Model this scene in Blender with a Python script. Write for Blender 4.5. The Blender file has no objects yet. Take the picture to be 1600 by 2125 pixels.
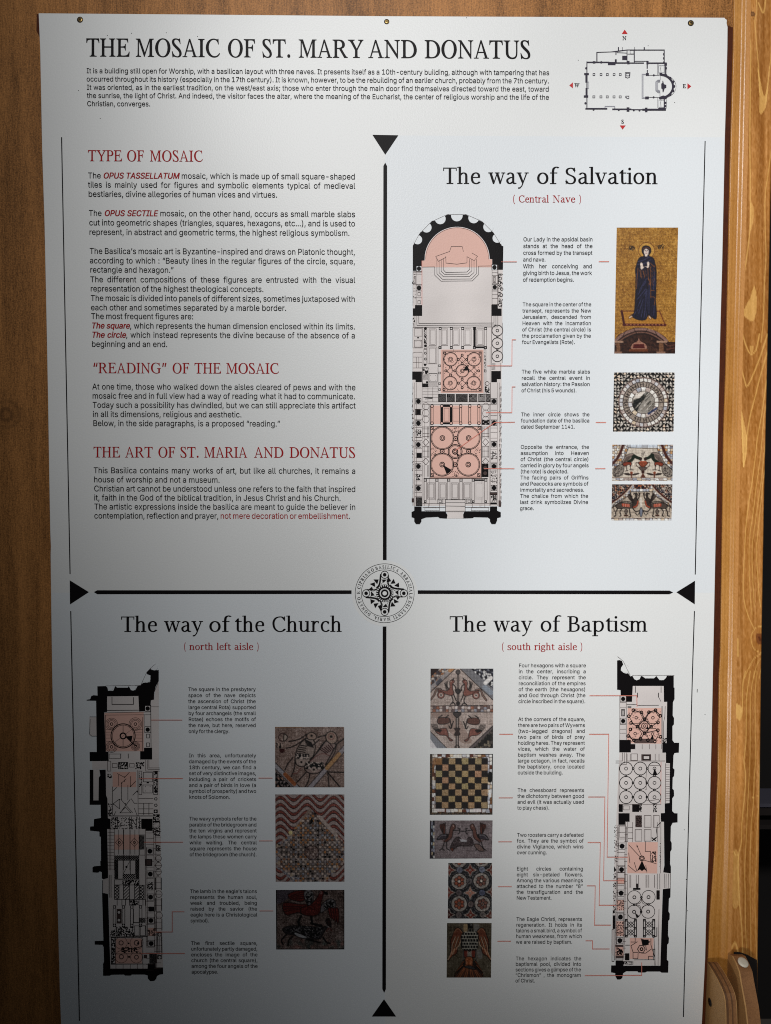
import bpy, bmesh, math, random
import numpy as np
from mathutils import Vector, Matrix
from mathutils.geometry import delaunay_2d_cdt

scene = bpy.context.scene
col = scene.collection
rng = np.random.default_rng(7)
random.seed(7)

# ------------------------------------------------------------------ camera
FPX, CX, CY = 1560.0, 800.0, 1062.5
def unit(v):
    v = np.array(v, float); return v / np.linalg.norm(v)
down = unit((-60.0, 29040.0, FPX))            # the wall's vertical, seen in camera axes (x right, y down, z forward)
right = np.array((0.99997, 0.0008, 0.0078)); right = unit(right - down * right.dot(down))
fwd = np.cross(right, down)
R = np.array([right, fwd, -down])             # camera axes -> world axes (x right, y into the wall, z up)
DIST = 1.13
ray0 = R @ np.array(((798 - CX) / FPX, (1229 - CY) / FPX, 1.0))
PANEL_Z = 1.35                                # height of the emblem above the floor
CAM = np.array((0.0, 0.0, PANEL_Z)) - ray0 * DIST
cam_data = bpy.data.cameras.new("camera")
cam = bpy.data.objects.new("camera", cam_data)
col.objects.link(cam)
cam_data.sensor_fit = 'VERTICAL'; cam_data.sensor_height = 24.0
cam_data.lens = 24.0 * FPX / 2125.0
cam_data.clip_start = 0.01; cam_data.clip_end = 50.0
xw, yw, zw = R @ np.array((1, 0, 0)), R @ np.array((0, -1, 0)), R @ np.array((0, 0, -1))
cam.matrix_world = Matrix(((xw[0], yw[0], zw[0], CAM[0]), (xw[1], yw[1], zw[1], CAM[1]),
                           (xw[2], yw[2], zw[2], CAM[2]), (0, 0, 0, 1)))
scene.camera = cam

def hit(px, py, depth=0.0):
    """measured position -> (x, z) on the upright plane y = depth (0 = printed face of the sheet)"""
    px = np.asarray(px, float); py = np.asarray(py, float)
    d = np.stack([(px - CX) / FPX, (py - CY) / FPX, np.ones_like(px)], -1) @ R.T
    t = (depth - CAM[1]) / d[..., 1]
    return CAM[0] + d[..., 0] * t, CAM[2] + d[..., 2] * t

# ------------------------------------------------------------------ world, lamps, exposure
world = bpy.data.worlds.new("World"); scene.world = world
world.use_nodes = True
world.node_tree.nodes['Background'].inputs[0].default_value = (0.88, 0.94, 1.0, 1)
world.node_tree.nodes['Background'].inputs[1].default_value = 0.058
scene.view_settings.view_transform = 'Standard'
scene.view_settings.look = 'None'
scene.view_settings.exposure = 0.0
scene.view_settings.gamma = 1.0
scene.cycles.use_denoising = False
scene.cycles.pixel_filter_type = 'BLACKMAN_HARRIS'; scene.cycles.filter_width = 1.05

def aim(o, loc, target):
    o.location = loc
    o.rotation_euler = (Vector(target) - Vector(loc)).to_track_quat('-Z', 'Y').to_euler()

def lamp(kind, name, loc, px, py, energy, color, **kw):
    l = bpy.data.lights.new(name, kind); l.energy = energy; l.color = color
    for k, v in kw.items(): setattr(l, k, v)
    o = bpy.data.objects.new(name, l); col.objects.link(o)
    x, z = hit(px, py); aim(o, loc, (float(x), 0.0, float(z)))
    return o
# daylight from the open side of the porch: a high pool of light and a lower one from the left
def dapple(o, scale, lo, hi):
    """uneven daylight: the beam is filtered, so it varies softly with direction"""
    l = o.data; l.use_nodes = True; N = l.node_tree.nodes; L = l.node_tree.links; em = N['Emission']
    tc = N.new('ShaderNodeTexCoord'); nz = N.new('ShaderNodeTexNoise'); nz.inputs['Scale'].default_value = scale; nz.inputs['Detail'].default_value = 1.0
    mr = N.new('ShaderNodeMapRange'); mr.inputs['From Min'].default_value = .36; mr.inputs['From Max'].default_value = .64
    mr.inputs['To Min'].default_value = lo; mr.inputs['To Max'].default_value = hi
    L.new(tc.outputs['Normal'], nz.inputs['Vector']); L.new(nz.outputs['Fac'], mr.inputs[0]); L.new(mr.outputs[0], em.inputs['Strength'])
k_ = lamp('SPOT', 'high_daylight', (-0.21, -2.298, PANEL_Z + 1.60), 800, 1062, 226, (1.0, .995, .985), spot_size=2 * .586, spot_blend=1.0, shadow_soft_size=.12)
aim(k_, k_.location, (.632, 0, PANEL_Z + .683)); dapple(k_, 9.0, .86, 1.12)
k_ = lamp('SPOT', 'low_daylight', (-0.453, -1.814, PANEL_Z - .792), 800, 1062, 92, (1.0, .99, .97), spot_size=2 * .433, spot_blend=1.0, shadow_soft_size=.10)
aim(k_, k_.location, (.886, 0, PANEL_Z + .151)); dapple(k_, 8.0, .92, 1.1)


# ------------------------------------------------------------------ helpers
def tag(o, label=None, cat=None, group=None, kind=None):
    if label: o['label'] = label
    if cat: o['category'] = cat
    if group: o['group'] = group
    if kind: o['kind'] = kind
    return o
def empty(name, loc):
    o = bpy.data.objects.new(name, None); o.empty_display_size = 0.05
    col.objects.link(o); o.location = loc
    return o
def link_mesh(name, verts, faces, mats, parent=None, mat_ids=None, smooth=False):
    me = bpy.data.meshes.new(name)
    me.from_pydata([tuple(map(float, v)) for v in verts], [], [tuple(map(int, f)) for f in faces])
    for m in mats: me.materials.append(m)
    if mat_ids is not None: me.polygons.foreach_set('material_index', np.asarray(mat_ids, np.int32))
    if smooth: me.polygons.foreach_set('use_smooth', np.ones(len(me.polygons), bool))
    me.update()
    o = bpy.data.objects.new(name, me); col.objects.link(o)
    if parent is not None: o.parent = parent
    return o
def srgb(c):
    c = np.asarray(c, float) / 255.0
    return np.where(c <= 0.04045, c / 12.92, ((c + 0.055) / 1.055) ** 2.4)

# ------------------------------------------------------------------ materials
def mat(name):
    m = bpy.data.materials.new(name); m.use_nodes = True
    return m, m.node_tree.nodes, m.node_tree.links, m.node_tree.nodes['Principled BSDF']
def add(nodes, t, **kw):
    n = nodes.new(t)
    for k, v in kw.items(): setattr(n, k, v)
    return n
def fine_bump(nodes, links, bsdf, scale, strength, dist=0.0004, detail=3.0, stretch=(1, 1, 1)):
    tc = add(nodes, 'ShaderNodeTexCoord'); mp = add(nodes, 'ShaderNodeMapping')
    mp.inputs['Scale'].default_value = stretch
    nz = add(nodes, 'ShaderNodeTexNoise'); nz.inputs['Scale'].default_value = scale; nz.inputs['Detail'].default_value = detail
    bp = add(nodes, 'ShaderNodeBump'); bp.inputs['Strength'].default_value = strength; bp.inputs['Distance'].default_value = dist
    links.new(tc.outputs['Object'], mp.inputs[0]); links.new(mp.outputs[0], nz.inputs['Vector'])
    links.new(nz.outputs['Fac'], bp.inputs['Height']); links.new(bp.outputs[0], bsdf.inputs['Normal'])
    return mp, nz
def print_mat(name, rgb, rough=0.42, spec=0.4, bump=0.2, blotch=0.0):
    """ink or laminate on the sheet: satin, with the fine orange peel of the laminate"""
    m, N, L, b = mat(name)
    tc = add(N, 'ShaderNodeTexCoord')
    nz = add(N, 'ShaderNodeTexNoise'); nz.inputs['Scale'].default_value = 420.0; nz.inputs['Detail'].default_value = 2.0
    mr = add(N, 'ShaderNodeMapRange'); mr.inputs['To Min'].default_value = 0.94; mr.inputs['To Max'].default_value = 1.06
    mx = add(N, 'ShaderNodeMix', data_type='RGBA', blend_type='MULTIPLY'); mx.inputs[0].default_value = 1.0
    mx.inputs[6].default_value = (*srgb(rgb), 1)
    L.new(tc.outputs['Object'], nz.inputs['Vector']); L.new(nz.outputs['Fac'], mr.inputs[0])
    fac = mr.outputs[0]
    if blotch:                                       # uneven tone of the scanned drawing
        n2 = add(N, 'ShaderNodeTexNoise'); n2.inputs['Scale'].default_value = 11.0; n2.inputs['Detail'].default_value = 2.0
        r2 = add(N, 'ShaderNodeMapRange'); r2.inputs['From Min'].default_value = .3; r2.inputs['From Max'].default_value = .7
        r2.inputs['To Min'].default_value = 1 - blotch; r2.inputs['To Max'].default_value = 1 + blotch * .4
        mu = add(N, 'ShaderNodeMath', operation='MULTIPLY'); L.new(tc.outputs['Object'], n2.inputs['Vector']); L.new(n2.outputs['Fac'], r2.inputs[0])
        L.new(r2.outputs[0], mu.inputs[0]); L.new(fac, mu.inputs[1]); fac = mu.outputs[0]
    L.new(fac, mx.inputs[7]); L.new(mx.outputs[2], b.inputs['Base Color'])
    b.inputs['Roughness'].default_value = rough; b.inputs['Specular IOR Level'].default_value = spec
    bp = add(N, 'ShaderNodeBump'); bp.inputs['Strength'].default_value = bump; bp.inputs['Distance'].default_value = 0.0006
    L.new(nz.outputs['Fac'], bp.inputs['Height']); L.new(bp.outputs[0], b.inputs['Normal'])
    return m
M_WARM = print_mat('laminate_warm_white', (228, 229, 228))
M_COOL = print_mat('laminate_cool_white', (224, 228, 231))
M_INK = print_mat('ink_black', (15, 12, 14), 0.5, 0.10)
M_GREY = print_mat('ink_grey', (20, 19, 22), 0.5, 0.10)
M_RED = print_mat('ink_red', (160, 22, 26), 0.5, 0.10)
M_LINE = print_mat('ink_coral', (214, 128, 112), 0.42, 0.35)
M_PINK = print_mat('ink_pink', (224, 180, 166), 0.45, 0.25)
M_PAPER = print_mat('scan_paper', (221, 213, 210), 0.45, 0.3, blotch=.14)
M_SOFT = print_mat('ink_soft_brown', (74, 60, 58), 0.5, 0.15)
M_PLAN = print_mat('ink_plan_blue_black', (56, 52, 64), 0.5, 0.15)
M_RAIL = print_mat('ink_plan_grey', (150, 150, 158), 0.42, 0.35)
M_ARROW = print_mat('ink_bright_red', (190, 38, 40), 0.42, 0.35)
M_EDGE, _, _, _b = mat('sheet_edge_white'); _b.inputs['Base Color'].default_value = (.82, .82, .8, 1); _b.inputs['Roughness'].default_value = .35
def attr_mat(name, attribute, rough, bump_scale, bump, noise_amt, stretch=(1, 1, 1), spec=0.5):
    m, N, L, b = mat(name)
    at = add(N, 'ShaderNodeAttribute', attribute_name=attribute)
    tc = add(N, 'ShaderNodeTexCoord'); mp = add(N, 'ShaderNodeMapping'); mp.inputs['Scale'].default_value = stretch
    nz = add(N, 'ShaderNodeTexNoise'); nz.inputs['Scale'].default_value = bump_scale; nz.inputs['Detail'].default_value = 4.0
    mr = add(N, 'ShaderNodeMapRange'); mr.inputs['From Min'].default_value = .25; mr.inputs['From Max'].default_value = .75
    mr.inputs['To Min'].default_value = 1 - noise_amt; mr.inputs['To Max'].default_value = 1 + noise_amt
    mx = add(N, 'ShaderNodeMix', data_type='RGBA', blend_type='MULTIPLY'); mx.inputs[0].default_value = 1.0
    L.new(tc.outputs['Object'], mp.inputs[0]); L.new(mp.outputs[0], nz.inputs['Vector']); L.new(nz.outputs['Fac'], mr.inputs[0])
    L.new(at.outputs['Color'], mx.inputs[6]); L.new(mr.outputs[0], mx.inputs[7]); L.new(mx.outputs[2], b.inputs['Base Color'])
    bp = add(N, 'ShaderNodeBump'); bp.inputs['Strength'].default_value = bump; bp.inputs['Distance'].default_value = .0006
    L.new(nz.outputs['Fac'], bp.inputs['Height']); L.new(bp.outputs[0], b.inputs['Normal'])
    b.inputs['Roughness'].default_value = rough; b.inputs['Specular IOR Level'].default_value = spec
    return m
M_PHOTO = attr_mat('printed_picture', 'print', 0.4, 420, 0.1, 0.03)

def wood_mat(name, dark, light, scale, stretch, rough=.45, knots=(), pore=0.5, coat=0.0, spec=.3, speck=620, bump=.25):
    m, N, L, b = mat(name)
    tc = add(N, 'ShaderNodeTexCoord'); mp = add(N, 'ShaderNodeMapping'); mp.inputs['Scale'].default_value = stretch
    L.new(tc.outputs['Object'], mp.inputs[0])
    big = add(N, 'ShaderNodeTexNoise'); big.inputs['Scale'].default_value = scale; big.inputs['Detail'].default_value = 5; big.inputs['Distortion'].default_value = .6
    fib = add(N, 'ShaderNodeTexNoise'); fib.inputs['Scale'].default_value = scale * 26; fib.inputs['Detail'].default_value = 3
    L.new(mp.outputs[0], big.inputs['Vector']); L.new(mp.outputs[0], fib.inputs['Vector'])
    spk = add(N, 'ShaderNodeTexNoise'); spk.inputs['Scale'].default_value = speck; spk.inputs['Detail'].default_value = 2
    L.new(tc.outputs['Object'], spk.inputs['Vector'])
    m1 = add(N, 'ShaderNodeMath', operation='MULTIPLY'); m1.inputs[1].default_value = .5; L.new(fib.outputs['Fac'], m1.inputs[0])
    m2 = add(N, 'ShaderNodeMath', operation='MULTIPLY_ADD'); m2.inputs[1].default_value = .75; L.new(big.outputs['Fac'], m2.inputs[0]); L.new(m1.outputs[0], m2.inputs[2])
    m3 = add(N, 'ShaderNodeMath', operation='MULTIPLY_ADD'); m3.inputs[1].default_value = pore; L.new(spk.outputs['Fac'], m3.inputs[0]); L.new(m2.outputs[0], m3.inputs[2])
    mr = add(N, 'ShaderNodeMapRange'); c0 = .625 + pore * .5
    mr.inputs['From Min'].default_value = c0 - .26; mr.inputs['From Max'].default_value = c0 + .26; L.new(m3.outputs[0], mr.inputs[0])
    mx = add(N, 'ShaderNodeMix', data_type='RGBA'); mx.inputs[6].default_value = (*srgb(dark), 1); mx.inputs[7].default_value = (*srgb(light), 1)
    L.new(mr.outputs[0], mx.inputs[0]); last = mx.outputs[2]
    for (kx, kz, kr, sx) in knots:                    # rings of a knot round (kx, kz) on the wall's face
        mk = add(N, 'ShaderNodeMapping', vector_type='POINT'); mk.inputs['Location'].default_value = (-kx * sx, 0, -kz); mk.inputs['Scale'].default_value = (sx, 0, 1)
        L.new(tc.outputs['Object'], mk.inputs[0])
        wob = add(N, 'ShaderNodeTexNoise'); wob.inputs['Scale'].default_value = 60; L.new(tc.outputs['Object'], wob.inputs['Vector'])
        ln = add(N, 'ShaderNodeVectorMath', operation='LENGTH'); L.new(mk.outputs[0], ln.inputs[0])
        ad = add(N, 'ShaderNodeMath', operation='MULTIPLY_ADD'); ad.inputs[1].default_value = .006; L.new(wob.outputs['Fac'], ad.inputs[0]); L.new(ln.outputs['Value'], ad.inputs[2])
        sn = add(N, 'ShaderNodeMath', operation='MULTIPLY'); sn.inputs[1].default_value = 6.283 * 2.4 / kr; L.new(ad.outputs[0], sn.inputs[0])
        cs = add(N, 'ShaderNodeMath', operation='COSINE'); L.new(sn.outputs[0], cs.inputs[0])
        fall = add(N, 'ShaderNodeMapRange'); fall.inputs['From Min'].default_value = kr * .35; fall.inputs['From Max'].default_value = kr * 1.35
        fall.inputs['To Min'].default_value = .62; fall.inputs['To Max'].default_value = 0; L.new(ad.outputs[0], fall.inputs[0])
        w = add(N, 'ShaderNodeMath', operation='MULTIPLY_ADD'); w.inputs[1].default_value = .35; w.inputs[2].default_value = .65; L.new(cs.outputs[0], w.inputs[0])
        w2 = add(N, 'ShaderNodeMath', operation='MULTIPLY'); L.new(w.outputs[0], w2.inputs[0]); L.new(fall.outputs[0], w2.inputs[1])
        mk2 = add(N, 'ShaderNodeMix', data_type='RGBA'); mk2.inputs[7].default_value = (*(srgb(dark) * .35), 1)
        L.new(w2.outputs[0], mk2.inputs[0]); L.new(last, mk2.inputs[6]); last = mk2.outputs[2]
    L.new(last, b.inputs['Base Color'])
    bp = add(N, 'ShaderNodeBump'); bp.inputs['Strength'].default_value = bump; bp.inputs['Distance'].default_value = .0006
    L.new(m3.outputs[0], bp.inputs['Height']); L.new(bp.outputs[0], b.inputs['Normal'])
    b.inputs['Roughness'].default_value = rough; b.inputs['Specular IOR Level'].default_value = spec; b.inputs['Coat Weight'].default_value = coat; b.inputs['Coat Roughness'].default_value = .3
    return m
def plain_mat(name, rgb, rough=.5, metal=0.0, bump=0.0, scale=200):
    m, N, L, b = mat(name)
    b.inputs['Base Color'].default_value = (*srgb(rgb), 1); b.inputs['Roughness'].default_value = rough; b.inputs['Metallic'].default_value = metal
    if bump: fine_bump(N, L, b, scale, bump)
    return m

# ------------------------------------------------------------------ the information panel and its print tools
panel = tag(empty('information_panel', (0, 0, PANEL_Z)), 'tall white printed panel about the mosaic of a basilica, screwed to the brown wooden wall', 'sign')
def P3(px, py, lift):
    x, z = hit(px, py); return np.stack([x, np.full_like(x, -lift), z - PANEL_Z], -1)

class Print:
    """flat print collected in the sheet's own layers, one mesh part; each layer lies 0.14 mm above the last, each stroke a hair above its neighbour"""
    def __init__(self, ox=0.0, oy=0.0, s=1.0):
        self.o = (ox, oy); self.s = s; self.V = []; self.F = []; self.M = []; self.mats = []; self.n = 0
    def px(self, pts):
        a = np.asarray(pts, float).reshape(-1, 2)
        return np.stack([self.o[0] + a[:, 0] / self.s, self.o[1] + a[:, 1] / self.s], -1)
    def raw(self, P, faces, m, layer):
        if m not in self.mats: self.mats.append(m)
        self.V.append(P3(P[:, 0], P[:, 1], 0.00010 + 0.00014 * layer + 2e-6 * (len(self.V) % 64)))
        self.F += [tuple(int(i) + self.n for i in f) for f in faces]; self.M += [self.mats.index(m)] * len(faces)
        self.n += len(P)
    def poly(self, pts, m=None, layer=3):
        P = self.px(pts)
        r = delaunay_2d_cdt([Vector(p) for p in P], [(i, (i + 1) % len(P)) for i in range(len(P))], [], 0, 1e-5)
        V = np.array([tuple(v) for v in r[0]]); F = [f for f in r[2] if wind(V[list(f)].mean(0), [P]) % 2]
        if F: self.raw(V, F, m or M_INK, layer)
    def rect(self, x0, y0, x1, y1, m=None, layer=1):
        self.raw(self.px([(x0, y0), (x1, y0), (x1, y1), (x0, y1)]), [(0, 1, 2, 3)], m or M_INK, layer)
    def line(self, pts, w=1.2, m=None, layer=3, closed=False):      # w in photograph pixels
        P = self.px(pts); n = len(P)
        if n < 2: return
        seg = range(n if closed else n - 1); L, Rr = [], []
        for i in range(n):
            a = P[(i - 1) % n] if (i or closed) else P[i]; b = P[(i + 1) % n] if (i < n - 1 or closed) else P[i]
            d0 = P[i] - a; d1 = b - P[i]
            d0 = d0 / (np.linalg.norm(d0) + 1e-9); d1 = d1 / (np.linalg.norm(d1) + 1e-9)
            t = d0 + d1; l = np.linalg.norm(t)
            t = t / l if l > 1e-6 else d1
            nrm = np.array((-t[1], t[0])); c = max(.35, abs(nrm.dot(np.array((-d1[1], d1[0])))) if np.linalg.norm(d1) > 0.5 else 1.0)
            if not closed and i in (0, n - 1): c = 1.0
            L.append(P[i] + nrm * w / 2 / c); Rr.append(P[i] - nrm * w / 2 / c)
        self.raw(np.array(L + Rr), [(i, (i + 1) % n, n + (i + 1) % n, n + i) for i in seg], m or M_INK, layer)
    def box(self, x0, y0, x1, y1, w=1.0, m=None, layer=3):
        self.line([(x0, y0), (x1, y0), (x1, y1), (x0, y1)], w, m, layer, True)
    def ring(self, cx, cy, r, w=1.0, m=None, layer=3, n=36, ry=None, a0=0, a1=360):
        full = abs(a1 - a0) >= 360; k = n if full else n + 1
        a = np.radians(a0 + (a1 - a0) * np.arange(k) / n)
        self.line(np.stack([cx + r * np.cos(a), cy + (ry or r) * np.sin(a)], -1), w, m, layer, full)
    def disc(self, cx, cy, r, m=None, layer=4, n=24, ry=None, a0=0, a1=360):
        a = np.radians(a0 + (a1 - a0) * np.arange(n + (a1 - a0 < 360)) / n)
        self.raw(self.px(np.stack([cx + r * np.cos(a), cy + (ry or r) * np.sin(a)], -1)), [tuple(range(len(a)))], m or M_INK, layer)
    def hatch(self, x0, y0, x1, y1, step, w=.7, m=None, layer=3, cross=False, ang=1):
        for k in np.arange(x0 - (y1 - y0), x1, step):
            for sgn in ((1, -1) if cross else (ang,)):
                a, b = max(x0, k), min(x1, k + (y1 - y0))
                if b - a < 1: continue
                ya, yb = (y1 - (a - k), y1 - (b - k)) if sgn > 0 else (y0 + (a - k), y0 + (b - k))
                self.line([(a, ya), (b, yb)], w, m, layer)
    def specks(self, x0, y0, x1, y1, n, w=.8, ln=9, m=None, layer=3):
        for _ in range(n):
            x, y, a = random.uniform(x0, x1), random.uniform(y0, y1), random.uniform(0, 6.28)
            l = ln * random.uniform(.4, 1)
            p = [(min(max(x + t * l * math.cos(a + t), x0), x1), min(max(y + t * l * math.sin(a + t), y0), y1)) for t in (-.5, .1, .5)]
            self.line(p, w, m, layer)
    def build(self, name, parent=None, label=None):
        if not self.V: return None
        o = link_mesh(name, np.concatenate(self.V), self.F, self.mats, parent if parent is not None else panel, self.M)
        if label: o['label'] = label
        return o

def wind(p, contours):
    w = 0
    for C in contours:
        A = C; B = np.roll(C, -1, 0)
        up = (A[:, 1] <= p[1]) & (B[:, 1] > p[1]); dn = (A[:, 1] > p[1]) & (B[:, 1] <= p[1])
        cr = (B[:, 0] - A[:, 0]) * (p[1] - A[:, 1]) - (p[0] - A[:, 0]) * (B[:, 1] - A[:, 1])
        w += int((up & (cr > 0)).sum()) - int((dn & (cr < 0)).sum())
    return w
def fill(contours):
    """triangles of the non-zero union of closed outlines"""
    V, E = [], []
    for C in contours:
        n0 = len(V); V += [Vector(p) for p in C]; E += [(n0 + i, n0 + (i + 1) % len(C)) for i in range(len(C))]
    r = delaunay_2d_cdt(V, E, [], 0, 1e-4)
    P = np.array([tuple(v) for v in r[0]])
    F = [f for f in r[2] if wind(P[list(f)].mean(0), contours) != 0]
    return P, F

# ---- letter outlines: a plain grotesque, roman capitals, and a slab roman drawn with a broad pen
import os
FONT_DIR = os.path.join(bpy.utils.resource_path('LOCAL'), 'datafiles', 'fonts')
def blender_font(filename):
    """one of the typefaces that ship inside Blender; the built-in one if it is not there"""
    try: return bpy.data.fonts.load(os.path.join(FONT_DIR, filename), check_existing=True)
    except Exception: return None
def outlines(font, text):
    c = bpy.data.curves.new('letter', 'FONT'); c.body = text
    if font: c.font = font
    o = bpy.data.objects.new('letter', c); col.objects.link(o)
    dg = bpy.context.evaluated_depsgraph_get(); cv = o.evaluated_get(dg).to_curve(dg); res = []
    for s in cv.splines:
        b = s.bezier_points; n = len(b); P = []
        for i in range(n):
            p, q = b[i], b[(i + 1) % n]; p0, p1, p2, p3 = p.co, p.handle_right, q.handle_left, q.co
            d = p3 - p0; L = d.length; dev = max(abs((h - p0).cross(d).z) / L for h in (p1, p2)) if L > 1e-6 else 0
            k = 1 if dev < .004 else (2 if dev < .02 else (3 if dev < .07 else 5))
            for j in range(k):
                t = j / k; v = p0 * (1 - t) ** 3 + p1 * 3 * t * (1 - t) ** 2 + p2 * 3 * t * t * (1 - t) + p3 * t ** 3; P.append((v.x, v.y))
        res.append(np.array(P))
    bpy.data.objects.remove(o); bpy.data.curves.remove(c)
    return res
def typeface(font, chars, char_of, slant):
    """{letter: (advance, closed outlines)} with a cap height of 700, uprighted by the slant"""
    mark = char_of('I'); M0 = outlines(font, mark); nm = len(M0); mx0 = max(C[:, 0].max() for C in M0)
    cap = max(C[:, 1].max() for C in M0); u = 700.0 / cap; out = {}
    for ch in chars:
        S = outlines(font, char_of(ch) + mark); adv = max(C[:, 0].max() for C in S[-nm:]) - mx0
        out[ch] = (adv * u, [np.stack([(C[:, 0] - slant * C[:, 1]) * u, C[:, 1] * u], -1) for C in S[:-nm]])
    return out
def fatten(contours, d, dy=None):
    res = []
    for C in contours:
        P = C - np.roll(C, 1, 0); Q = np.roll(C, -1, 0) - C
        P = P / (np.linalg.norm(P, axis=1)[:, None] + 1e-9); Q = Q / (np.linalg.norm(Q, axis=1)[:, None] + 1e-9)
        T = P + Q; T = T / (np.linalg.norm(T, axis=1)[:, None] + 1e-6)
        Nn = np.stack([T[:, 1], -T[:, 0]], -1); res.append(C + Nn * np.array((d, dy if dy is not None else d)) * OUT)
    return res
OUT = 1.0
class Face:
    def __init__(self, glyphs, d=0, dy=None, shear=0.0, xs=1.0, space=250):
        self.g = glyphs; self.d = d; self.dy = dy; self.shear = shear; self.xs = xs; self.cache = {}; self.space = space
    def adv(self, c): return self.space if c == ' ' else self.g[c][0] * self.xs
    def tri(self, c):
        if c not in self.cache:
            S = [s.copy() for s in self.g[c][1]]
            area = sum(float(np.sum(s[:, 0] * np.roll(s[:, 1], -1) - np.roll(s[:, 0], -1) * s[:, 1])) for s in S)
            if area < 0: S = [s[::-1] for s in S]                  # outer outlines counter-clockwise
            if c == 'A' and len(S) == 5: S = [ccw(s) for s in S]
            if self.d: S = fatten(S, self.d, self.dy)
            P, F = fill(S)
            P = P.copy(); P[:, 0] = P[:, 0] * self.xs + P[:, 1] * self.shear
            self.cache[c] = (P, F)
        return self.cache[c]
UPPER = 'ABCDEFGHIJKLMNOPQRSTUVWXYZ'
LETTERS = UPPER + UPPER.lower() + '0123456789' + "()“”’.,;:'/-"
_math = blender_font('NotoSansMath-Regular.woff2')
SANS_G = typeface(blender_font('Inter.woff2'), LETTERS, lambda c: c, 0.0)
ROMAN_G = typeface(_math, UPPER, (lambda c: chr(0x1D434 + ord(c) - 65)) if _math else (lambda c: c), 0.2688 if _math else 0.0)
ROUND = {'O': 34, 'C': 34, 'Q': 34, 'G': 34, 'S': 40, 'D': 30, 'A': 2, 'V': 2, 'W': 2, 'Y': 2, 'T': 14, 'L': 22, 'P': 26, 'R': 22, 'F': 22}
for _c, (_a, _S) in list(ROMAN_G.items()):                 # even side bearings now that the letters stand upright
    x0, x1 = min(C[:, 0].min() for C in _S), max(C[:, 0].max() for C in _S); b_ = ROUND.get(_c, 24)
    ROMAN_G[_c] = (x1 - x0 + b_ + (b_ if _c not in 'LPRF' else 8), [C - np.array((x0 - b_, 0)) for C in _S])
ROMAN_G['A'] = (690, [np.array(q, float) for q in ([(300, 700), (352, 700), (618, 15), (515, 15)], [(300, 700), (335, 640), (128, 12), (84, 12)], [(160, 218), (470, 218), (470, 252), (160, 252)],
    [(10, 0), (215, 0), (215, 24), (10, 24)], [(440, 0), (682, 0), (682, 24), (440, 24)])]) if _math else ROMAN_G['A']
ROMAN_G["'"] = SANS_G['’']; ROMAN_G['“'] = SANS_G['“']; ROMAN_G['”'] = SANS_G['”']; ROMAN_G['.'] = SANS_G['.']; ROMAN_G[','] = SANS_G[',']

def cat(pts, closed=False, k=6):
    P = [np.array(p, float) for p in pts]; n = len(P); out = []
    for i in range(n if closed else n - 1):
        p1, p2 = P[i], P[(i + 1) % n]
        p0 = P[(i - 1) % n] if (i or closed) else 2 * p1 - p2; p3 = P[(i + 2) % n] if (i + 2 < n or closed) else 2 * p2 - p1
        for j in range(k):
            t = j / k
            out.append(.5 * (2 * p1 + (p2 - p0) * t + (2 * p0 - 5 * p1 + 4 * p2 - p3) * t * t + (3 * p1 - p0 - 3 * p2 + p3) * t ** 3))
    if not closed: out.append(P[-1])
    return np.array(out)
PEN = (47.0, 22.0)
def pen(pts, closed=False, pw=PEN):
    C = cat(pts, closed); T = (np.roll(C, -1, 0) - np.roll(C, 1, 0)) if closed else np.gradient(C, axis=0)
    N_ = np.stack([T[:, 1], -T[:, 0]], -1); a, b = pw
    off = N_ * np.array((a * a, b * b)); off = off / (np.sqrt((N_[:, 0] * a) ** 2 + (N_[:, 1] * b) ** 2)[:, None] + 1e-9)
    if closed: return [C + off, (C - off)[::-1]]
    return [np.concatenate([C + off, (C - off)[::-1]])]
def ccw(C):
    C = np.asarray(C, float)
    return C if np.sum(C[:, 0] * np.roll(C[:, 1], -1) - np.roll(C[:, 0], -1) * C[:, 1]) > 0 else C[::-1]
def bxs(*rs): return [np.array([(a, c), (b, c), (b, d), (a, d)], float) for a, b, c, d in rs]
def ell(cx, cy, rx, ry): return [(cx + rx * math.cos(t), cy + ry * math.sin(t)) for t in np.linspace(0, 2 * math.pi, 12, endpoint=False)]
def dotp(cx, cy, r): return [np.array([(cx + r * math.cos(t), cy + r * math.sin(t)) for t in np.linspace(0, 2 * math.pi, 14, endpoint=False)])]
def pl(*p): return [np.array(p, float)]
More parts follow.
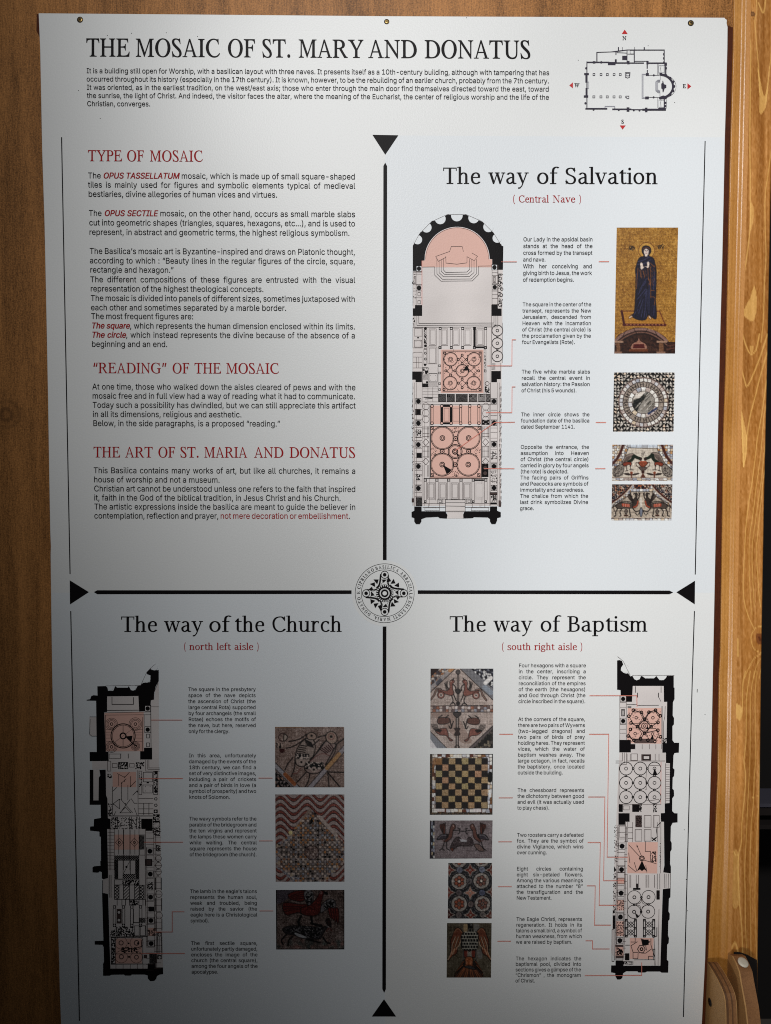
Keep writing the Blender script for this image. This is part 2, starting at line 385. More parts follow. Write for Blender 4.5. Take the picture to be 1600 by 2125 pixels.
SG = {
 'h': (530, bxs((62, 160, 0, 740), (0, 225, 0, 38), (330, 428, 0, 340), (272, 495, 0, 38)) + pl((0, 700), (160, 715), (160, 740), (0, 732)) + pen([(115, 370), (180, 440), (262, 472), (340, 450), (376, 370), (379, 300)])),
 'n': (530, bxs((62, 160, 0, 480), (0, 225, 0, 38), (330, 428, 0, 340), (272, 495, 0, 38)) + pl((0, 450), (160, 465), (160, 495), (0, 485)) + pen([(115, 370), (180, 440), (262, 472), (340, 450), (376, 370), (379, 300)])),
 'm': (800, bxs((62, 160, 0, 480), (0, 225, 0, 38), (325, 418, 0, 340), (270, 475, 0, 38), (590, 685, 0, 340), (535, 750, 0, 38)) + pl((0, 450), (160, 465), (160, 495), (0, 485)) + pen([(115, 370), (180, 440), (255, 472), (330, 450), (366, 370), (370, 300)]) + pen([(375, 370), (440, 440), (518, 472), (595, 450), (634, 370), (637, 300)])),
 'u': (540, bxs((62, 158, 130, 480), (345, 443, 0, 480)) + pl((0, 450), (158, 460), (158, 495), (0, 487)) + pl((285, 450), (443, 460), (443, 495), (285, 487)) + pl((400, 0), (520, 12), (520, 40), (400, 50)) + pen([(110, 180), (125, 80), (190, 25), (270, 30), (345, 75), (395, 140)])),
 'r': (390, bxs((62, 160, 0, 480), (0, 240, 0, 38)) + pl((0, 450), (160, 465), (160, 495), (0, 485)) + pen([(115, 330), (175, 430), (250, 470), (325, 462)]) + pl((300, 390), (345, 390), (352, 482), (290, 480))),
 'e': (455, bxs((90, 400, 262, 300)) + pen([(375, 278), (362, 400), (300, 462), (232, 474), (145, 435), (90, 330), (84, 215), (125, 80), (225, 18), (320, 30), (405, 95)])),
 'o': (520, pen(ell(250, 246, 176, 226), True)),
 'c': (455, pen([(372, 400), (320, 460), (250, 474), (150, 430), (92, 320), (88, 200), (135, 75), (235, 18), (325, 32), (400, 95)]) + pl((340, 350), (392, 350), (392, 470), (350, 475))),
 'a': (485, bxs((288, 382, 80, 350)) + pen([(95, 405), (160, 462), (235, 472), (310, 430), (336, 340)]) + pen([(335, 110), (352, 35), (400, 20), (450, 42)]) + pen([(330, 290), (200, 265), (100, 200), (88, 110), (140, 35), (215, 25), (330, 105)])),
 'y': (505, bxs((-5, 205, 457, 495), (330, 505, 457, 495)) + pl((35, 480), (148, 480), (295, 70), (245, -20)) + pl((395, 480), (448, 480), (240, -80), (150, -190), (60, -208), (52, -150), (130, -140), (195, -70))),
 'w': (715, bxs((-5, 195, 457, 495), (270, 470, 457, 495), (550, 715, 457, 495)) + pl((35, 480), (140, 480), (258, 90), (228, 0), (190, 0)) + pl((200, 0), (245, 0), (390, 470), (350, 480)) + pl((315, 480), (415, 480), (535, 90), (508, 0), (470, 0)) + pl((478, 0), (520, 0), (665, 480), (615, 480))),
 'v': (500, bxs((-5, 200, 457, 495), (320, 495, 457, 495)) + pl((35, 480), (145, 480), (280, 80), (258, 0), (212, 0)) + pl((228, 0), (272, 0), (445, 480), (392, 480))),
 'f': (320, bxs((82, 178, 0, 560), (10, 262, 0, 38), (10, 300, 457, 495)) + pen([(130, 530), (150, 650), (215, 715), (290, 722), (345, 690)])),
 't': (330, bxs((88, 184, 110, 560), (15, 305, 457, 495)) + pl((15, 470), (120, 600), (184, 620), (184, 480)) + pen([(136, 130), (155, 50), (215, 20), (310, 55)])),
 'l': (235, bxs((62, 160, 0, 740), (0, 225, 0, 38)) + pl((0, 700), (160, 715), (160, 740), (0, 732))),
 'i': (235, bxs((62, 160, 0, 480), (0, 225, 0, 38)) + pl((0, 450), (160, 465), (160, 495), (0, 485)) + dotp(108, 650, 58)),
 'p': (540, bxs((62, 160, -205, 480), (0, 240, -205, -167)) + pl((0, 450), (160, 465), (160, 495), (0, 485)) + pen([(110, 395), (190, 455), (290, 472), (390, 420), (432, 300), (420, 150), (340, 40), (230, 18), (130, 70)])),
 'g': (500, pen(ell(220, 330, 130, 142), True) + pen([(150, 205), (95, 150), (120, 85), (240, 70), (370, 50), (410, -30), (350, -130), (220, -165), (90, -140), (50, -70), (100, 0), (170, 40)]) + bxs((320, 460, 440, 478))),
 's': (425, pen([(345, 410), (290, 462), (210, 474), (120, 430), (108, 350), (180, 285), (290, 230), (358, 150), (320, 50), (220, 18), (130, 35), (70, 95)]) + bxs((315, 352, 360, 480), (60, 97, 15, 130))),
 'T': (590, bxs((12, 572, 660, 700), (240, 345, 0, 690), (150, 435, 0, 40), (12, 48, 560, 690), (536, 572, 560, 690))),
 'S': (530, pen([(415, 570), (370, 650), (270, 682), (150, 650), (98, 555), (140, 440), (250, 375), (380, 305), (435, 190), (385, 60), (265, 18), (140, 45), (75, 130)]) + bxs((400, 438, 510, 700), (55, 93, 0, 190))),
 'C': (640, pen([(550, 560), (480, 655), (360, 680), (200, 635), (100, 500), (85, 330), (140, 150), (270, 35), (400, 18), (510, 60), (580, 140)]) + bxs((545, 583, 500, 700))),
 'B': (560, bxs((90, 192, 0, 700), (15, 200, 0, 38), (15, 200, 662, 700)) + pen([(150, 680), (300, 678), (405, 610), (400, 450), (300, 378), (150, 372)]) + pen([(150, 372), (330, 362), (465, 285), (462, 110), (340, 24), (150, 20)])),
 'N': (740, bxs((112, 155, 0, 690), (20, 245, 0, 38), (20, 200, 662, 700), (575, 618, 0, 700), (490, 710, 662, 700)) + pl((100, 700), (220, 700), (625, 0), (555, 0))),
 '(': (260, pen([(215, 760), (120, 620), (85, 400), (85, 220), (120, 0), (215, -150)], pw=(34, 18))),
 ')': (260, pen([(45, 760), (140, 620), (175, 400), (175, 220), (140, 0), (45, -150)], pw=(34, 18))),
}
class SlabFace(Face):
    def tri(self, c):
        if c not in self.cache:
            parts = self.g[c][1]; S = []
            i = 0
            while i < len(parts):
                S.append(parts[i]); i += 1
            P, F = fill_mixed(S); P = P.copy(); P[:, 0] *= self.xs
            self.cache[c] = (P, F)
        return self.cache[c]
def fill_mixed(parts):
    """union of pieces; a closed pen ring arrives as an outer outline followed by its reversed inner one"""
    groups, i = [], 0
    ar = lambda C: float(np.sum(C[:, 0] * np.roll(C[:, 1], -1) - np.roll(C[:, 0], -1) * C[:, 1]))
    while i < len(parts):
        if i + 1 < len(parts) and len(parts[i]) == 72 and len(parts[i + 1]) == 72: groups.append([parts[i], parts[i + 1]]); i += 2
        else: groups.append([parts[i]]); i += 1
    V, E = [], []
    for g in groups:
        for C in g:
            n0 = len(V); V += [Vector(p) for p in C]; E += [(n0 + j, n0 + (j + 1) % len(C)) for j in range(len(C))]
    r = delaunay_2d_cdt(V, E, [], 0, 1e-4); P = np.array([tuple(v) for v in r[0]])
    F = [f for f in r[2] if any(wind(P[list(f)].mean(0), g) != 0 for g in groups)]
    return P, F

BODY = Face(SANS_G, d=6, dy=3)
CAPT = Face(SANS_G, d=10, dy=5)
BOLDI = Face(SANS_G, d=30, dy=12, shear=.19)
SLAB = SlabFace(SG, space=230)
CAPS = Face(ROMAN_G, d=9, dy=4, space=230)
CAPS_R = Face(ROMAN_G, d=4, dy=3, space=260)
SEAL = Face(ROMAN_G, d=26, dy=20, space=260)

def stamp(pr, face, text, x, y, size, slope=0.0, k=1.0, m=None, layer=3, track=0.0):
    """letters from x along a baseline at y; size = cap height; returns the end x"""
    u = size / 700.0
    for c in text:
        if c != ' ':
            P, F = face.tri(c)
            X = x + P[:, 0] * u * k
            pr.raw(np.stack([X, y + slope * (X - x) - P[:, 1] * u], -1), F, m or M_INK, layer)
        a = (face.adv(c) + track) * u * k
        x += a; y += slope * a
    return x
def width(face, text, size, track=0.0): return sum(face.adv(c) + track for c in text) * size / 700.0
def fit(pr, face, text, x0, y0, x1, y1, size, m=None, track=0.0):
    """one word or phrase stretched exactly over x0..x1"""
    w = width(face, text, size, track) - track * size / 700.0
    stamp(pr, face, text, x0, y0, size, (y1 - y0) / (x1 - x0), (x1 - x0) / w, m, 3, track)

def paragraph(lines, size, name='paragraph', label=None, ink=None, face=BODY, dx=0.0):
    """lines: (text, x0, y0, x1, y1); *bold red italic*, ~red~; the words of each line spread over x0..x1"""
    pr = Print(); ratios = []
    parsed = []
    for (t, x0, y0, x1, y1) in lines:
        words, style = [], 0
        for w in t.split(' '):
            runs, cur = [], ''
            for ch in w:
                if ch in '*~':
                    if cur: runs.append((cur, style)); cur = ''
                    style = 0 if style else (1 if ch == '*' else 2)
                else: cur += ch
            if cur: runs.append((cur, style))
            words.append(runs)
        nat = sum(width(BOLDI if s == 1 else face, r, size) for w in words for r, s in w)
        parsed.append((words, nat, x0, y0, x1, y1)); n = len(words) - 1
        ratios.append((x1 - x0) / (nat + n * size * .36))
    k = min(float(np.median(ratios)), min(ratios) * 1.06)
    for (words, nat, x0, y0, x1, y1) in parsed:
        n = len(words) - 1; kk = k
        gap = ((x1 - x0) - nat * k) / n if n else 0
        if n and gap < size * .24: kk = ((x1 - x0) - n * size * .24) / nat; gap = size * .24
        if not n: kk = (x1 - x0) / nat
        x = x0; sl = (y1 - y0) / (x1 - x0)
        for w in words:
            for r, s in w:
                x = stamp(pr, BOLDI if s == 1 else face, r, x, y0 + sl * (x - x0), size, sl, kk, M_RED if s else (ink or M_INK))
            x += gap
    return pr.build(name, None, label)

# ------------------------------------------------------------------ the sheet itself, its backing board and screws
EDGE = [(80, 27), (83, 104), (87, 311), (92, 466), (96.3, 673), (99.3, 829), (101.7, 984), (103.8, 1101), (105.2, 1135), (104.6, 1150), (106, 1269), (108, 1408), (109.6, 1476),
        (111.8, 1534), (114.7, 1726), (119, 1871), (124, 2064), (126.3, 2124), (131, 2320),
        (1450, 2320), (1457, 2125), (1463.8, 1990), (1466, 1900), (1470.5, 1780), (1474.5, 1640), (1477.5, 1530), (1480, 1400), (1483, 1250), (1486, 1100), (1490.5, 900),
        (1495, 700), (1499, 560), (1502.5, 400), (1504.8, 285), (1507.4, 200), (1510, 100), (1510.5, 56), (1508.5, 48), (1509, 41), (1505.5, 38.5), (1504, 36.2), (1380, 35.6), (800, 33), (400, 29.5)]
def outline_xz(pts):
    a = np.array(pts, float); x, z = hit(a[:, 0], a[:, 1]); return np.stack([x, z - PANEL_Z], -1)
O = outline_xz(EDGE)
ctr = O.mean(0)
def inset(P, d):
    T = np.roll(P, -1, 0) - np.roll(P, 1, 0); T /= np.linalg.norm(T, axis=1)[:, None]
    Nn = np.stack([T[:, 1], -T[:, 0]], -1); sgn = np.sign(np.sum(Nn * (P - ctr), 1)); return P - Nn * sgn[:, None] * d
I_ = inset(O, 0.0007)
cuts = [((60, 1230), (1530, 1230)), ((799, 281), (799, 2400)), ((799, 281), (1530, 281))]
V2 = [Vector(p) for p in I_]; n_in = len(V2); E2 = [(i, (i + 1) % n_in) for i in range(n_in)]
for a, b in cuts:
    q = outline_xz([a, b]); E2.append((len(V2), len(V2) + 1)); V2 += [Vector(q[0]), Vector(q[1])]
r = delaunay_2d_cdt(V2, E2, [], 0, 1e-7)
PV = np.array([tuple(v) for v in r[0]]); faces, ids = [], []
hx, hz = hit(np.array([799.0]), np.array([281.0])); mz = hit(np.array([799.0]), np.array([1230.0]))[1]
for f in r[2]:
    c = PV[list(f)].mean(0)
    if wind(c, [I_]) == 0: continue
    top, mid_ = c[1] + PANEL_Z > hz[0], c[1] + PANEL_Z > mz[0]; rt = c[0] > hx[0]
    cool = (not top) and ((mid_ and rt) or (not mid_ and not rt))
    faces.append(tuple(f)); ids.append(1 if cool else 0)
verts = [(p[0], 0.0, p[1]) for p in PV]
b0 = len(verts); n = len(O)
verts += [(p[0], 0.0, p[1]) for p in I_] + [(p[0], 0.0006, p[1]) for p in O] + [(p[0], 0.003, p[1]) for p in O]
for i in range(n):
    j = (i + 1) % n
    faces.append((b0 + i, b0 + j, b0 + n + j, b0 + n + i)); ids.append(2)
    faces.append((b0 + n + i, b0 + n + j, b0 + 2 * n + j, b0 + 2 * n + i)); ids.append(2)
link_mesh('sheet', verts, faces, [M_WARM, M_COOL, M_EDGE], panel, ids)

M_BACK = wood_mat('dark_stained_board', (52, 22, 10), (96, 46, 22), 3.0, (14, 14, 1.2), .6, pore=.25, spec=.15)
GAP = [(-400, 1532), (55, 1523), (99, 1522.5), (330, 1516.2), (560, 1511.4), (760, 1507), (898, 1502.2), (1095, 1499.5), (1359, 1495.5), (1400, 1493), (1618, 1489.8), (1775, 1483), (1912, 1473), (1980, 1470.5), (2125, 1465), (2500, 1450)]
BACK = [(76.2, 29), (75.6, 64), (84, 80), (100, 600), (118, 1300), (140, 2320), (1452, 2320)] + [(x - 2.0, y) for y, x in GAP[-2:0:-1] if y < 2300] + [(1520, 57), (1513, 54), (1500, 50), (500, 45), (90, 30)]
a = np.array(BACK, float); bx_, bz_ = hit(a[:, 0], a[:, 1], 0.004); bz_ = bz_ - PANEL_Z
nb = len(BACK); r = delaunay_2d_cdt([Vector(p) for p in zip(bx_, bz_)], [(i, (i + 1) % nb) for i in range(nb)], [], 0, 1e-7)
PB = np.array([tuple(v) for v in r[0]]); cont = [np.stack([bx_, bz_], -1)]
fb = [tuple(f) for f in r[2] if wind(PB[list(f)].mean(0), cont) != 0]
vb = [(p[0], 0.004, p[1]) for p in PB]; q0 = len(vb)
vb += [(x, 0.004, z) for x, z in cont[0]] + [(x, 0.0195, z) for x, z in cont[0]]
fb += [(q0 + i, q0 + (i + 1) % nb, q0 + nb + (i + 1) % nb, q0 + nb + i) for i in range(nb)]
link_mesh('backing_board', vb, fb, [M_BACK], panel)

M_BRASS = plain_mat('tarnished_brass', (150, 124, 74), .4, .8, .3, 900)
M_HOLE = plain_mat('hole_shadow_wood', (30, 18, 10), .8)
def screw(px, py, rad, ang, off):
    bm = bmesh.new(); prof = [(0, -.0002), (.35, -.0004), (.62, -.0002), (.74, .0004)]
    rings = []
    for rr, yy in prof[1:]:
        rings.append([bm.verts.new((rr * rad * math.cos(t), yy, rr * rad * math.sin(t))) for t in np.linspace(0, 2 * math.pi, 24, endpoint=False)])
    c0 = bm.verts.new((0, prof[0][1] - .0003, 0))
    for i in range(24): bm.faces.new((c0, rings[0][i], rings[0][(i + 1) % 24]))
    for A_, B_ in zip(rings, rings[1:]):
        for i in range(24): bm.faces.new((A_[i], B_[i], B_[(i + 1) % 24], A_[(i + 1) % 24]))
    me = bpy.data.meshes.new('screw'); bm.to_mesh(me); bm.free(); me.materials.append(M_BRASS)
    o = bpy.data.objects.new('screw', me); col.objects.link(o); o.parent = panel
    x, z = hit(px + off, py - off * .3); o.location = (float(x), -0.0003, float(z) - PANEL_Z)
    # the washer-like gap round the head and its slots: recess shade as dark colour
    s = Print(px, py, 1); s.disc(0, 0, rad * 1380, M_HOLE, 0, 28); h = s.build('screw_hole'); 
    bm = bmesh.new()
    for a_ in (ang, ang + math.pi / 2):
        w_, l_ = rad * .09, rad * .5
        P = [(-l_, -w_), (l_, -w_), (l_, w_), (-l_, w_)]
        vs = [bm.verts.new((p * math.cos(a_) - q * math.sin(a_), -.00085 - .00004 * (a_ == ang), p * math.sin(a_) + q * math.cos(a_))) for p, q in P]
        bm.faces.new(vs)
    me = bpy.data.meshes.new('slot'); bm.to_mesh(me); bm.free(); me.materials.append(M_HOLE)
    so = bpy.data.objects.new('slot', me); col.objects.link(so); so.parent = o
screw(166, 41, .0046, .6, 0.8); screw(802.5, 45, .0040, .2, .4); screw(1433.5, 48, .0046, 1.2, .5)

# scratches and specks in the laminate
for pts in [[(150, 428), (190, 462)], [(152, 432), (178, 470), (196, 474)], [(460, 208), (532, 265)], [(1428, 998), (1438, 1022), (1441, 1030)], [(548, 870), (550, 990)],
            [(1463, 1075), (1467, 1072), (1468, 1069)], [(1454, 720), (1459, 712)], [(105, 1138), (109, 1137)], [(105, 1148), (109, 1147.5)], [(1455, 1408), (1457, 1400)]]:
    sc_ = Print(); sc_.line(pts, .5, M_EDGE, 0); sc_.build('scratch')
sc_ = Print(); sc_.line([(1447, 1430), (1446.6, 1437)], 1.3, M_INK, 0); sc_.build('scratch')
for x, y in [(223, 74), (273, 69), (345, 68), (410, 76), (208, 246), (892, 638), (1420, 1722), (1424, 1825), (1345, 95), (1200, 125), (1400, 213), (1463, 1483), (968, 37), (163, 188), (1422, 1998), (1427, 1890)]:
    sc_ = Print(); sc_.disc(x, y, .9, M_INK, 0, 8); sc_.build('speck')

# ------------------------------------------------------------------ title, headings and paragraphs
t = Print()
for w, a, b in (('THE', 179, 270), ('MOSAIC', 281, 458), ('OF', 472, 529.5), ('ST.', 543, 605), ('MARY', 619, 754), ('AND', 764, 866), ('DONATUS', 880, 1102)):
    ya, yb = [117.3 + (q - 179) * .0051 for q in (a, b)]
    fit(t, CAPS, w, a, ya, b, yb, 37.3)
t.build('title')
def heading(words, y0, y1, xa, xb, size, face, m, name='heading'):
    t = Print(); sl = (y1 - y0) / (xb - xa)
    for w, a, b in words: fit(t, face, w, a, y0 + (a - xa) * sl, b, y0 + (b - xa) * sl, size, m)
    return t.build(name)
heading([('TYPE', 182.5, 254), ('OF', 263, 299), ('MOSAIC', 310.5, 422)], 334.4, 335.5, 182, 422, 22.6, CAPS_R, M_RED)
heading([('“READING”', 192, 346.5), ('OF', 357.5, 393), ('THE', 403.5, 459.5), ('MOSAIC', 469, 580)], 774.2, 775.4, 192, 580, 21.5, CAPS_R, M_RED)
heading([('THE', 194, 250), ('ART', 259.5, 317.5), ('OF', 328, 363.5), ('ST.', 373.5, 414), ('MARIA', 423.5, 513.5), ('AND', 527, 589), ('DONATUS', 600, 738)], 949.0, 950.0, 194, 738, 21.8, CAPS_R, M_RED)
heading([('The', 919, 998), ('way', 1013.5, 1097), ('of', 1113, 1157.5), ('Salvation', 1171, 1366)], 381.8, 382.3, 919, 1366, 33.8, SLAB, M_INK)
heading([('The', 251, 327.5), ('way', 340.6, 421.5), ('of', 433, 477.5), ('the', 487, 550), ('Church', 563.7, 710.7)], 1311.2, 1311, 251, 711, 32, SLAB, M_INK)
heading([('The', 932.6, 1009.5), ('way', 1024, 1105), ('of', 1120.4, 1162.5), ('Baptism', 1176.5, 1345.7)], 1310.7, 1310.7, 932, 1346, 32, SLAB, M_INK)
heading([('(', 1064, 1069), ('Central', 1076, 1139), ('Nave', 1146.5, 1194), (')', 1201.5, 1206)], 420.2, 420.4, 1064, 1206, 14.6, SLAB, M_RED, 'subtitle')
heading([('(', 381.7, 386), ('north', 393, 443), ('left', 449.5, 479.5), ('aisle', 486, 526), (')', 533, 537.4)], 1348.5, 1348.5, 381, 538, 14.2, SLAB, M_RED, 'subtitle')
heading([('(', 1041, 1045.5), ('south', 1052, 1102), ('right', 1108.5, 1151), ('aisle', 1157.5, 1197.5), (')', 1204, 1208.8)], 1348.8, 1348.8, 1041, 1209, 14.2, SLAB, M_RED, 'subtitle')

def rows(data, ox, oy, s):
    return [(t, ox + a / s, oy + ya / s, ox + b / s, oy + yb / s) for t, a, ya, b, yb in data]
def block(texts, y0, y1, xl0, xl1, xr0, xr1, last=None, ox=0, oy=0, s=1.0, drop=0.0):
    """evenly leaded block: baselines y0..y1, left edge xl0..xl1, right edge xr0..xr1; last = {line: right end}"""
    n = len(texts); out = []
    for i, t in enumerate(texts):
        f = i / max(1, n - 1); y = y0 + (y1 - y0) * f; xl = xl0 + (xl1 - xl0) * f; xr = xr0 + (xr1 - xr0) * f
        if last and i in last: xr = last[i]
        out.append((t, xl, y, xr, y + drop * (xr - xl)))
    return rows(out, ox, oy, s)

paragraph(rows([('It is a building still open for Worship, with a basilican layout with three naves. It presents itself as a 10th-century building, although with tampering that has', 179.5, 152, 1140, 156.2),
  ('occurred throughout its history (especially in the 17th century). It is known, however, to be the rebuilding of an earlier church, probably from the 7th century.', 179.5, 169.2, 1139.5, 173.2),
  ('It was oriented, as in the earliest tradition, on the west/east axis; those who enter through the main door find themselves directed toward the east, toward', 180, 186.4, 1139.5, 190.2),
  ('the sunrise, the light of Christ. And indeed, the visitor faces the altar, where the meaning of the Eucharist, the center of religious worship and the life of the', 180.3, 203.4, 1139.5, 207.2),
  ('Christian, converges.', 180.5, 220.4, 312.5, 220.9)], 0, 0, 1), 10.4)
Z = (100, 270, 2.286)
paragraph(rows([('The *OPUS TASSELLATUM* mosaic, which is made up of small square-shaped', 188, 229, 1457, 234.5), ('tiles is mainly used for figures and symbolic elements typical of medieval', 189, 272.5, 1457, 278.5),
  ('bestiaries, divine allegories of human vices and virtues.', 190, 316.5, 1088, 320.5)], *Z), 12)
paragraph(rows([('The *OPUS SECTILE* mosaic, on the other hand, occurs as small marble slabs', 192, 407, 1457, 413), ('cut into geometric shapes (triangles, squares, hexagons, etc...), and is used to', 194, 452, 1457, 457),
  ('represent, in abstract and geometric terms, the highest religious symbolism.', 194, 497, 1431, 502)], *Z), 12)
paragraph(rows([('The Basilica’s mosaic art is Byzantine-inspired and draws on Platonic thought,', 196, 587, 1457, 592), ('according to which : “Beauty lines in the regular figures of the circle, square,', 197, 632, 1457, 636.5),
  ('rectangle and hexagon.”', 198, 675.5, 596, 677), ('The different compositions of these figures are entrusted with the visual', 199, 721.5, 1457, 725), ('representation of the highest theological concepts.', 200, 765, 1023, 768),
  ('The mosaic is divided into panels of different sizes, sometimes juxtaposed with', 201, 810, 1457, 815), ('each other and sometimes separated by a marble border.', 202, 854.5, 1131, 857.5), ('The most frequent figures are:', 203, 896, 690, 897.5),
  ('*The square*, which represents the human dimension enclosed within its limits.', 204, 940.5, 1457, 945.5), ('*The circle*, which instead represents the divine because of the absence of a', 205, 984, 1457, 988), ('beginning and an end.', 206, 1028, 567, 1029)], *Z), 12)
Z = (100, 700, 2.286)
paragraph(rows([('At one time, those who walked down the aisles cleared of pews and with the', 209, 247, 1459, 251), ('mosaic free and in full view had a way of reading what it had to communicate.', 209, 290.5, 1457, 293.5), ('Today such a possibility has dwindled, but we can still appreciate this artifact', 210, 334, 1459, 337.5),
  ('in all its dimensions, religious and aesthetic.', 211, 377.5, 919, 379.5), ('Below, in the side paragraphs, is a proposed “reading.”', 212, 420.5, 1101, 423)], *Z), 12)
paragraph(rows([('This Basilica contains many works of art, but like all churches, it remains a', 215, 644, 1459, 647.5), ('house of worship and not a museum.', 216, 687.5, 815, 689.5), ('Christian art cannot be understood unless one refers to the faith that inspired', 217, 730.5, 1459, 733.5),
  ('it, faith in the God of the biblical tradition, in Jesus Christ and his Church.', 217, 773.5, 1389, 776), ('The artistic expressions inside the basilica are meant to guide the believer in', 218, 816, 1459, 818.5), ('contemplation, reflection and prayer, ~not mere decoration or embellishment~.', 218, 859, 1433, 861)], *Z), 12)

D = dict(size=7.7, name='caption', ink=M_GREY, face=CAPT)
Z = (1020, 440, 3.81)
paragraph(block(['Our Lady in the apsidal basin', 'stands at the head of the', 'cross formed by the transept', 'and nave.', 'With her conceiving and', 'giving birth to Jesus, the work', 'of redemption begins.'], 232, 551, 250, 247, 800, 792, {3: 428, 6: 652}, *Z), **{**D, 'size': 8.3})
paragraph(block(['The square in the center of the', 'transept, represents the New', 'Jerusalem, descended from', 'Heaven with the incarnation', 'of Christ (the central circle) is', 'the proclamation given by the', 'four Evangelists (Rote).'], 745, 1043, 244, 240, 789, 785, {6: 660}, *Z), **D)
Z = (1020, 740, 3.81)
paragraph(block(['The five white marble slabs', 'recall the central event in', 'salvation history: the Passion', 'of Christ (his 5 wounds).'], 134, 282, 237, 235, 779, 777, {3: 673}, *Z), **D)
paragraph(block(['The inner circle shows the', 'foundation date of the basilica', 'dated September 1141.'], 472, 569, 232, 231, 775, 774, {2: 660}, *Z), **D)
paragraph(block(['Opposite the entrance, the', 'assumption into Heaven', 'of Christ (the central circle)', 'carried in glory by four angels', '(the rote) is depicted.', 'The facing pairs of Griffins', 'and Peacocks are symbols of', 'immortality and sacredness.', 'The chalice from which the', 'last drink symbolizes Divine', 'grace.'],
  729, 1213, 229, 223.5, 771, 763, {4: 608, 7: 733, 10: 335}, *Z), **D)
D['size'] = 7.5
Z = (100, 1240, 2.286)
paragraph(block(['The square in the presbytery', 'space of the nave depicts', 'the ascension of Christ (the', 'large central Rota) supported', 'by four archangels (the small', 'Rotae) echoes the motifs of', 'the nave, but here, reserved', 'only for the clergy.'], 443, 642, 664, 666, 985, 986, {7: 861}, *Z), **D)
paragraph(block(['In this area, unfortunately', 'damaged by the events of the', '18th century, we can find a', 'set of very distinctive images,', 'including a pair of crickets', 'and a pair of birds in love (a', 'symbol of prosperity) and two', 'knots of Solomon.'], 757, 954, 667, 668.5, 987, 988, {7: 863}, *Z), **D)
Z = (100, 1680, 2.286)
paragraph(block(['The wavy symbols refer to the', 'parable of the bridegroom and', 'the ten virgins and represent', 'the lamps these women carry', 'while waiting. The central', 'square represents the house', 'of the bridegroom (the church).'], 51, 220.5, 669, 671, 989, 990, None, *Z), **D)
paragraph(block(['The lamb in the eagle’s talons', 'represents the human soul,', 'weak and troubled, being', 'raised by the savior (the', 'eagle here is a Christological', 'symbol).'], 395, 534, 673, 675, 991, 992, {5: 764}, *Z), **D)
paragraph(block(['The first sectile square,', 'unfortunately partly damaged,', 'encloses the image of the', 'church (the central square),', 'among the four angels of the', 'apocalypse.'], 641, 777, 677, 680, 993, 995, {5: 807}, *Z), **D)
Z = (800, 1240, 2.353)
paragraph(block(['Four hexagons with a square', 'in the center, inscribing a', 'circle. They represent the', 'reconciliation of the empires', 'of the earth (the hexagons)', 'and God through Christ (the', 'circle inscribed in the square).'], 340, 515, 650, 648, 979, 976, None, *Z), **D)
paragraph(block(['At the corners of the square,', 'there are two pairs of Wyverns', '(two-legged dragons) and', 'two pairs of birds of prey', 'holding hares. They represent', 'vices, which the water of', 'baptism washes away. The', 'large octagon, in fact, recalls', 'the baptistery, once located', 'outside the building.'], 602.5, 863, 647, 644.5, 974.5, 971.5, {9: 866}, *Z), **D)
paragraph(block(['The chessboard represents', 'the dichotomy between good', 'and evil (it was actually used', 'to play chess).'], 949, 1035, 644, 643, 970.5, 969.5, {3: 800}, *Z), **D)
Z = (800, 1680, 2.353)
paragraph(block(['Two roosters carry a defeated', 'fox. They are the symbol of', 'divine Vigilance, which wins', 'over cunning.'], 132, 217.5, 641, 640.5, 967.5, 966.5, {3: 788}, *Z), **D)
paragraph(block(['Eight circles containing', 'eight six-petaled flowers.', 'Among the various meanings', 'attached to the number “8”', 'the transfiguration and the', 'New Testament.'], 297, 439, 640, 639, 965, 963.5, {5: 811}, *Z), **D)
paragraph(block(['The Eagle Christi, represents', 'regeneration. It holds in its', 'talons a small bird, a symbol of', 'human weakness, from which', 'we are raised by baptism.'], 543, 654, 638, 636, 960, 958.5, {4: 912}, *Z), **D)
paragraph(block(['The hexagon indicates the', 'baptismal pool, divided into', 'sections gives a glimpse of the', '“Chrismon” , the monogram', 'of Christ.'], 735, 843, 635, 633.5, 956, 953.5, {4: 730}, *Z), **D)

# ------------------------------------------------------------------ rules, bars, arrowheads, leader lines
def part(name, fn, *a, **k):
    p = Print(); getattr(p, fn)(*a, **k); return p.build(name)
for pts in ([(773, 280), (826.5, 281), (799.5, 321)], [(145, 1204), (145.5, 1254), (184.5, 1228.5)], [(1442, 1205), (1441.5, 1254), (1403.5, 1229)], [(771.5, 2109), (822, 2109), (797, 2073)]):
    part('arrowhead', 'poly', pts)
for pts in ([(799.4, 337.5), (803.3, 345), (802.2, 1162), (794.6, 1162), (795.6, 345)], [(794.2, 1300), (801.8, 1300), (800.8, 2052), (797.2, 2060), (793.4, 2052)],
            [(195, 1228.5), (202, 1224.8), (729.5, 1225), (729.5, 1232.3), (202, 1232.8)], [(867, 1225), (1389, 1225.6), (1396.5, 1229.4), (1389, 1233), (867, 1232.3)]):
    part('divider_bar', 'poly', pts)
for pts in ([(128, 285), (131.5, 466), (145.6, 1191)], [(147, 1268), (165, 2118)], [(1463, 293), (1453, 700), (1442.5, 1192)], [(1440.8, 1268), (1436.6, 1400), (1418, 2110)]):
    part('border_line', 'line', pts, 2.0)
Q = lambda ox, oy, s, pts: [(ox + x / s, oy + y / s) for x, y in pts]
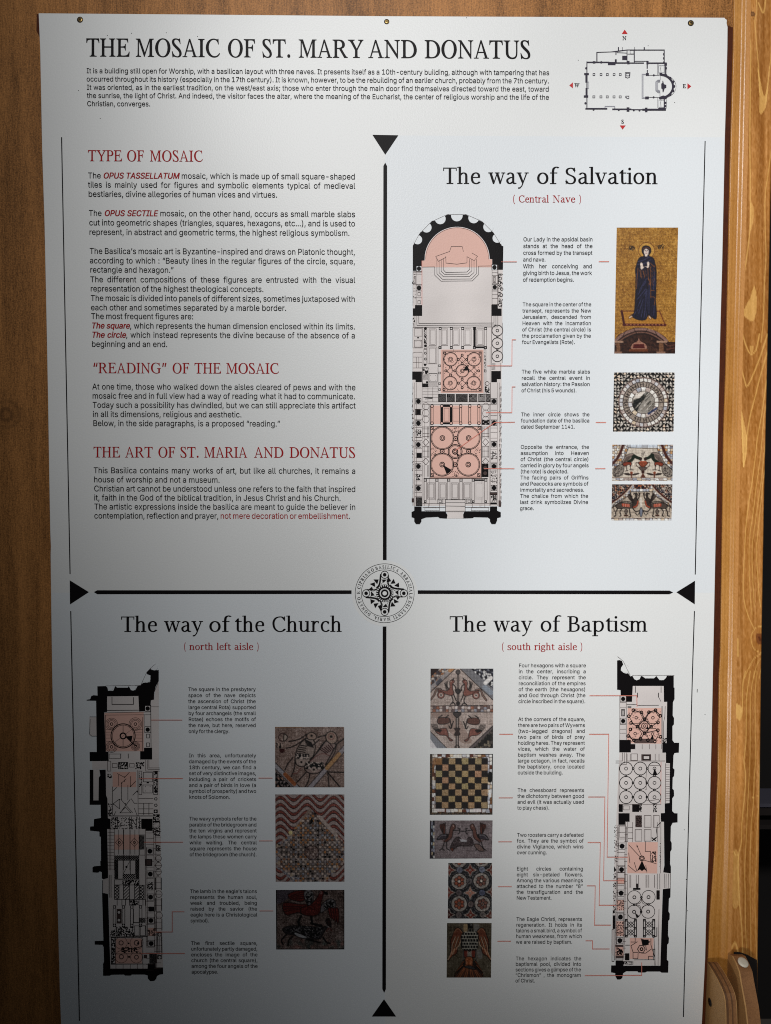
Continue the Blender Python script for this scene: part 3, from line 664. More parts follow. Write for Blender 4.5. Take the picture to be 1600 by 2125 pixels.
leads = [Q(800, 330, 5, [(1222, 1068), (1361, 1068)]), Q(800, 330, 5, [(1202, 1068), (1212, 1068)]), Q(1020, 440, 3.81, [(846, 393), (928, 393)]),
  Q(800, 690, 5, [(1055, 347), (1310, 347), (1312, 76), (1354, 76)]), Q(800, 690, 5, [(1040, 832), (1310, 832), (1312, 565), (1347, 565)]), Q(800, 690, 5, [(725, 1225), (1130, 935), (1341, 931)]), Q(800, 690, 5, [(1020, 1413), (1336, 1413)]),
  Q(1020, 740, 3.81, [(822, 521), (905, 521)]), Q(1020, 740, 3.81, [(818, 886), (899, 886)]),
  Q(100, 1240, 2.286, [(490, 580), (636, 580)]), Q(100, 1240, 2.286, [(430, 858), (639, 857)]), Q(100, 1240, 2.286, [(998, 855), (1064, 855)]),
  Q(100, 1680, 2.286, [(455, 153), (640, 153)]), Q(100, 1680, 2.286, [(1000, 147), (1065, 147)]), Q(100, 1680, 2.286, [(510, 579), (589, 579), (589, 483), (646, 483)]), Q(100, 1680, 2.286, [(1003, 479), (1068, 479)]), Q(100, 1680, 2.286, [(440, 681), (649, 681)]),
  Q(800, 1240, 2.353, [(995, 478.5), (1226, 478.5), (1227, 532)]), Q(800, 1240, 2.353, [(555, 667), (622, 667)]), Q(800, 1240, 2.353, [(552, 977), (620, 977)]),
  Q(800, 1240, 2.353, [(993, 667), (1089, 667)]) + Q(800, 1680, 2.353, [(1081, 231), (1182, 231)]),
  Q(800, 1240, 2.353, [(989, 973), (1070, 973)]) + Q(800, 1680, 2.353, [(1064, 346), (1165, 346)]),
  Q(800, 1680, 2.353, [(550, 156), (617, 156)]), Q(800, 1680, 2.353, [(986, 160), (1048, 160), (1042, 466), (1125, 466)]), Q(800, 1680, 2.353, [(548, 375), (616, 375)]), Q(800, 1680, 2.353, [(982, 371), (1023, 371), (1020, 563), (1100, 563)]),
  Q(800, 1680, 2.353, [(546, 641), (612, 641)]), Q(800, 1680, 2.353, [(976, 639), (1010, 639), (1010, 679), (1093, 679)]), Q(800, 1680, 2.353, [(972, 809), (1250, 808), (1250, 745)])]
for l in leads: part('leader_line', 'line', l, 1.35, M_LINE, 7)

# ------------------------------------------------------------------ round seal with its ring of writing
e = Print(700, 1140, 8)
e.disc(786, 730, 545, M_WARM, 0, 72)
e.ring(786, 728, 489, 1.0, M_INK, 2, 90); e.ring(786, 728, 388, 1.0, M_INK, 2, 80)
cxs, cys = 786, 728
def arc_text(s, a0, a1, r=411, size=50):
    ws = [SEAL.adv(c) for c in s]; tot = sum(ws) - .3 * ws[-1]; acc = 0
    for c, w in zip(s, ws):
        if c != ' ':
            th = math.radians(a0 + (a1 - a0) * (acc + w / 2) / tot)        # clockwise from the top
            P, F = SEAL.tri(c); u = size / 700.0; X = (P[:, 0] - w / 2) * u * .86; Y = r + P[:, 1] * u
            e.raw(e.px(np.stack([cxs + Y * math.sin(th) + X * math.cos(th), cys - Y * math.cos(th) + X * math.sin(th)], -1)), F, M_INK, 2)
        acc += w
for s, a0, a1 in (('BASILICA', -22, 31), ('ABBAZIALE', 37, 101), ('DEI', 105.5, 124), ('SANTI', 129, 160), ('MARIA,', 166, 206), ('DONATO', 212, 260), ('E', 267, 273), ('CIPRIANO', 278, 334)): arc_text(s, a0, a1)
for dx, dy in ((0, -308), (0, 308), (-308, 0), (318, 0)):
    e.ring(cxs + dx, cys + dy, 60, 1.4, M_INK, 3, 30); e.disc(cxs + dx, cys + dy, 30, M_INK, 3, 20)
e.ring(cxs, cys, 109, 9.0, M_INK, 3, 60); e.ring(cxs, cys, 50, 3.4, M_INK, 3, 36)
for k in range(22):
    a = math.radians(k * 360 / 22); c, s = math.cos(a), math.sin(a)
    e.poly([(cxs + p * c - q * s, cys + p * s + q * c) for p, q in [(139, -15), (139, 12), (106, -8)]], M_WARM, 4)
e.ring(cxs, cys, 78, 1.2, M_WARM, 4, 40)
def rot(pts, q):
    a = math.radians(90 * q); c, s = math.cos(a), math.sin(a)
    return [(cxs + (x - cxs) * c - (y - cys) * s, cys + (x - cxs) * s + (y - cys) * c) for x, y in pts]
for q in range(4):
    band = cat([(722, 410), (715, 470), (708, 540), (690, 600), (650, 640)], k=5)
    e.line(rot(band, q), 3.4, M_INK, 3)
    e.line(rot(cat([(848, 430), (842, 510), (850, 580), (890, 630), (960, 648)], k=5), q), 2.0 if q % 2 else 2.6, M_INK, 3)
    e.poly(rot([(745, 500), (822, 500), (765, 555)], q), M_INK, 4)
    e.line(rot(cat([(735, 490), (750, 540), (722, 590)], k=4), q), .8, M_INK, 3); e.line(rot(cat([(832, 490), (822, 540), (845, 590)], k=4), q), .8, M_INK, 3)
for T in ([(600, 498), (685, 500), (662, 578)], [(540, 573), (622, 545), (628, 622)], [(525, 660), (575, 618), (600, 682)], [(845, 452), (895, 525), (822, 545)], [(935, 487), (965, 562), (882, 568)], [(1022, 550), (1025, 630), (946, 600)],
          [(548, 825), (630, 852), (556, 908)], [(602, 900), (685, 890), (628, 975)], [(672, 940), (745, 912), (715, 1010)], [(935, 820), (1024, 872), (945, 892)], [(975, 790), (1050, 782), (1000, 835)], [(905, 865), (965, 940), (882, 948)]):
    e.poly(T, M_INK, 5)
e.build('emblem')

# ------------------------------------------------------------------ small plan with the compass points
g = Print(1180, 50, 5.926)
W = M_PLAN
for r_ in [(218, 462, 230, 1050), (205, 1033, 475, 1052), (535, 1040, 770, 1058), (770, 1048, 905, 1060), (905, 1042, 1195, 1066), (218, 464, 500, 480), (482, 468, 576, 505), (576, 472, 730, 488), (720, 455, 748, 495), (745, 474, 925, 488), (980, 474, 1205, 490),
           (190, 604, 248, 628), (205, 620, 232, 720), (207, 788, 232, 880), (185, 878, 240, 905), (340, 345, 353, 470), (575, 345, 587, 380), (567, 435, 590, 470), (658, 392, 716, 442), (712, 320, 722, 470), (800, 315, 812, 476),
           (810, 315, 1180, 327), (1168, 315, 1180, 482), (1160, 360, 1170, 385), (1160, 410, 1170, 435), (605, 285, 618, 330), (656, 285, 662, 322), (808, 285, 814, 318), (922, 286, 936, 318), (955, 455, 982, 495), (958, 495, 972, 548), (960, 565, 972, 605), (948, 605, 985, 638),
           (1092, 490, 1102, 625), (1175, 485, 1208, 512), (1178, 512, 1195, 615), (940, 893, 985, 925), (1168, 925, 1182, 1050), (1100, 1032, 1195, 1066), (712, 1026, 746, 1078), (938, 1030, 968, 1084), (805, 455, 960, 462), (1160, 462, 1180, 490)]:
    g.rect(*r_, W, 3)
g.poly([(345, 345), (520, 340), (610, 328), (720, 315), (815, 315), (815, 323), (720, 324), (580, 345), (345, 354)], W, 3)
g.line([(590, 352), (718, 358)], 1.0, W); g.line([(724, 370), (800, 372)], 1.0, W); g.box(755, 325, 800, 368, .8, W)
for a0 in range(8):
    A1 = math.radians(-84 + a0 * 21); g.disc(1115 + 178 * math.cos(A1), 768 + 150 * math.sin(A1), 17, W, 4, 10)
g.ring(1112, 768, 170, 4.2, W, 3, 40, 146, -88, 88); g.ring(1112, 770, 208, .6, W, 3, 40, 152, -62, 66)
g.poly([(1115, 605), (1200, 622), (1205, 650), (1150, 640), (1115, 632)], W, 3); g.poly([(1110, 900), (1160, 880), (1205, 890), (1200, 925), (1110, 920)], W, 3)
for x in (310, 397, 475, 558, 634): g.box(x - 12, 610, x + 12, 634, 1.1, W); g.box(x - 14, 884, x + 12, 908, 1.1, W)
g.box(706, 606, 745, 638, 1.1, W); g.line([(695, 598), (755, 598), (750, 655), (725, 665), (697, 655), (695, 598)], 1.2, W); g.line([(700, 887), (740, 887), (740, 918), (715, 918), (712, 905), (700, 905), (700, 887)], 1.2, W)
for o_ in (0, 8, 16): g.line([(950, 616 + o_ * .5), (900 + o_, 616 + o_ * .5), (900 + o_, 914 - o_ * .5), (945, 914 - o_ * .5)], .9, M_RAIL)
for o_ in (0, 12, 24): g.line([(1125, 690 + o_), (1095 + o_ * .3, 690 + o_), (1070 + o_, 712 + o_ * .6), (1070 + o_, 820 - o_ * .6), (1100 + o_ * .3, 845 - o_), (1125, 845 - o_)], 1.4, M_RAIL)
g.poly([(1160, 698), (1168, 730), (1172, 742), (1200, 750), (1200, 785), (1180, 792), (1165, 838), (1155, 838), (1152, 800), (1138, 790), (1138, 735), (1152, 725), (1152, 700)], W, 3)
g.line([(985, 631), (1110, 631)], .8, W); g.line([(985, 902), (1110, 902)], .8, W); g.ring(1046, 631, 9, 1, W); g.ring(1044, 902, 9, 1, W)
g.line([(1125, 640), (1125, 690)], .8, W); g.line([(1122, 845), (1122, 895)], .8, W)
for y0 in (512, 935): g.box(1108, y0, 1172, y0 + 88, .8, M_RAIL); g.line([(1135, y0 + 5), (1130, y0 + 30), (1135, y0 + 82)], .8, W)
g.line([(445, 1036), (447, 1014), (565, 1014), (567, 1036)], 1.8, M_RAIL); g.box(236, 712, 246, 795, .9, M_RAIL); g.line([(1095, 910), (1095, 1030)], .8, W); g.line([(1205, 490), (1205, 610)], .7, W); g.line([(1203, 930), (1200, 1040)], .7, W)
for x in (320, 400, 305): g.disc(x, 472, 14, W, 4, 10)
for x, y in ((214, 545), (205, 975), (305, 1052), (615, 1056), (800, 1060), (870, 1062), (1195, 545), (1190, 970), (1190, 1010)): g.disc(x, y, 13, W, 4, 10)
g.build('floor_plan', None, 'small black outline plan of the whole church')
for pts in ([(688, 70), (653, 122), (724, 122)], [(8, 755), (52, 718), (52, 790)], [(1460, 730), (1506, 767), (1460, 803)], [(628, 1248), (700, 1248), (663, 1297)]):
    p_ = Print(1180, 50, 5.926); p_.poly(pts, M_ARROW); p_.build('compass_arrow')
for ch, x0, x1, y in (('N', 660, 710, 197), ('W', 70, 132, 776), ('E', 1402, 1442, 787), ('S', 647, 678, 1225)):
    p_ = Print(); fit(p_, SEAL, ch, 1180 + x0 / 5.926, 50 + y / 5.926, 1180 + x1 / 5.926, 50 + y / 5.926, 7.8, M_INK); p_.build('compass_letter')

# ------------------------------------------------------------------ the three large mosaic plans
def tint(plan, prs, label=None):
    for k, fn, a in prs:
        p = Print(*k); getattr(p, fn)(*a, m=M_PINK, layer=2); p.build('tinted_area', plan)
def column(g, x, y, r=22, sq=28, m=None):
    g.box(x - sq, y - sq, x + sq, y + sq, .8, m or M_INK, 3); g.disc(x, y, r, M_INK, 4, 16)
def rosette(g, x, y, r, w=1.2, dbl=True, core=22, m=None):
    m = m or M_INK
    g.ring(x, y, r, w, m, 3, 40)
    if dbl: g.ring(x, y, r - 7, .5, M_SOFT, 3, 40)
    g.ring(x, y, core, 1.1, m, 3, 16); g.ring(x, y, core * .55, .9, m, 3, 12)
def wedge(g, x, y, tx, ty, half=28):
    d = math.hypot(tx - x, ty - y); nx, ny = -(ty - y) / d, (tx - x) / d
    g.poly([(x, y), (tx + nx * half, ty + ny * half), (tx - nx * half, ty - ny * half)], M_INK, 4)
S_ = M_SOFT
# --- central nave
k1, k2 = (800, 330, 5), (800, 690, 5)
g = Print(*k1)
g.poly([(378, 1050), (1107, 1040), (1107, 1150), (1216, 1150), (1212, 1800), (1212, 2125), (1204, 2200), (1200, 3600), (283, 3600), (280, 2200), (283, 1165), (378, 1160)], M_PAPER, 1)
g.poly([(283, 1160), (283, 908), (350, 785), (475, 655), (640, 580), (835, 580), (1000, 650), (1120, 770), (1200, 900), (1222, 905), (1218, 1150), (1162, 1150), (1160, 1095), (1107, 1095), (1107, 1040), (1080, 1035)] +
       [(743 + 338 * math.cos(math.radians(t)), 1040 - 338 * math.sin(math.radians(t))) for t in range(4, 177, 6)] + [(405, 1052), (380, 1056), (380, 1108), (323, 1110), (323, 1160)], M_INK, 2)
for cx, cy, rr in ((332, 838, 48), (426, 712, 52), (568, 622, 56), (740, 588, 60), (915, 612, 56), (1068, 706, 54), (1158, 822, 48)): g.disc(cx, cy, rr, M_COOL, 3, 26)
for t in ((652, 590), (830, 590), (490, 655), (985, 660), (372, 770), (1105, 772), (1190, 895), (300, 910)): g.disc(*t, 15, M_INK, 4, 6)
g.line([(283, 905), (350, 780), (475, 652), (640, 577), (835, 577), (1000, 648), (1120, 768), (1200, 898)], .6, M_SOFT, 5)
g.ring(743, 1040, 326, .6, S_, 4, 50, a0=180, a1=360)
g.line([(520, 1012), (665, 960), (682, 908), (795, 908), (808, 962)], .8, S_, 4); g.line([(625, 1010), (627, 1080), (740, 1092), (845, 1078), (845, 1010)], .9, S_, 4)
g.line([(520, 1012), (548, 1062), (628, 1020)], .9, S_, 4); g.line([(845, 1015), (920, 1055), (955, 1010), (895, 975)], .7, S_, 4)
for P in ([(378, 1122), (510, 1120), (510, 1205), (575, 1268), (900, 1265), (965, 1200), (965, 1112), (1105, 1110)], [(533, 1040), (533, 1190), (590, 1248), (890, 1245), (943, 1190), (943, 1040)], [(556, 1060), (556, 1180), (602, 1222), (870, 1220), (918, 1178), (918, 1055)],
          [(578, 1050), (578, 1165), (612, 1197), (855, 1195), (895, 1160), (895, 1045)], [(600, 1040), (600, 1150), (625, 1178), (845, 1173), (872, 1145), (872, 1040)]): g.line(P, .75, M_INK, 4)
column(g, 347, 1137); column(g, 347, 1338, 24, 30); column(g, 1130, 1123, 22, 28); column(g, 1133, 1330, 22, 28)
g.line([(378, 1056), (378, 1515)], 1.2, M_LINE, 5)
for r_ in ((283, 1550, 380, 1628), (306, 1516, 380, 1552), (1098, 1512, 1165, 1628), (1140, 1552, 1204, 1628)): g.rect(*r_, M_INK, 2)
for x in (284, 318, 378): g.line([(x, 1165), (x, 1520)], .7, S_, 3)
for x in (1105, 1160, 1168): g.line([(x, 1100), (x, 1515)], .8, S_, 3)
for y in (1168, 1180, 1195, 1300, 1370, 1440): g.line([(284, y), (378, y)], .6, S_, 3)
for y in (1180, 1210, 1290, 1370, 1408, 1446, 1508): g.line([(1105, y), (1165, y)], .6, S_, 3)
for r_ in ((296, 1220, 312, 1290), (335, 1385, 362, 1420), (335, 1470, 362, 1503), (1115, 1220, 1142, 1282), (1122, 1228, 1134, 1272)): g.box(*r_, .8, S_)
for cx, cy, rr in ((1188, 1240, 16), (1185, 1285, 15), (1205, 1350, 14), (1200, 1412, 16), (1188, 1475, 12), (1190, 1515, 18), (288, 1285, 10)): g.ring(cx, cy, rr, 1.3, M_INK, 3, 14)
g.specks(1168, 1180, 1216, 1540, 34, 1.3, 26); g.specks(284, 1190, 312, 1500, 10, .9, 18)
for k in range(4): g.line([(1175 + 9 * k, 1188), (1175 + 9 * k, 1212)], .9)
for i_ in range(3):
    d_ = i_ * 20; g.line([(305 + d_, 1630), (305 + d_, 1746 - d_), (1165 - d_, 1742 - d_), (1165 - d_, 1630)], .85, M_INK, 3)
g.specks(285, 1635, 302, 1740, 12, 1.2, 14)
for x0_, x1_ in ((453, 527), (575, 645), (695, 765), (815, 888), (945, 1020)):
    g.box(x0_, 1762, x1_, 1935, .7, S_); g.box(x0_ + 12, 1774, x1_ - 12, 1923, .55, S_)
for x in (556, 578, 672, 694, 790, 812, 912, 936, 1028, 1048): g.line([(x, 1745), (x, 1962)], .7, S_)
for x in (567, 683, 800, 922, 1038): g.box(x - 11, 1748, x + 11, 1770, 1.3); g.box(x - 11, 1945, x + 11, 1967, 1.3)
g.rect(915, 1752, 932, 1955, M_SOFT, 2); g.hatch(915, 1752, 932, 1955, 9, 1.0, M_INK, 3, True)
g.rect(932, 1945, 1030, 1962, M_SOFT, 2); g.hatch(932, 1945, 1030, 1962, 8, 1.0, M_INK, 3)
g.box(283, 1748, 385, 1960, .7, S_); g.box(300, 1758, 378, 1838, .6, S_); g.box(300, 1880, 375, 1952, .8, S_); g.rect(328, 1848, 348, 1860, M_INK, 3)
for x, y in ((316, 1892), (360, 1892), (316, 1940), (360, 1940)): g.disc(x, y, 3, M_INK, 3, 6)
g.box(400, 1745, 428, 1965, .8, S_); g.specks(402, 1770, 426, 1920, 46, 1.3, 13); g.disc(414, 1760, 13, M_INK, 4, 12); g.disc(414, 1938, 13, M_INK, 4, 12)
for cy in (1780, 1912, 2047): g.ring(1160, cy, 56, 1.5, M_INK, 3, 36); g.ring(1160, cy, 14, 1.3, M_INK, 3, 14)
for cy in (1845, 1980): g.ring(1160, cy, 8, 1.6, M_INK, 3, 10)
g.line([(1100, 1630), (1100, 2115)], .8, S_); g.line([(1213, 1700), (1213, 2115)], .6, S_)
# lower half, its own measuring frame
h = Print(*k2)
for r_ in ((277, 405, 378, 490), (312, 480, 378, 515), (1097, 400, 1197, 484), (1097, 480, 1156, 516)): h.rect(*r_, M_INK, 2)
h.box(440, 150, 532, 325, .8, S_); h.box(454, 162, 518, 318, .6, S_); h.box(398, 175, 428, 335, .9, S_); h.line([(545, 150), (545, 630)], .9, S_)
for y in (215, 275): h.ring(412, y, 13, 1, M_INK, 3, 4)
h.disc(410, 335, 12); h.line([(284, 205), (284, 400)], .6, S_); h.line([(284, 215), (300, 205), (380, 205), (380, 365)], .7, S_); h.line([(284, 255), (380, 255)], .6, S_); h.line([(322, 255), (322, 365)], .7, S_); h.line([(345, 255), (345, 365)], .7, S_); h.line([(284, 312), (380, 312)], .6, S_); h.line([(284, 368), (380, 368)], .7, S_)
h.box(384, 365, 442, 565, .9); h.specks(384, 365, 442, 430, 22, 1.6, 20); h.rect(386, 434, 440, 486, M_INK, 3); h.hatch(386, 434, 440, 486, 12, 1.0, M_PAPER, 4); h.disc(430, 408, 11); h.disc(430, 516, 11); h.hatch(384, 530, 442, 566, 9, .9, M_INK, 3, True)
h.rect(452, 368, 536, 422, M_SOFT, 2); h.hatch(452, 368, 536, 422, 7, 1.0, M_PAPER, 3, True); h.box(452, 425, 536, 512, .8); h.rect(448, 516, 536, 566, M_SOFT, 2); h.hatch(448, 516, 536, 566, 8, .8, M_PAPER, 3)
for x, y in ((468, 445), (520, 445), (468, 495), (520, 495)): h.disc(x, y, 3, M_INK, 3, 6)
h.box(598, 200, 995, 610, 1.1, S_, 3); h.box(588, 190, 1004, 618, .5, S_, 3); h.box(1022, 180, 1042, 640, .8, S_); h.line([(1085, 150), (1085, 700)], .7, S_)
for cx, cy in ((675, 278), (918, 278), (672, 525), (915, 525)): rosette(h, cx, cy, 71, 1.3)
rosette(h, 797, 398, 66, 1.3, True, 20)
for cx, cy in ((795, 235), (795, 322), (755, 280), (842, 280), (625, 398), (720, 398), (675, 358), (675, 442), (868, 398), (918, 358), (966, 398), (918, 442), (795, 485), (795, 572), (755, 525), (842, 525), (615, 214), (980, 214), (607, 592), (979, 592)): h.ring(cx, cy, 11, 1.6, M_INK, 3, 12)
for cx, cy in ((796, 280), (672, 398), (918, 398), (796, 528)): h.line([(cx, cy - 34), (cx + 34, cy), (cx, cy + 34), (cx - 34, cy)], 1.0, S_, 3, True)
h.specks(600, 205, 992, 605, 150, .8, 16, S_); h.poly([(805, 395), (838, 345), (872, 392)], M_INK, 4); h.specks(810, 300, 880, 400, 16, 1.1, 26)
for y in (155, 345, 420, 530, 592): h.box(552, y - 9, 570, y + 9, 1.0)
for x in (682, 800, 922, 1032): h.box(x - 10, 148, x + 10, 168, 1.3)
h.line([(702, 170), (702, 205)], .8, S_)
h.box(1028, 390, 1044, 410, 1.0); h.specks(1034, 560, 1078, 628, 26, 1.8, 18); h.ring(1054, 530, 22, 1, S_, 3, 8); h.specks(1024, 200, 1042, 390, 30, .9, 8)
h.rect(1098, 318, 1138, 388, M_INK, 2); h.hatch(1098, 318, 1138, 388, 12, 1.0, M_PAPER, 3); h.line([(1190, 318), (1190, 400)], .8, S_)
for x0_, x1_, st, cr in ((548, 625, 9, False), (636, 716, 11, True), (730, 850, 11, True), (866, 950, 13, True), (964, 1035, 12, False), (1045, 1086, 14, True)):
    h.box(x0_, 641, x1_, 715, .8); h.hatch(x0_, 641, x1_, 715, st, .9, M_INK, 3, cr)
for x in (566, 652, 880, 992): 
    for dx, dy in ((-9, -9), (9, -9), (-9, 9), (9, 9)): h.disc(x + dx, 654 + dy, 6, M_INK, 4, 8)
for y in (520, 545, 575, 600, 633): h.line([(384, y + 40), (545, y + 40)], .5, S_)
for x in (440, 490): h.line([(x, 570), (x, 715)], .7, S_)
for y in (720, 745): h.line([(384, y), (1150, y)], .7, S_)
h.line([(400, 672), (490, 676)], 1.6); h.line([(412, 690), (486, 684)], 1.3)
h.line([(465, 758), (465, 1505)], 1.0, S_, 3); h.line([(995, 758), (995, 1505)], .8, S_, 3)
for x in (483, 583, 681, 779, 873, 968):
    h.ring(x, 763, 15, 1.3, M_INK, 3, 14); h.ring(x, 942, 15, 1.3, M_INK, 3, 14)
    for d in (-11, 11): h.line([(x + d, 775), (x + d, 930)], 1.1, M_INK, 3)
for r_ in ((575, 778, 596, 928), (670, 778, 692, 928), (600, 750, 665, 772), (600, 932, 665, 952)): h.rect(*r_, M_SOFT, 2); h.hatch(*r_, 8, 1.0, M_INK, 3, True)
h.box(700, 785, 765, 920, .6, S_); h.box(608, 785, 658, 920, .8, S_)
h.line([(460, 968), (1000, 968)], 1.4, M_PAPER, 3); h.box(468, 974, 994, 1500, 1.2, M_INK, 3)
for cx, cy in ((590, 1095), (862, 1095), (588, 1370), (858, 1370)): 
    h.ring(cx, cy, 119, 1.5, M_INK, 3, 48); h.ring(cx, cy, 109, .8, M_INK, 3, 48); h.ring(cx, cy, 25, 1.5, M_INK, 4, 18); h.ring(cx, cy, 13, 1.1, M_INK, 4, 12)
h.ring(722, 1235, 72, 1.8, M_INK, 3, 36); h.ring(722, 1235, 60, 1.0, M_INK, 3, 36); h.ring(722, 1235, 27, 2.0, M_INK, 4, 18); h.ring(722, 1235, 14, 1.3, M_INK, 4, 12)
for cx, cy in ((727, 1100), (588, 1233), (862, 1233), (722, 1372)): h.ring(cx, cy, 21, 1.8, M_INK, 4, 16); h.disc(cx, cy, 8, M_SOFT, 4, 10)
h.poly([(597, 1375), (685, 1425), (635, 1472)], M_INK, 5); h.poly([(730, 1245), (768, 1272), (745, 1285)], M_INK, 5)
for r_ in ((690, 985, 765, 1040), (690, 1440, 765, 1495), (472, 1195, 530, 1280), (925, 1195, 990, 1280)): h.specks(*r_, 34, 1.1, 9)
for x, y in ((484, 992), (972, 992), (484, 1478), (968, 1478)): h.box(x - 14, y - 14, x + 14, y + 14, 1.2); h.line([(x - 12, y - 12), (x + 12, y + 12)], 1.0); h.disc(x, y, 5, M_INK, 4, 8)
for y in (713, 940, 1163, 1388, 1615): column(h, 340, y, 24, 28)
for y in (713, 938, 1160, 1388, 1612): column(h, 1125, y, 24, 28)
for x in (283, 302, 322, 380, 402, 458, 1000, 1080, 1090, 1160, 1180): h.line([(x, 520 if x < 390 or x > 1082 else 745), (x, 1800)], .55, S_, 3)
for x in (284, 1190, 1200): 
    for y in range(560, 1780, 60): h.line([(x, y), (x + random.uniform(-7, 3), y + random.uniform(18, 50))], 1.0, S_)
for y in (800, 855, 900, 985, 1030, 1090, 1120, 1205, 1250, 1300, 1340, 1430, 1475, 1540, 1580, 1660, 1700): h.line([(302, y), (380, y)], .6, S_); h.line([(1088, y + 6), (1160, y + 6)], .6, S_)
for r_ in ((312, 797, 362, 852), ): h.rect(*r_, M_SOFT, 2); h.hatch(*r_, 8, .9, M_INK, 3, True); h.box(*r_, 1.4)
h.specks(315, 1010, 366, 1085, 30, 1.2, 14); h.box(315, 1010, 366, 1085, .8); h.hatch(320, 1250, 375, 1300, 11, 1.3, M_INK, 3, True); h.specks(315, 1470, 375, 1530, 26, 1.3, 20); h.hatch(314, 1710, 380, 1800, 9, .8, M_INK, 3, True)
h.specks(1090, 1235, 1158, 1320, 40, 1.2, 12); h.specks(1085, 1435, 1160, 1570, 60, 1.1, 10)
h.specks(272, 760, 296, 1420, 46, .9, 15, S_); h.specks(1180, 760, 1202, 1580, 40, .9, 18, S_)
for y0 in (770, 840, 905): h.line(ell(418, y0 - 5, 34, 38), .7, S_, 3, True); h.line(ell(1040, y0, 34, 38), .7, S_, 3, True)
for x0_ in (388, 1008):
    for d in (0, 14, 46, 60):
        h.line([(x0_ + d, 975), (x0_ + d, 1100)], .8, S_); h.line([(x0_ + d, 1175), (x0_ + d, 1300)], .8, S_)
        if x0_ < 500: h.line([(x0_ + d, 1375), (x0_ + d, 1495)], .8, S_)
    for y in (1138, 1338): h.line([(x0_ + 30, y - 36), (x0_ + 62, y), (x0_ + 30, y + 36), (x0_ - 2, y)], 1.0, S_, 3, True)
    for y in (980, 1000, 1050, 1080, 1185, 1230, 1290): h.line([(x0_ - 4, y), (x0_ + 66, y)], .8, S_)
h.rect(1000, 905, 1078, 958, M_INK, 2); h.poly([(1040, 892), (1072, 932), (1040, 955), (1008, 932)], M_PAPER, 3); h.hatch(1018, 912, 1062, 945, 8, .9, M_INK, 4, True)
h.rect(998, 1360, 1068, 1500, M_INK, 2); h.disc(1034, 1405, 20, M_SOFT, 3, 12); h.disc(1034, 1460, 20, M_SOFT, 3, 12)
h.line([(395, 1515), (1060, 1515)], 1.3)
for x in (412, 533, 655, 783, 910, 1040): h.box(x - 12, 1519, x + 12, 1542, 1.5); h.line([(x - 14, 1542), (x - 14, 1740)], .8, S_); h.line([(x + 14, 1542), (x + 14, 1740)], .8, S_)
for x in (473, 594, 719, 847): h.box(x - 38, 1560, x + 38, 1728, .8, S_); h.box(x - 26, 1572, x + 26, 1716, .6, S_)
h.rect(925, 1550, 1020, 1728, M_SOFT, 2); h.hatch(925, 1550, 1020, 1728, 10, 1.0, M_PAPER, 3, True); h.rect(945, 1572, 1002, 1706, M_PAPER, 4); h.rect(925, 1524, 1022, 1540, M_INK, 2)
for x in (412, 910, 1038): h.rect(x - 13, 1742, x + 13, 1768, M_INK, 3); h.disc(x, 1755, 6, M_PAPER, 4, 8)
for x in (568, 868): h.box(x - 26, 1728, x + 26, 1775, .9); h.box(x - 13, 1738, x + 13, 1765, .8)
h.rect(622, 1735, 826, 1860, M_PAPER, 3); h.rect(640, 1858, 808, 1930, M_PAPER, 3)
h.box(622, 1735, 826, 1860, 1.0, M_INK, 4); h.line([(622, 1765), (826, 1765)], .8, M_INK, 4); h.line([(622, 1800), (826, 1803)], 1.1, M_INK, 4); h.line([(630, 1852), (818, 1852)], .6, S_, 4)
for y in (1775, 1815): h.line([(384, y), (620, y)], .8, S_); h.line([(828, y), (1080, y)], .8, S_)
for x in (448, 560, 900, 980, 1030): h.line([(x, 1775), (x, 1812)], .8, S_)
for x0_, x1_ in ((408, 560), (890, 1070)): h.box(x0_, 1818, x1_, 1848, .7, S_)
h.box(1084, 1660, 1156, 1682, 1.0); h.rect(1084, 1660, 1156, 1680, M_SOFT, 2); h.box(1090, 1685, 1152, 1760, .7); h.specks(1095, 1690, 1148, 1755, 26, 1.6, 20); h.rect(1084, 1766, 1156, 1784, M_INK, 2); h.rect(1172, 1742, 1196, 1808, M_SOFT, 3); h.rect(272, 1720, 296, 1762, M_SOFT, 3)
h.poly([(270, 1862), (298, 1850), (298, 1806), (374, 1806), (374, 1855), (620, 1855), (642, 1895), (635, 1930), (560, 1925), (545, 1912), (420, 1918), (372, 1935), (372, 1960), (355, 1987), (315, 1987), (298, 1960), (298, 1925), (270, 1915)], M_INK, 5)
h.poly([(1195, 1865), (1157, 1850), (1157, 1806), (1083, 1806), (1083, 1855), (820, 1855), (805, 1890), (808, 1928), (900, 1925), (920, 1915), (1060, 1918), (1083, 1935), (1083, 1960), (1100, 1987), (1140, 1987), (1157, 1950), (1157, 1925), (1195, 1915)], M_INK, 5)
nave = g.build('floor_plan', None, 'mosaic plan of the central nave ending in a black scalloped apse')
h.build('floor_pattern', nave)
halfd = [(743 + 334 * math.cos(math.radians(t)), 1042 - 334 * math.sin(math.radians(t))) for t in range(0, 181, 6)]
tint(nave, [(k1, 'poly', (halfd + [(408, 1054), (378, 1056), (378, 1124), (1105, 1124), (1105, 1042), (1078, 1042)],)), (k2, 'rect', (573, 178, 1016, 628)), (k2, 'rect', (466, 758, 992, 950)), (k2, 'rect', (464, 972, 994, 1514))])

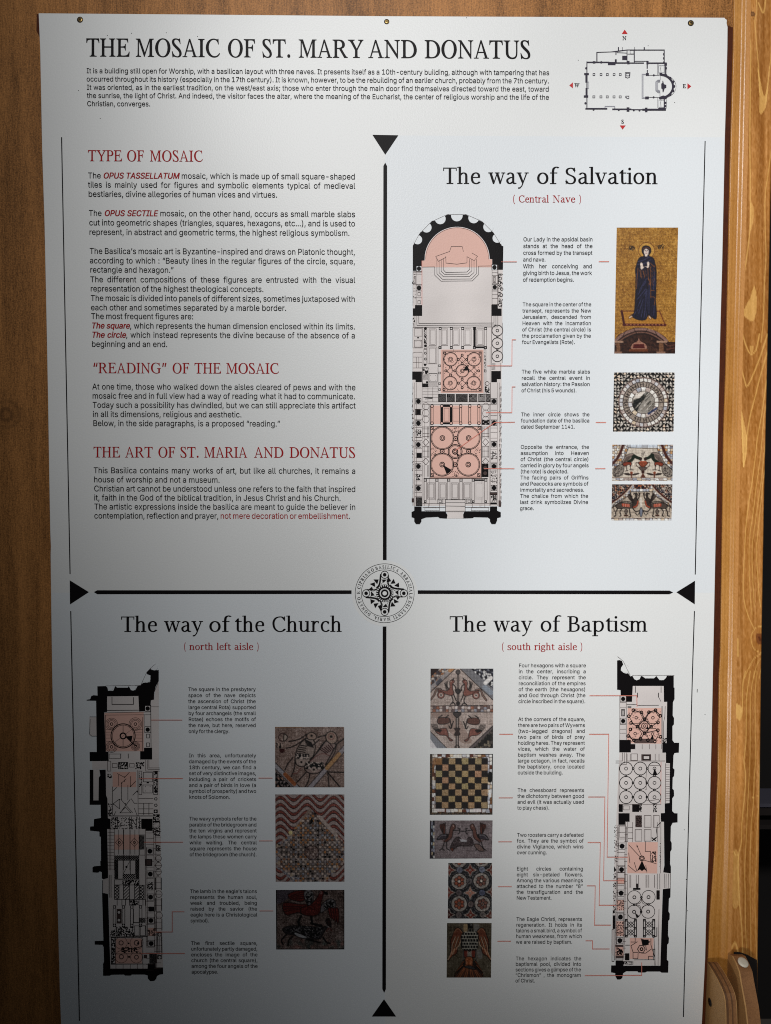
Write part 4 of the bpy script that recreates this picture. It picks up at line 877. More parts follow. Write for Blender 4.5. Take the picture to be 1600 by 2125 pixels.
# --- north aisle
a1, a2 = (170, 1370, 6.07), (170, 1700, 6.07)
g = Print(*a1)
g.poly([(315, 450), (715, 450), (720, 640), (800, 640), (800, 570), (870, 500), (912, 500), (925, 380), (968, 262), (970, 1400), (985, 1960), (990, 2125), (1000, 2800), (1020, 3870), (820, 3885), (360, 3885), (330, 2700), (310, 2000), (300, 1372), (130, 1372), (130, 1270), (300, 1270), (300, 1150), (285, 1150), (285, 650), (315, 650)], M_PAPER, 1)
g.rect(95, 712, 185, 955, M_PAPER, 1); g.rect(140, 1375, 222, 1775, M_PAPER, 1)
g.poly([(195, 328), (300, 325), (322, 345), (330, 385), (395, 385), (420, 325), (445, 345), (580, 345), (590, 325), (620, 378), (675, 375), (700, 325), (735, 318), (770, 285), (860, 275), (865, 190), (818, 175), (822, 145), (870, 105), (880, 122), (960, 125), (968, 120), (968, 262), (930, 330), (912, 400), (910, 495), (870, 505), (865, 570), (795, 575), (793, 640), (722, 645), (712, 450), (318, 455), (318, 650), (282, 655), (300, 1150), (335, 1155), (338, 1268), (100, 1270), (98, 1155), (188, 1155), (180, 510), (60, 508), (60, 498), (105, 490), (120, 450), (150, 440), (198, 445)], M_INK, 2)
g.disc(815, 232, 50, M_COOL, 3, 20); g.disc(915, 85, 42, M_COOL, 3, 18); g.line([(740, 318), (818, 150), (870, 95), (930, 45)], .6, S_, 4); g.line([(300, 322), (740, 315)], .6, S_, 4)
g.disc(360, 345, 34, M_COOL, 3, 16); g.disc(645, 345, 36, M_COOL, 3, 16)
for r_ in ((735, 1145, 885, 1250), (783, 1102, 885, 1150), (100, 1380, 145, 1775), (98, 1765, 235, 1820)): g.rect(*r_, M_INK, 2)
g.poly([(222, 1380), (300, 1378), (305, 1700), (322, 1740), (328, 1990), (360, 1998), (362, 2125), (104, 2125), (104, 2095), (150, 2090), (155, 2000), (240, 1985), (236, 1790), (210, 1770), (214, 1480), (232, 1450)], M_INK, 2)
g.rect(750, 1996, 890, 2125, M_INK, 2)
g.line([(380, 460), (380, 555), (650, 555), (650, 465)], 1.3); g.line([(318, 632), (718, 628)], 1.2); g.line([(285, 662), (865, 650)], .8); g.line([(290, 690), (865, 685)], .8)
for cx, cy, rr in ((375, 803, 75), (675, 803, 80), (375, 1090, 70), (675, 1080, 55)):
    for q in (1, .78, .58): g.ring(cx, cy, rr * q, .9, S_, 3, 30)
    g.ring(cx, cy, 17, 1.5, M_INK, 3, 12)
g.ring(520, 952, 152, 2.0, M_INK, 3, 44); g.ring(520, 952, 136, .9, M_INK, 3, 44); g.ring(520, 952, 36, 2.8, M_INK, 3, 20)
g.poly([(545, 958), (640, 950), (625, 1020), (590, 1005)], M_INK, 4); g.line([(520, 815), (520, 915)], 1.2, S_); g.line([(520, 985), (520, 1090)], 1.2, S_); g.line([(600, 1010), (685, 1080)], 2.0)
for d in (-100, -55, 55, 100): g.line([(520, 952), (520 + d * 1.2, 952 + abs(d) * (-.9 if d > 0 else .9))], .5, S_)
g.line([(300, 690), (302, 1145)], 1.0, S_); g.line([(768, 715), (762, 1140)], 1.0, S_)
for y in (870, 905, 940, 980, 1020): g.line([(300, y), (375, y)], .6, S_); g.line([(665, y), (765, y)], .6, S_)
column(g, 830, 606, 27, 35); column(g, 830, 872, 27, 38); g.line([(868, 560), (872, 1105)], 1.2); g.line([(785, 690), (785, 830)], .9, S_)
for y in (930, 1040): g.box(815, y, 852, y + 48, 1.1)
g.line([(870, 585), (968, 585)], .7, S_); g.line([(905, 495), (912, 400), (960, 285)], .8, S_)
g.line([(100, 712), (180, 712)], .8); g.line([(105, 740), (98, 930), (125, 955), (185, 955)], 1.0)
for x0_, y0_, x1_, y1_ in ((345, 1180, 490, 1235), (385, 1300, 445, 1350), (600, 1300, 660, 1345), (325, 1270, 365, 1395)): g.box(x0_, y0_, x1_, y1_, .9, S_)
g.line([(490, 1175), (490, 1235)], 1.3); g.line([(585, 1175), (585, 1235)], 1.3)
g.specks(460, 1285, 580, 1365, 36, 1.8, 30); g.box(462, 1285, 578, 1365, 1.3); g.specks(680, 1285, 785, 1365, 30, 1.9, 26); g.specks(322, 1430, 372, 1480, 14, 2.2, 22)
for P in ([(805, 1255), (805, 1395), (980, 1395)], [(830, 1255), (830, 1372), (980, 1375)], [(845, 1255), (845, 1355), (980, 1355)]): g.line(P, .9, S_)
for P in ([(445, 1425), (540, 1475), (600, 1410)], [(500, 1545), (560, 1490)], [(500, 1545), (500, 1760)], [(580, 1570), (580, 1760)], [(465, 1440), (465, 1580)], [(615, 1460), (615, 1590), (680, 1520)], [(390, 1650), (440, 1600)], [(390, 1810), (470, 1750), (475, 1870), (400, 1810)],
          [(480, 1925), (610, 1750)], [(490, 1750), (640, 1920)], [(550, 1850), (480, 1920), (620, 1920), (550, 1850)], [(385, 1590), (385, 1950)], [(705, 1380), (710, 1960)], [(640, 1700), (700, 1640)], [(620, 1740), (660, 1800), (700, 1800)], [(400, 1960), (430, 1900)], [(660, 1860), (700, 1960)]): g.line(P, 1.0)
for x, y in ((538, 1470), (535, 1520), (548, 1806), (500, 1545), (612, 1585), (400, 1810), (700, 1655), (475, 1755)): g.disc(x, y, 8, M_INK, 4, 8)
g.rect(335, 1955, 890, 1964, M_INK, 3)
g.box(720, 1395, 755, 1690, .9, S_); g.specks(722, 1400, 752, 1600, 18, 1.4, 20); g.box(775, 1410, 890, 1530, 1.0); g.box(770, 1570, 890, 1670, 1.0); g.rect(815, 1535, 845, 1550, M_INK)
for x, y in ((800, 1590), (860, 1590), (800, 1645), (860, 1645)): g.disc(x, y, 5, M_INK, 3, 6)
g.box(905, 1400, 955, 1690, 1.0); g.specks(908, 1420, 952, 1640, 44, 1.6, 20); g.disc(932, 1415, 18); g.disc(932, 1650, 20)
for y in (1745, 1825): g.ring(932, y, 18, 1.3, M_INK, 3, 5)
g.rect(905, 1880, 955, 1925, M_INK); g.disc(930, 1902, 12, M_PAPER, 4, 8); g.rect(895, 1940, 980, 2125, M_INK, 2); g.hatch(895, 2045, 980, 2120, 20, 1.2, M_PAPER, 3); g.disc(960, 1998, 22, M_PAPER, 4, 12); g.disc(960, 1998, 11, M_INK, 5, 10); g.specks(896, 1942, 980, 2030, 20, 1.2, 18, M_PAPER, 3)
for y in (1740, 1800, 1870, 1930): g.line([(715, y), (900, y)], 1.0, S_)
for x in (780, 845): g.line([(x, 1800), (x, 1945)], 1.2)
g.specks(335, 1800, 385, 1950, 30, 1.5, 24); g.specks(365, 1975, 745, 2125, 150, 1.4, 22)
for x in (380, 420, 450, 600, 625, 690, 725): g.line([(x, 1970), (x, 2125)], 1.1)
h = Print(*a2)
h.rect(748, 0, 890, 110, M_INK, 2); h.rect(805, 100, 892, 145, M_INK, 2); h.rect(895, 30, 985, 105, M_INK, 2); h.hatch(905, 40, 975, 95, 16, 1.4, M_PAPER, 3)
h.poly([(153, 8), (360, 6), (360, 105), (318, 110), (330, 660), (328, 740), (275, 755), (252, 745), (252, 665), (225, 655), (205, 672), (135, 668), (135, 605), (155, 592), (235, 585), (232, 530), (242, 520), (240, 220), (222, 215), (222, 155), (104, 142), (104, 95), (153, 92)], M_INK, 2)
h.poly([(255, 928), (285, 930), (330, 942), (335, 1100), (345, 1480), (360, 1880), (828, 1880), (832, 1815), (930, 1812), (932, 1865), (1022, 1865), (1022, 1950), (980, 1955), (945, 1975), (935, 2010), (912, 2035), (860, 2038), (832, 2005), (828, 1965), (790, 1955), (630, 1955), (615, 1968), (545, 1968), (530, 1955), (370, 1958), (350, 1970), (268, 1970), (268, 1820), (280, 1790), (275, 1610), (260, 1580), (162, 1578), (162, 1533), (272, 1530)], M_INK, 2)
h.poly([(262, 760), (330, 735), (335, 940), (265, 925)], M_PAPER, 1)
for x in (345, 365, 410, 525, 605, 720, 800): h.line([(x, 110), (x, 640)], .9, S_)
for x, y0, y1 in ((345, 700, 985), (368, 700, 985), (262, 765, 925)): h.line([(x, y0), (x, y1)], 1.2)
for y in range(120, 660, 42): h.line([(325, y), (408, y + 3)], .7, S_)
h.line([(525, 130), (525, 440)], 1.6); h.line([(607, 130), (607, 440)], 1.6); h.line([(465, 130), (465, 440)], .9); h.line([(668, 130), (668, 440)], .9)
for cx in (472, 662):
    h.line([(cx, 235), (cx + 48, 290), (cx, 340), (cx - 48, 290)], 1.0, S_, 3, True); h.ring(cx, 290, 14, 1.4, M_INK, 3, 10)
h.hatch(725, 200, 785, 380, 16, 1.1, M_INK, 3, True); h.box(725, 195, 795, 450, .9)
h.hatch(412, 455, 720, 510, 22, 1.5, M_INK, 3, True); h.hatch(412, 510, 452, 750, 20, 1.7, M_INK, 3, True); h.hatch(680, 510, 722, 750, 20, 1.7, M_INK, 3, True); h.hatch(515, 690, 675, 750, 26, 1.4, M_INK, 3, True)
h.line([(455, 515), (675, 515)], 1.0); h.line([(520, 515), (520, 690), (610, 690), (610, 515), (520, 690)], .9); h.disc(562, 598, 13); h.box(455, 515, 520, 750, .8); h.box(612, 515, 675, 690, .8)
h.box(412, 760, 722, 825, 1.0); h.specks(515, 762, 720, 825, 44, 1.7, 32)
for x0_, x1_, cr in ((412, 468, True), (525, 600, False), (665, 722, False), (732, 785, True)): h.hatch(x0_, 830, x1_, 1005, 40, 1.4, M_INK, 3, cr); h.box(x0_, 830, x1_, 1005, 1.3)
h.line([(412, 1008), (800, 1008)], 1.1)
for x in (445, 505, 550, 600, 655, 720, 770, 800): h.line([(x, 1010), (x, 1085)], 1.2)
h.specks(600, 1012, 715, 1080, 34, 1.7, 28)
for x in (412, 525, 630, 740):
    for y in (1103, 1335): h.rect(x - 20, y - 20, x + 20, y + 20, M_INK, 2); h.disc(x, y, 12, M_PAPER, 3, 10)
    h.line([(x - 17, 1125), (x - 17, 1315)], 1.2); h.line([(x + 17, 1125), (x + 17, 1315)], 1.2)
h.rect(440, 1128, 500, 1312, M_SOFT, 2); h.disc(468, 1170, 21, M_PAPER, 3, 14); h.disc(468, 1268, 21, M_PAPER, 3, 14); h.ring(468, 1170, 21, 1.2, M_INK, 4, 14); h.ring(468, 1268, 21, 1.2, M_INK, 4, 14)
h.line([(650, 1125), (650, 1300), (725, 1300)], 1.5); h.specks(360, 1400, 660, 1468, 130, 2.2, 16); h.specks(410, 1350, 650, 1400, 40, 2.0, 20); h.line([(350, 1480), (825, 1475)], 1.3)
h.box(665, 1340, 722, 1465, .9); h.box(735, 1340, 800, 1465, 1.3)
h.box(372, 1488, 422, 1815, 1.3); h.specks(380, 1490, 420, 1810, 46, 2.0, 32); h.box(372, 1488, 768, 1820, 1.0); h.line([(372, 1695), (768, 1692)], 1.1); h.line([(365, 1825), (828, 1822)], .9); 
for cx, cy, rr in ((495, 1555, 45), (690, 1555, 50), (498, 1730, 45), (688, 1735, 42)): h.ring(cx, cy, rr * .6, 1.6, S_, 3, 12); h.ring(cx, cy, rr + 32, .8, S_, 3, 26)
h.specks(500, 1610, 700, 1680, 42, 2.4, 26); h.disc(710, 1560, 14); h.disc(595, 1730, 13); h.disc(590, 1560, 10); h.line([(700, 1615), (755, 1600), (748, 1520)], 1.5)
for x in (430, 520, 610, 700, 770): h.line([(x, 1825), (x, 1880)], .8, S_)
for y in (400, 688, 978, 1272, 1562): column(h, 858 + (y - 400) * .014, y, 30, 40)
h.rect(810, 508, 880, 578, M_SOFT, 2); h.box(808, 505, 882, 580, 1.8); h.specks(825, 790, 892, 880, 46, 1.6, 18); h.hatch(838, 1100, 912, 1158, 16, 1.6, M_INK, 3, True); h.specks(835, 1370, 928, 1470, 34, 1.8, 28, S_)
h.rect(780, 1705, 822, 1750, M_SOFT, 2); h.hatch(850, 1690, 945, 1810, 14, 1.1, M_INK, 3, True)
for x0_, x1_, y0_, y1_ in ((795, 815, 350, 1600), (905, 930, 110, 1880)): h.line([(x0_, y0_), (x0_ + 18, y1_)], 1.0, S_); h.line([(x1_, y0_), (x1_ + 14, y1_)], 1.0, S_)
for y in range(150, 1880, 72): h.line([(910, y), (1000, y)], .7, S_); h.line([(812, y + 20), (905, y + 20)], .7, S_)
h.specks(895, 110, 985, 210, 40, 1.8, 22); h.specks(930, 320, 990, 400, 24, 1.8, 26); h.hatch(725, 1240, 800, 1300, 20, 1.2, M_INK, 3, True)
for cy, rr in ((490, 38), (580, 38), (660, 36), (940, 42), (1210, 42)): h.ring(958 + cy * .012, cy, rr, .9, S_, 3, 22)
for y in (530, 625, 710): h.disc(960, y, 9)
for x in (925, 1000): h.line([(x, 735), (x, 890)], 1.7); h.line([(x + 5, 990), (x + 5, 1150)], 1.5); h.line([(x + 8, 1250), (x + 8, 1400)], 1.5)
for y in (1450, 1738): h.rect(950, y - 28, 1006, y + 24, M_INK, 2); h.disc(980, y, 16, M_PAPER, 3, 12)
h.line([(955, 1475), (960, 1705)], 1.8); h.line([(1005, 1475), (1008, 1705)], 1.8); h.rect(978, 1475, 984, 1705, M_INK)
north = g.build('floor_plan', None, 'mosaic plan of the north aisle with black walls, in the dark lower left')
h.build('floor_pattern', north)
tint(north, [(a1, 'poly', ([(285, 662), (778, 655), (778, 1145), (300, 1148)],)), (a1, 'rect', (388, 1405, 682, 1598)), (a2, 'rect', (412, 192, 722, 382)), (a2, 'rect', (838, 1368, 930, 1470)), (a2, 'poly', ([(430, 1515), (450, 1500), (740, 1500), (760, 1520), (755, 1815), (425, 1815)],))])

# --- south aisle
b1, b2 = (1250, 1350, 6.07), (1250, 1690, 6.07)
g = Print(*b1)
g.poly([(380, 445), (775, 445), (775, 645), (815, 650), (810, 1165), (755, 1170), (755, 1285), (800, 1290), (800, 1415), (850, 1418), (845, 1920), (785, 1925), (780, 2045), (780, 2165), (770, 2790), (865, 2800), (858, 3000), (755, 3005), (730, 3965), (262, 3965), (170, 3900), (110, 3800), (150, 2700), (205, 1440), (215, 1280), (215, 570), (300, 570), (300, 645), (370, 645)], M_PAPER, 1)
g.poly([(185, 125), (215, 120), (245, 130), (262, 175), (235, 215), (232, 250), (265, 280), (300, 290), (325, 285), (350, 325), (378, 318), (400, 360), (430, 375), (470, 360), (485, 320), (505, 325), (540, 350), (650, 350), (680, 320), (690, 335), (720, 372), (770, 372), (800, 345), (812, 318), (898, 318), (898, 465), (908, 470), (908, 610), (888, 650), (885, 820), (902, 850), (900, 930), (882, 950), (882, 1130), (905, 1162), (966, 1162), (962, 1285), (908, 1290), (895, 1320), (888, 1480), (908, 1500), (902, 1580), (885, 1600), (882, 1740), (900, 1760), (902, 1830), (880, 1860), (878, 2020), (905, 2048), (946, 2050), (946, 2125), (735, 2125), (735, 2048), (785, 2045), (785, 1925), (845, 1920), (850, 1418), (800, 1415), (800, 1285), (755, 1285), (755, 1165), (808, 1165), (815, 645), (775, 645), (772, 445), (382, 445), (372, 645), (300, 645), (298, 575), (230, 572), (228, 498), (185, 492)], M_INK, 2)
g.disc(285, 228, 50, M_WARM, 3, 18); g.poly([(240, 60), (275, 170), (355, 300), (330, 285), (250, 200), (232, 130)], M_WARM, 1); g.line([(190, 75), (262, 135), (350, 315)], .6, S_, 4); g.line([(375, 312), (905, 312)], .5, S_, 4)
for r_ in ((212, 1125, 358, 1282), (202, 2048, 342, 2125)): g.rect(*r_, M_INK, 2)
column(g, 260, 608, 27, 36); column(g, 260, 886, 27, 36)
for x in (218, 300): g.line([(x, 575), (x, 1125)], .9, S_)
for y in (655, 720, 930, 990, 1040): g.line([(218, y), (300, y)], .7, S_)
g.box(240, 742, 278, 822, 1.3); g.box(250, 752, 268, 812, .8); g.line([(415, 450), (415, 530)], 1.2); g.line([(738, 450), (738, 530)], 1.2); g.line([(442, 530), (442, 590)], 1.5); g.line([(705, 530), (705, 590)], 1.5); g.line([(305, 680), (430, 680)], 1); g.line([(440, 690), (710, 688)], 1.0); g.line([(710, 590), (735, 640)], .8)
for k in range(4): g.line([(322 + 12 * k, 700), (322 + 12 * k, 724)], 1.5)
hexes = ((425, 845), (635, 845), (530, 950), (412, 1045), (630, 1050))
for cx, cy in hexes:
    rr = 82 if (cx, cy) != (530, 950) else 70
    g.line([(cx + rr * math.cos(math.radians(t)), cy + rr * math.sin(math.radians(t))) for t in range(0, 360, 60)], 1.1, M_INK, 3, True)
    g.ring(cx, cy, 17, 1.5, S_, 3, 12)
g.ring(530, 950, 38, 1.6, M_INK, 3, 18); g.disc(565, 975, 15, M_INK, 4, 10)
for x, y in ((388, 750), (490, 778), (585, 775), (668, 750), (330, 825), (728, 820), (360, 910), (698, 902), (440, 955), (612, 958), (530, 862), (528, 1040), (352, 992), (697, 1002), (325, 1075), (730, 1085), (395, 1128), (480, 1110), (572, 1128), (658, 1145)): g.ring(x, y, 17, 2.0, M_INK, 4, 12)
for P in ([(490, 778), (530, 862), (585, 775)], [(360, 910), (440, 955), (530, 1040), (697, 1002)], [(698, 902), (612, 958), (530, 862), (440, 955)], [(388, 750), (490, 778)], [(612, 958), (528, 1040), (480, 1110)], [(585, 775), (668, 750), (728, 820)], [(325, 1075), (395, 1128), (480, 1110)]): g.line(P, 2.0, S_, 3)
g.poly([(632, 1060), (600, 1112), (648, 1115)], M_INK, 5); g.hatch(400, 1110, 640, 1165, 14, 1.2, S_, 3, True); g.specks(320, 730, 740, 1165, 130, .9, 18, S_)
g.rect(745, 700, 755, 1170, M_SOFT, 3); g.line([(790, 700), (785, 830), (770, 900), (768, 1160)], 1.0, S_); g.specks(760, 1100, 805, 1165, 22, 1.4, 18); g.rect(358, 1178, 412, 1240, M_SOFT, 3); g.hatch(358, 1178, 412, 1240, 14, 1.1, M_INK, 4, True)
for x in (500, 590, 672, 745): g.line([(x, 1180), (x, 1240)], .9, S_)
for x in (310, 350, 440, 664, 712): g.line([(x, 1300), (x, 1385)], 1.0, S_)
g.rect(490, 1306, 612, 1384, M_SOFT, 2); g.rect(515, 1324, 592, 1368, M_PAPER, 3); g.box(515, 1324, 592, 1368, 1.4, M_INK, 4); g.line([(305, 1390), (790, 1390)], 1.0, S_); g.box(362, 1300, 440, 1382, .8, S_)
for P in ([(300, 1285), (300, 1435), (215, 1438)], [(275, 1285), (275, 1415), (165, 1415)], [(252, 1285), (252, 1390), (165, 1390)]): g.line(P, .9, S_)
for j, cy in enumerate((1485, 1665, 1845)):
    for i, cx in enumerate((297, 476, 655)):
        g.ring(cx, cy, 81, 1.35, M_INK, 3, 36); g.ring(cx, cy, 19, 1.2, M_INK, 3, 14)
for x, y in ((387, 1485), (565, 1485), (385, 1665), (563, 1665), (383, 1845), (560, 1845), (295, 1575), (476, 1575), (655, 1575), (293, 1754), (476, 1754), (653, 1754)): g.ring(x, y, 11, 1.8, M_INK, 3, 10)
g.poly([(655, 1480), (632, 1562), (692, 1562)], M_INK, 5); g.line([(555, 1500), (545, 1640), (552, 1750), (535, 1755)], .9, S_); g.line([(590, 1450), (640, 1445), (730, 1450)], .8, S_); g.line([(540, 1885), (640, 1885), (700, 1870), (730, 1900)], .8, S_)
g.line([(210, 1440), (208, 1935)], 1.0, S_); g.line([(738, 1400), (735, 1930)], 1.0, M_LINE); g.line([(795, 1420), (795, 1920)], 1.0, S_)
for y in range(1440, 1920, 30): g.line([(798, y), (845, y)], .7, S_)
g.rect(205, 1938, 255, 2030, M_SOFT, 2); g.rect(375, 1938, 462, 2030, M_SOFT, 2); g.hatch(375, 1938, 462, 2030, 12, 1.0, M_INK, 3, True); g.hatch(205, 1938, 255, 2030, 12, 1.2, M_INK, 3, True); g.box(398, 1960, 440, 2010, 1.4, M_INK, 4); g.specks(462, 1938, 492, 2034, 26, 1.8, 18); g.specks(640, 1938, 682, 2034, 26, 1.8, 16); g.box(262, 1955, 338, 2005, .8, S_); g.line([(205, 1935), (740, 1935)], .8, S_)
h = Print(*b2)
for r_ in ((202, 0, 342, 92), (202, 90, 286, 130)): h.rect(*r_, M_INK, 2)
h.poly([(735, 0), (946, 0), (946, 100), (885, 105), (862, 150), (858, 330), (872, 360), (872, 440), (855, 470), (852, 620), (862, 660), (862, 742), (765, 728), (780, 640), (775, 92), (738, 90)], M_INK, 2)
h.poly([(760, 940), (858, 928), (856, 1040), (838, 1060), (832, 1220), (848, 1250), (846, 1320), (830, 1340), (826, 1520), (838, 1560), (834, 1620), (816, 1640), (812, 1830), (832, 1850), (828, 1992), (745, 1992), (725, 1978), (560, 1978), (540, 1990), (455, 1990), (440, 1975), (300, 1975), (262, 2000), (250, 2060), (225, 2078), (185, 2078), (160, 2030), (162, 1998), (108, 1988), (110, 1902), (165, 1900), (165, 1838), (262, 1838), (265, 1905), (730, 1905)], M_INK, 2)
for x in (780, 802, 830, 856): h.line([(x, 745), (x - 2, 928)], .9)
h.rect(415, 12, 496, 160, M_SOFT, 2); h.specks(415, 12, 496, 160, 90, 1.2, 10)
for x0_, y0_, x1_, y1_ in ((525, 12, 612, 160), (640, 12, 715, 160), (410, 190, 495, 335), (525, 190, 612, 335)): h.box(x0_, y0_, x1_, y1_, .9, S_); h.line([(x0_ + 10, y0_), (x0_ + 10, y1_)], .6, S_)
for x in (290, 318, 380, 735, 690): h.line([(x, 95), (x, 345)], .9, S_)
h.line([(735, 100), (690, 140), (680, 200), (690, 280), (650, 320)], 1.4); h.line([(620, 290), (672, 332)], 2.0); h.line([(625, 332), (672, 290)], 2.0)
for y in (165, 230, 300): h.line([(320, y), (380, y)], .8, S_)
h.line([(735, 350), (728, 740)], .9, S_); h.specks(722, 360, 732, 700, 18, 1.4, 12); h.line([(690, 745), (690, 940)], 1.0); h.line([(722, 745), (722, 940)], 1.0)
h.ring(497, 552, 31, 1.8, M_INK, 3, 8); h.ring(497, 552, 17, 1.2, M_INK, 3, 12); h.poly([(497, 578), (435, 712), (470, 690), (498, 712), (525, 690), (558, 712)], M_INK, 4)
for P in ([(430, 380), (490, 520)], [(400, 600), (435, 720)], [(330, 480), (345, 610)], [(540, 340), (540, 465), (600, 465)], [(605, 460), (605, 595)], [(630, 510), (630, 600)], [(668, 460), (668, 600)], [(330, 380), (470, 530)], [(525, 575), (680, 620)], [(560, 730), (545, 640)], [(322, 640), (420, 722)]): h.line(P, 1.2, S_, 3)
h.specks(600, 465, 680, 600, 30, 1.7, 20); h.disc(438, 400, 9, M_SOFT)
for x in (345, 357, 425, 455, 548, 560, 583, 655): h.line([(x, 760), (x, 920)], 1.0, S_)
h.rect(428, 870, 448, 930, M_INK, 3); h.rect(385, 925, 478, 948, M_INK, 3)
for cx, cy in ((402, 1042), (580, 1040), (398, 1225), (575, 1222)): h.ring(cx, cy, 84, 1.2, M_INK, 3, 36); h.ring(cx, cy, 19, 1.6, M_INK, 3, 14)
for x, y in ((490, 1042), (398, 1135), (580, 1132), (487, 1225)): h.ring(x, y, 10, 2.0, M_INK, 4, 10)
h.line(cat([(490, 1055), (480, 1110), (420, 1135), (470, 1150), (488, 1210)], k=4), 1.0, S_); h.line(cat([(490, 1055), (510, 1120), (570, 1132), (510, 1160), (490, 1210)], k=4), 1.0, S_)
h.poly([(405, 1232), (458, 1275), (430, 1300)], M_INK, 5); h.rect(680, 955, 720, 1070, M_SOFT, 3); h.hatch(680, 955, 720, 1070, 14, 1.1, M_INK, 4, True)
for x in (300, 415, 528, 645):
    h.line([(x - 13, 1330), (x - 13, 1540)], 1.8); h.line([(x + 13, 1330), (x + 13, 1540)], 1.8)
    for y in (1330, 1432, 1532): h.box(x - 12, y - 9, x + 12, y + 9, 2.0)
for cx in (357, 588):
    for cy in (1385, 1485): h.line([(cx - 38, cy - 38), (cx + 38, cy + 38)], 1.3); h.line([(cx + 38, cy - 38), (cx - 38, cy + 38)], 1.3); h.line([(cx, cy - 36), (cx + 36, cy), (cx, cy + 36), (cx - 36, cy)], 1.2, M_INK, 3, True)
h.line([(685, 1420), (685, 1530), (640, 1550)], 1.6)
h.line([(490 + 48 * math.cos(t), 1695 + 52 * math.sin(t)) for t in np.radians(range(0, 360, 60))], 1.8, S_, 3, True); h.ring(492, 1695, 18, 2.2, M_INK, 3, 8)
h.poly([(480, 1558), (605, 1600), (550, 1650), (505, 1650)], M_SOFT, 4); h.hatch(500, 1575, 580, 1640, 11, 1.3, M_INK, 5, True)
for P in ([(355, 1655), (440, 1600)], [(360, 1655), (385, 1735), (445, 1735)], [(412, 1555), (412, 1605), (355, 1605)], [(545, 1655), (555, 1710)], [(450, 1735), (445, 1815), (385, 1815), (385, 1735)], [(610, 1560), (610, 1640), (660, 1800)], [(580, 1830), (580, 1785), (640, 1785)], [(490, 1745), (545, 1745), (620, 1690)]): h.line(P, 1.4, S_, 3)
h.box(640, 1695, 660, 1830, 1.3); h.rect(285, 1748, 338, 1835, M_SOFT, 2); h.hatch(285, 1748, 338, 1835, 14, 1.2, M_INK, 3, True); h.rect(262, 1850, 388, 1890, M_INK, 2); h.specks(270, 1855, 380, 1885, 24, 1.5, 18, M_PAPER, 3); h.line([(288, 1645), (345, 1645)], 1.2); h.line([(660, 1840), (660, 1905)], 1.1); h.line([(400, 1830), (640, 1828)], 1.0)
for y, x in ((398, 246), (693, 240), (990, 234), (1290, 226), (1587, 218)): column(h, x, y, 31, 40)
for dx in (-58, -44, 42, 56): h.line([(248 + dx, 150), (214 + dx, 1830)], .9, S_)
for y in range(140, 1830, 84): h.line([(192 - y * .02, y), (292 - y * .02, y)], .8, S_); h.line([(282 - y * .015, y + 30), (318 - y * .015, y + 30)], .8, S_)
h.specks(150, 120, 190, 620, 60, 1.1, 20, S_); h.specks(135, 740, 170, 1250, 40, 1.4, 24); h.rect(130, 1270, 160, 1440, M_INK, 3); h.box(120, 1450, 146, 1850, 1.2, S_); h.poly([(145, 650), (175, 700), (145, 725)], M_INK); h.poly([(130, 1200), (160, 1225), (130, 1250)], M_INK); h.box(212, 145, 290, 285, .8, S_)
h.specks(180, 1080, 272, 1205, 40, 1.5, 18, S_); h.specks(175, 1350, 268, 1530, 90, 1.8, 12, S_); h.rect(165, 1640, 265, 1668, M_SOFT, 3); h.rect(165, 1775, 265, 1810, M_SOFT, 3); h.specks(180, 1680, 255, 1765, 26, 2.2, 36, M_INK); h.box(188, 800, 278, 872, 1.2, S_)
h.line([(712, 1190), (700, 1900)], .9, S_); h.line([(650, 1560), (665, 1900)], .9, S_); h.line([(312, 750), (318, 1320)], .9, S_)
south = g.build('floor_plan', None, 'mosaic plan of the south aisle with black walls, right of the captions')
h.build('floor_pattern', south)
tint(south, [(b1, 'poly', ([(318, 725), (742, 722), (742, 1172), (308, 1168)],)), (b2, 'poly', ([(318, 350), (697, 348), (690, 743), (313, 740)],)), (b2, 'rect', (186, 796, 278, 874)), (b2, 'rect', (178, 1076, 272, 1208)), (b2, 'rect', (172, 1345, 270, 1532)), (b2, 'rect', (164, 1640, 266, 1808)), (b2, 'poly', ([(345, 1555), (645, 1556), (635, 1820), (345, 1818)],))])

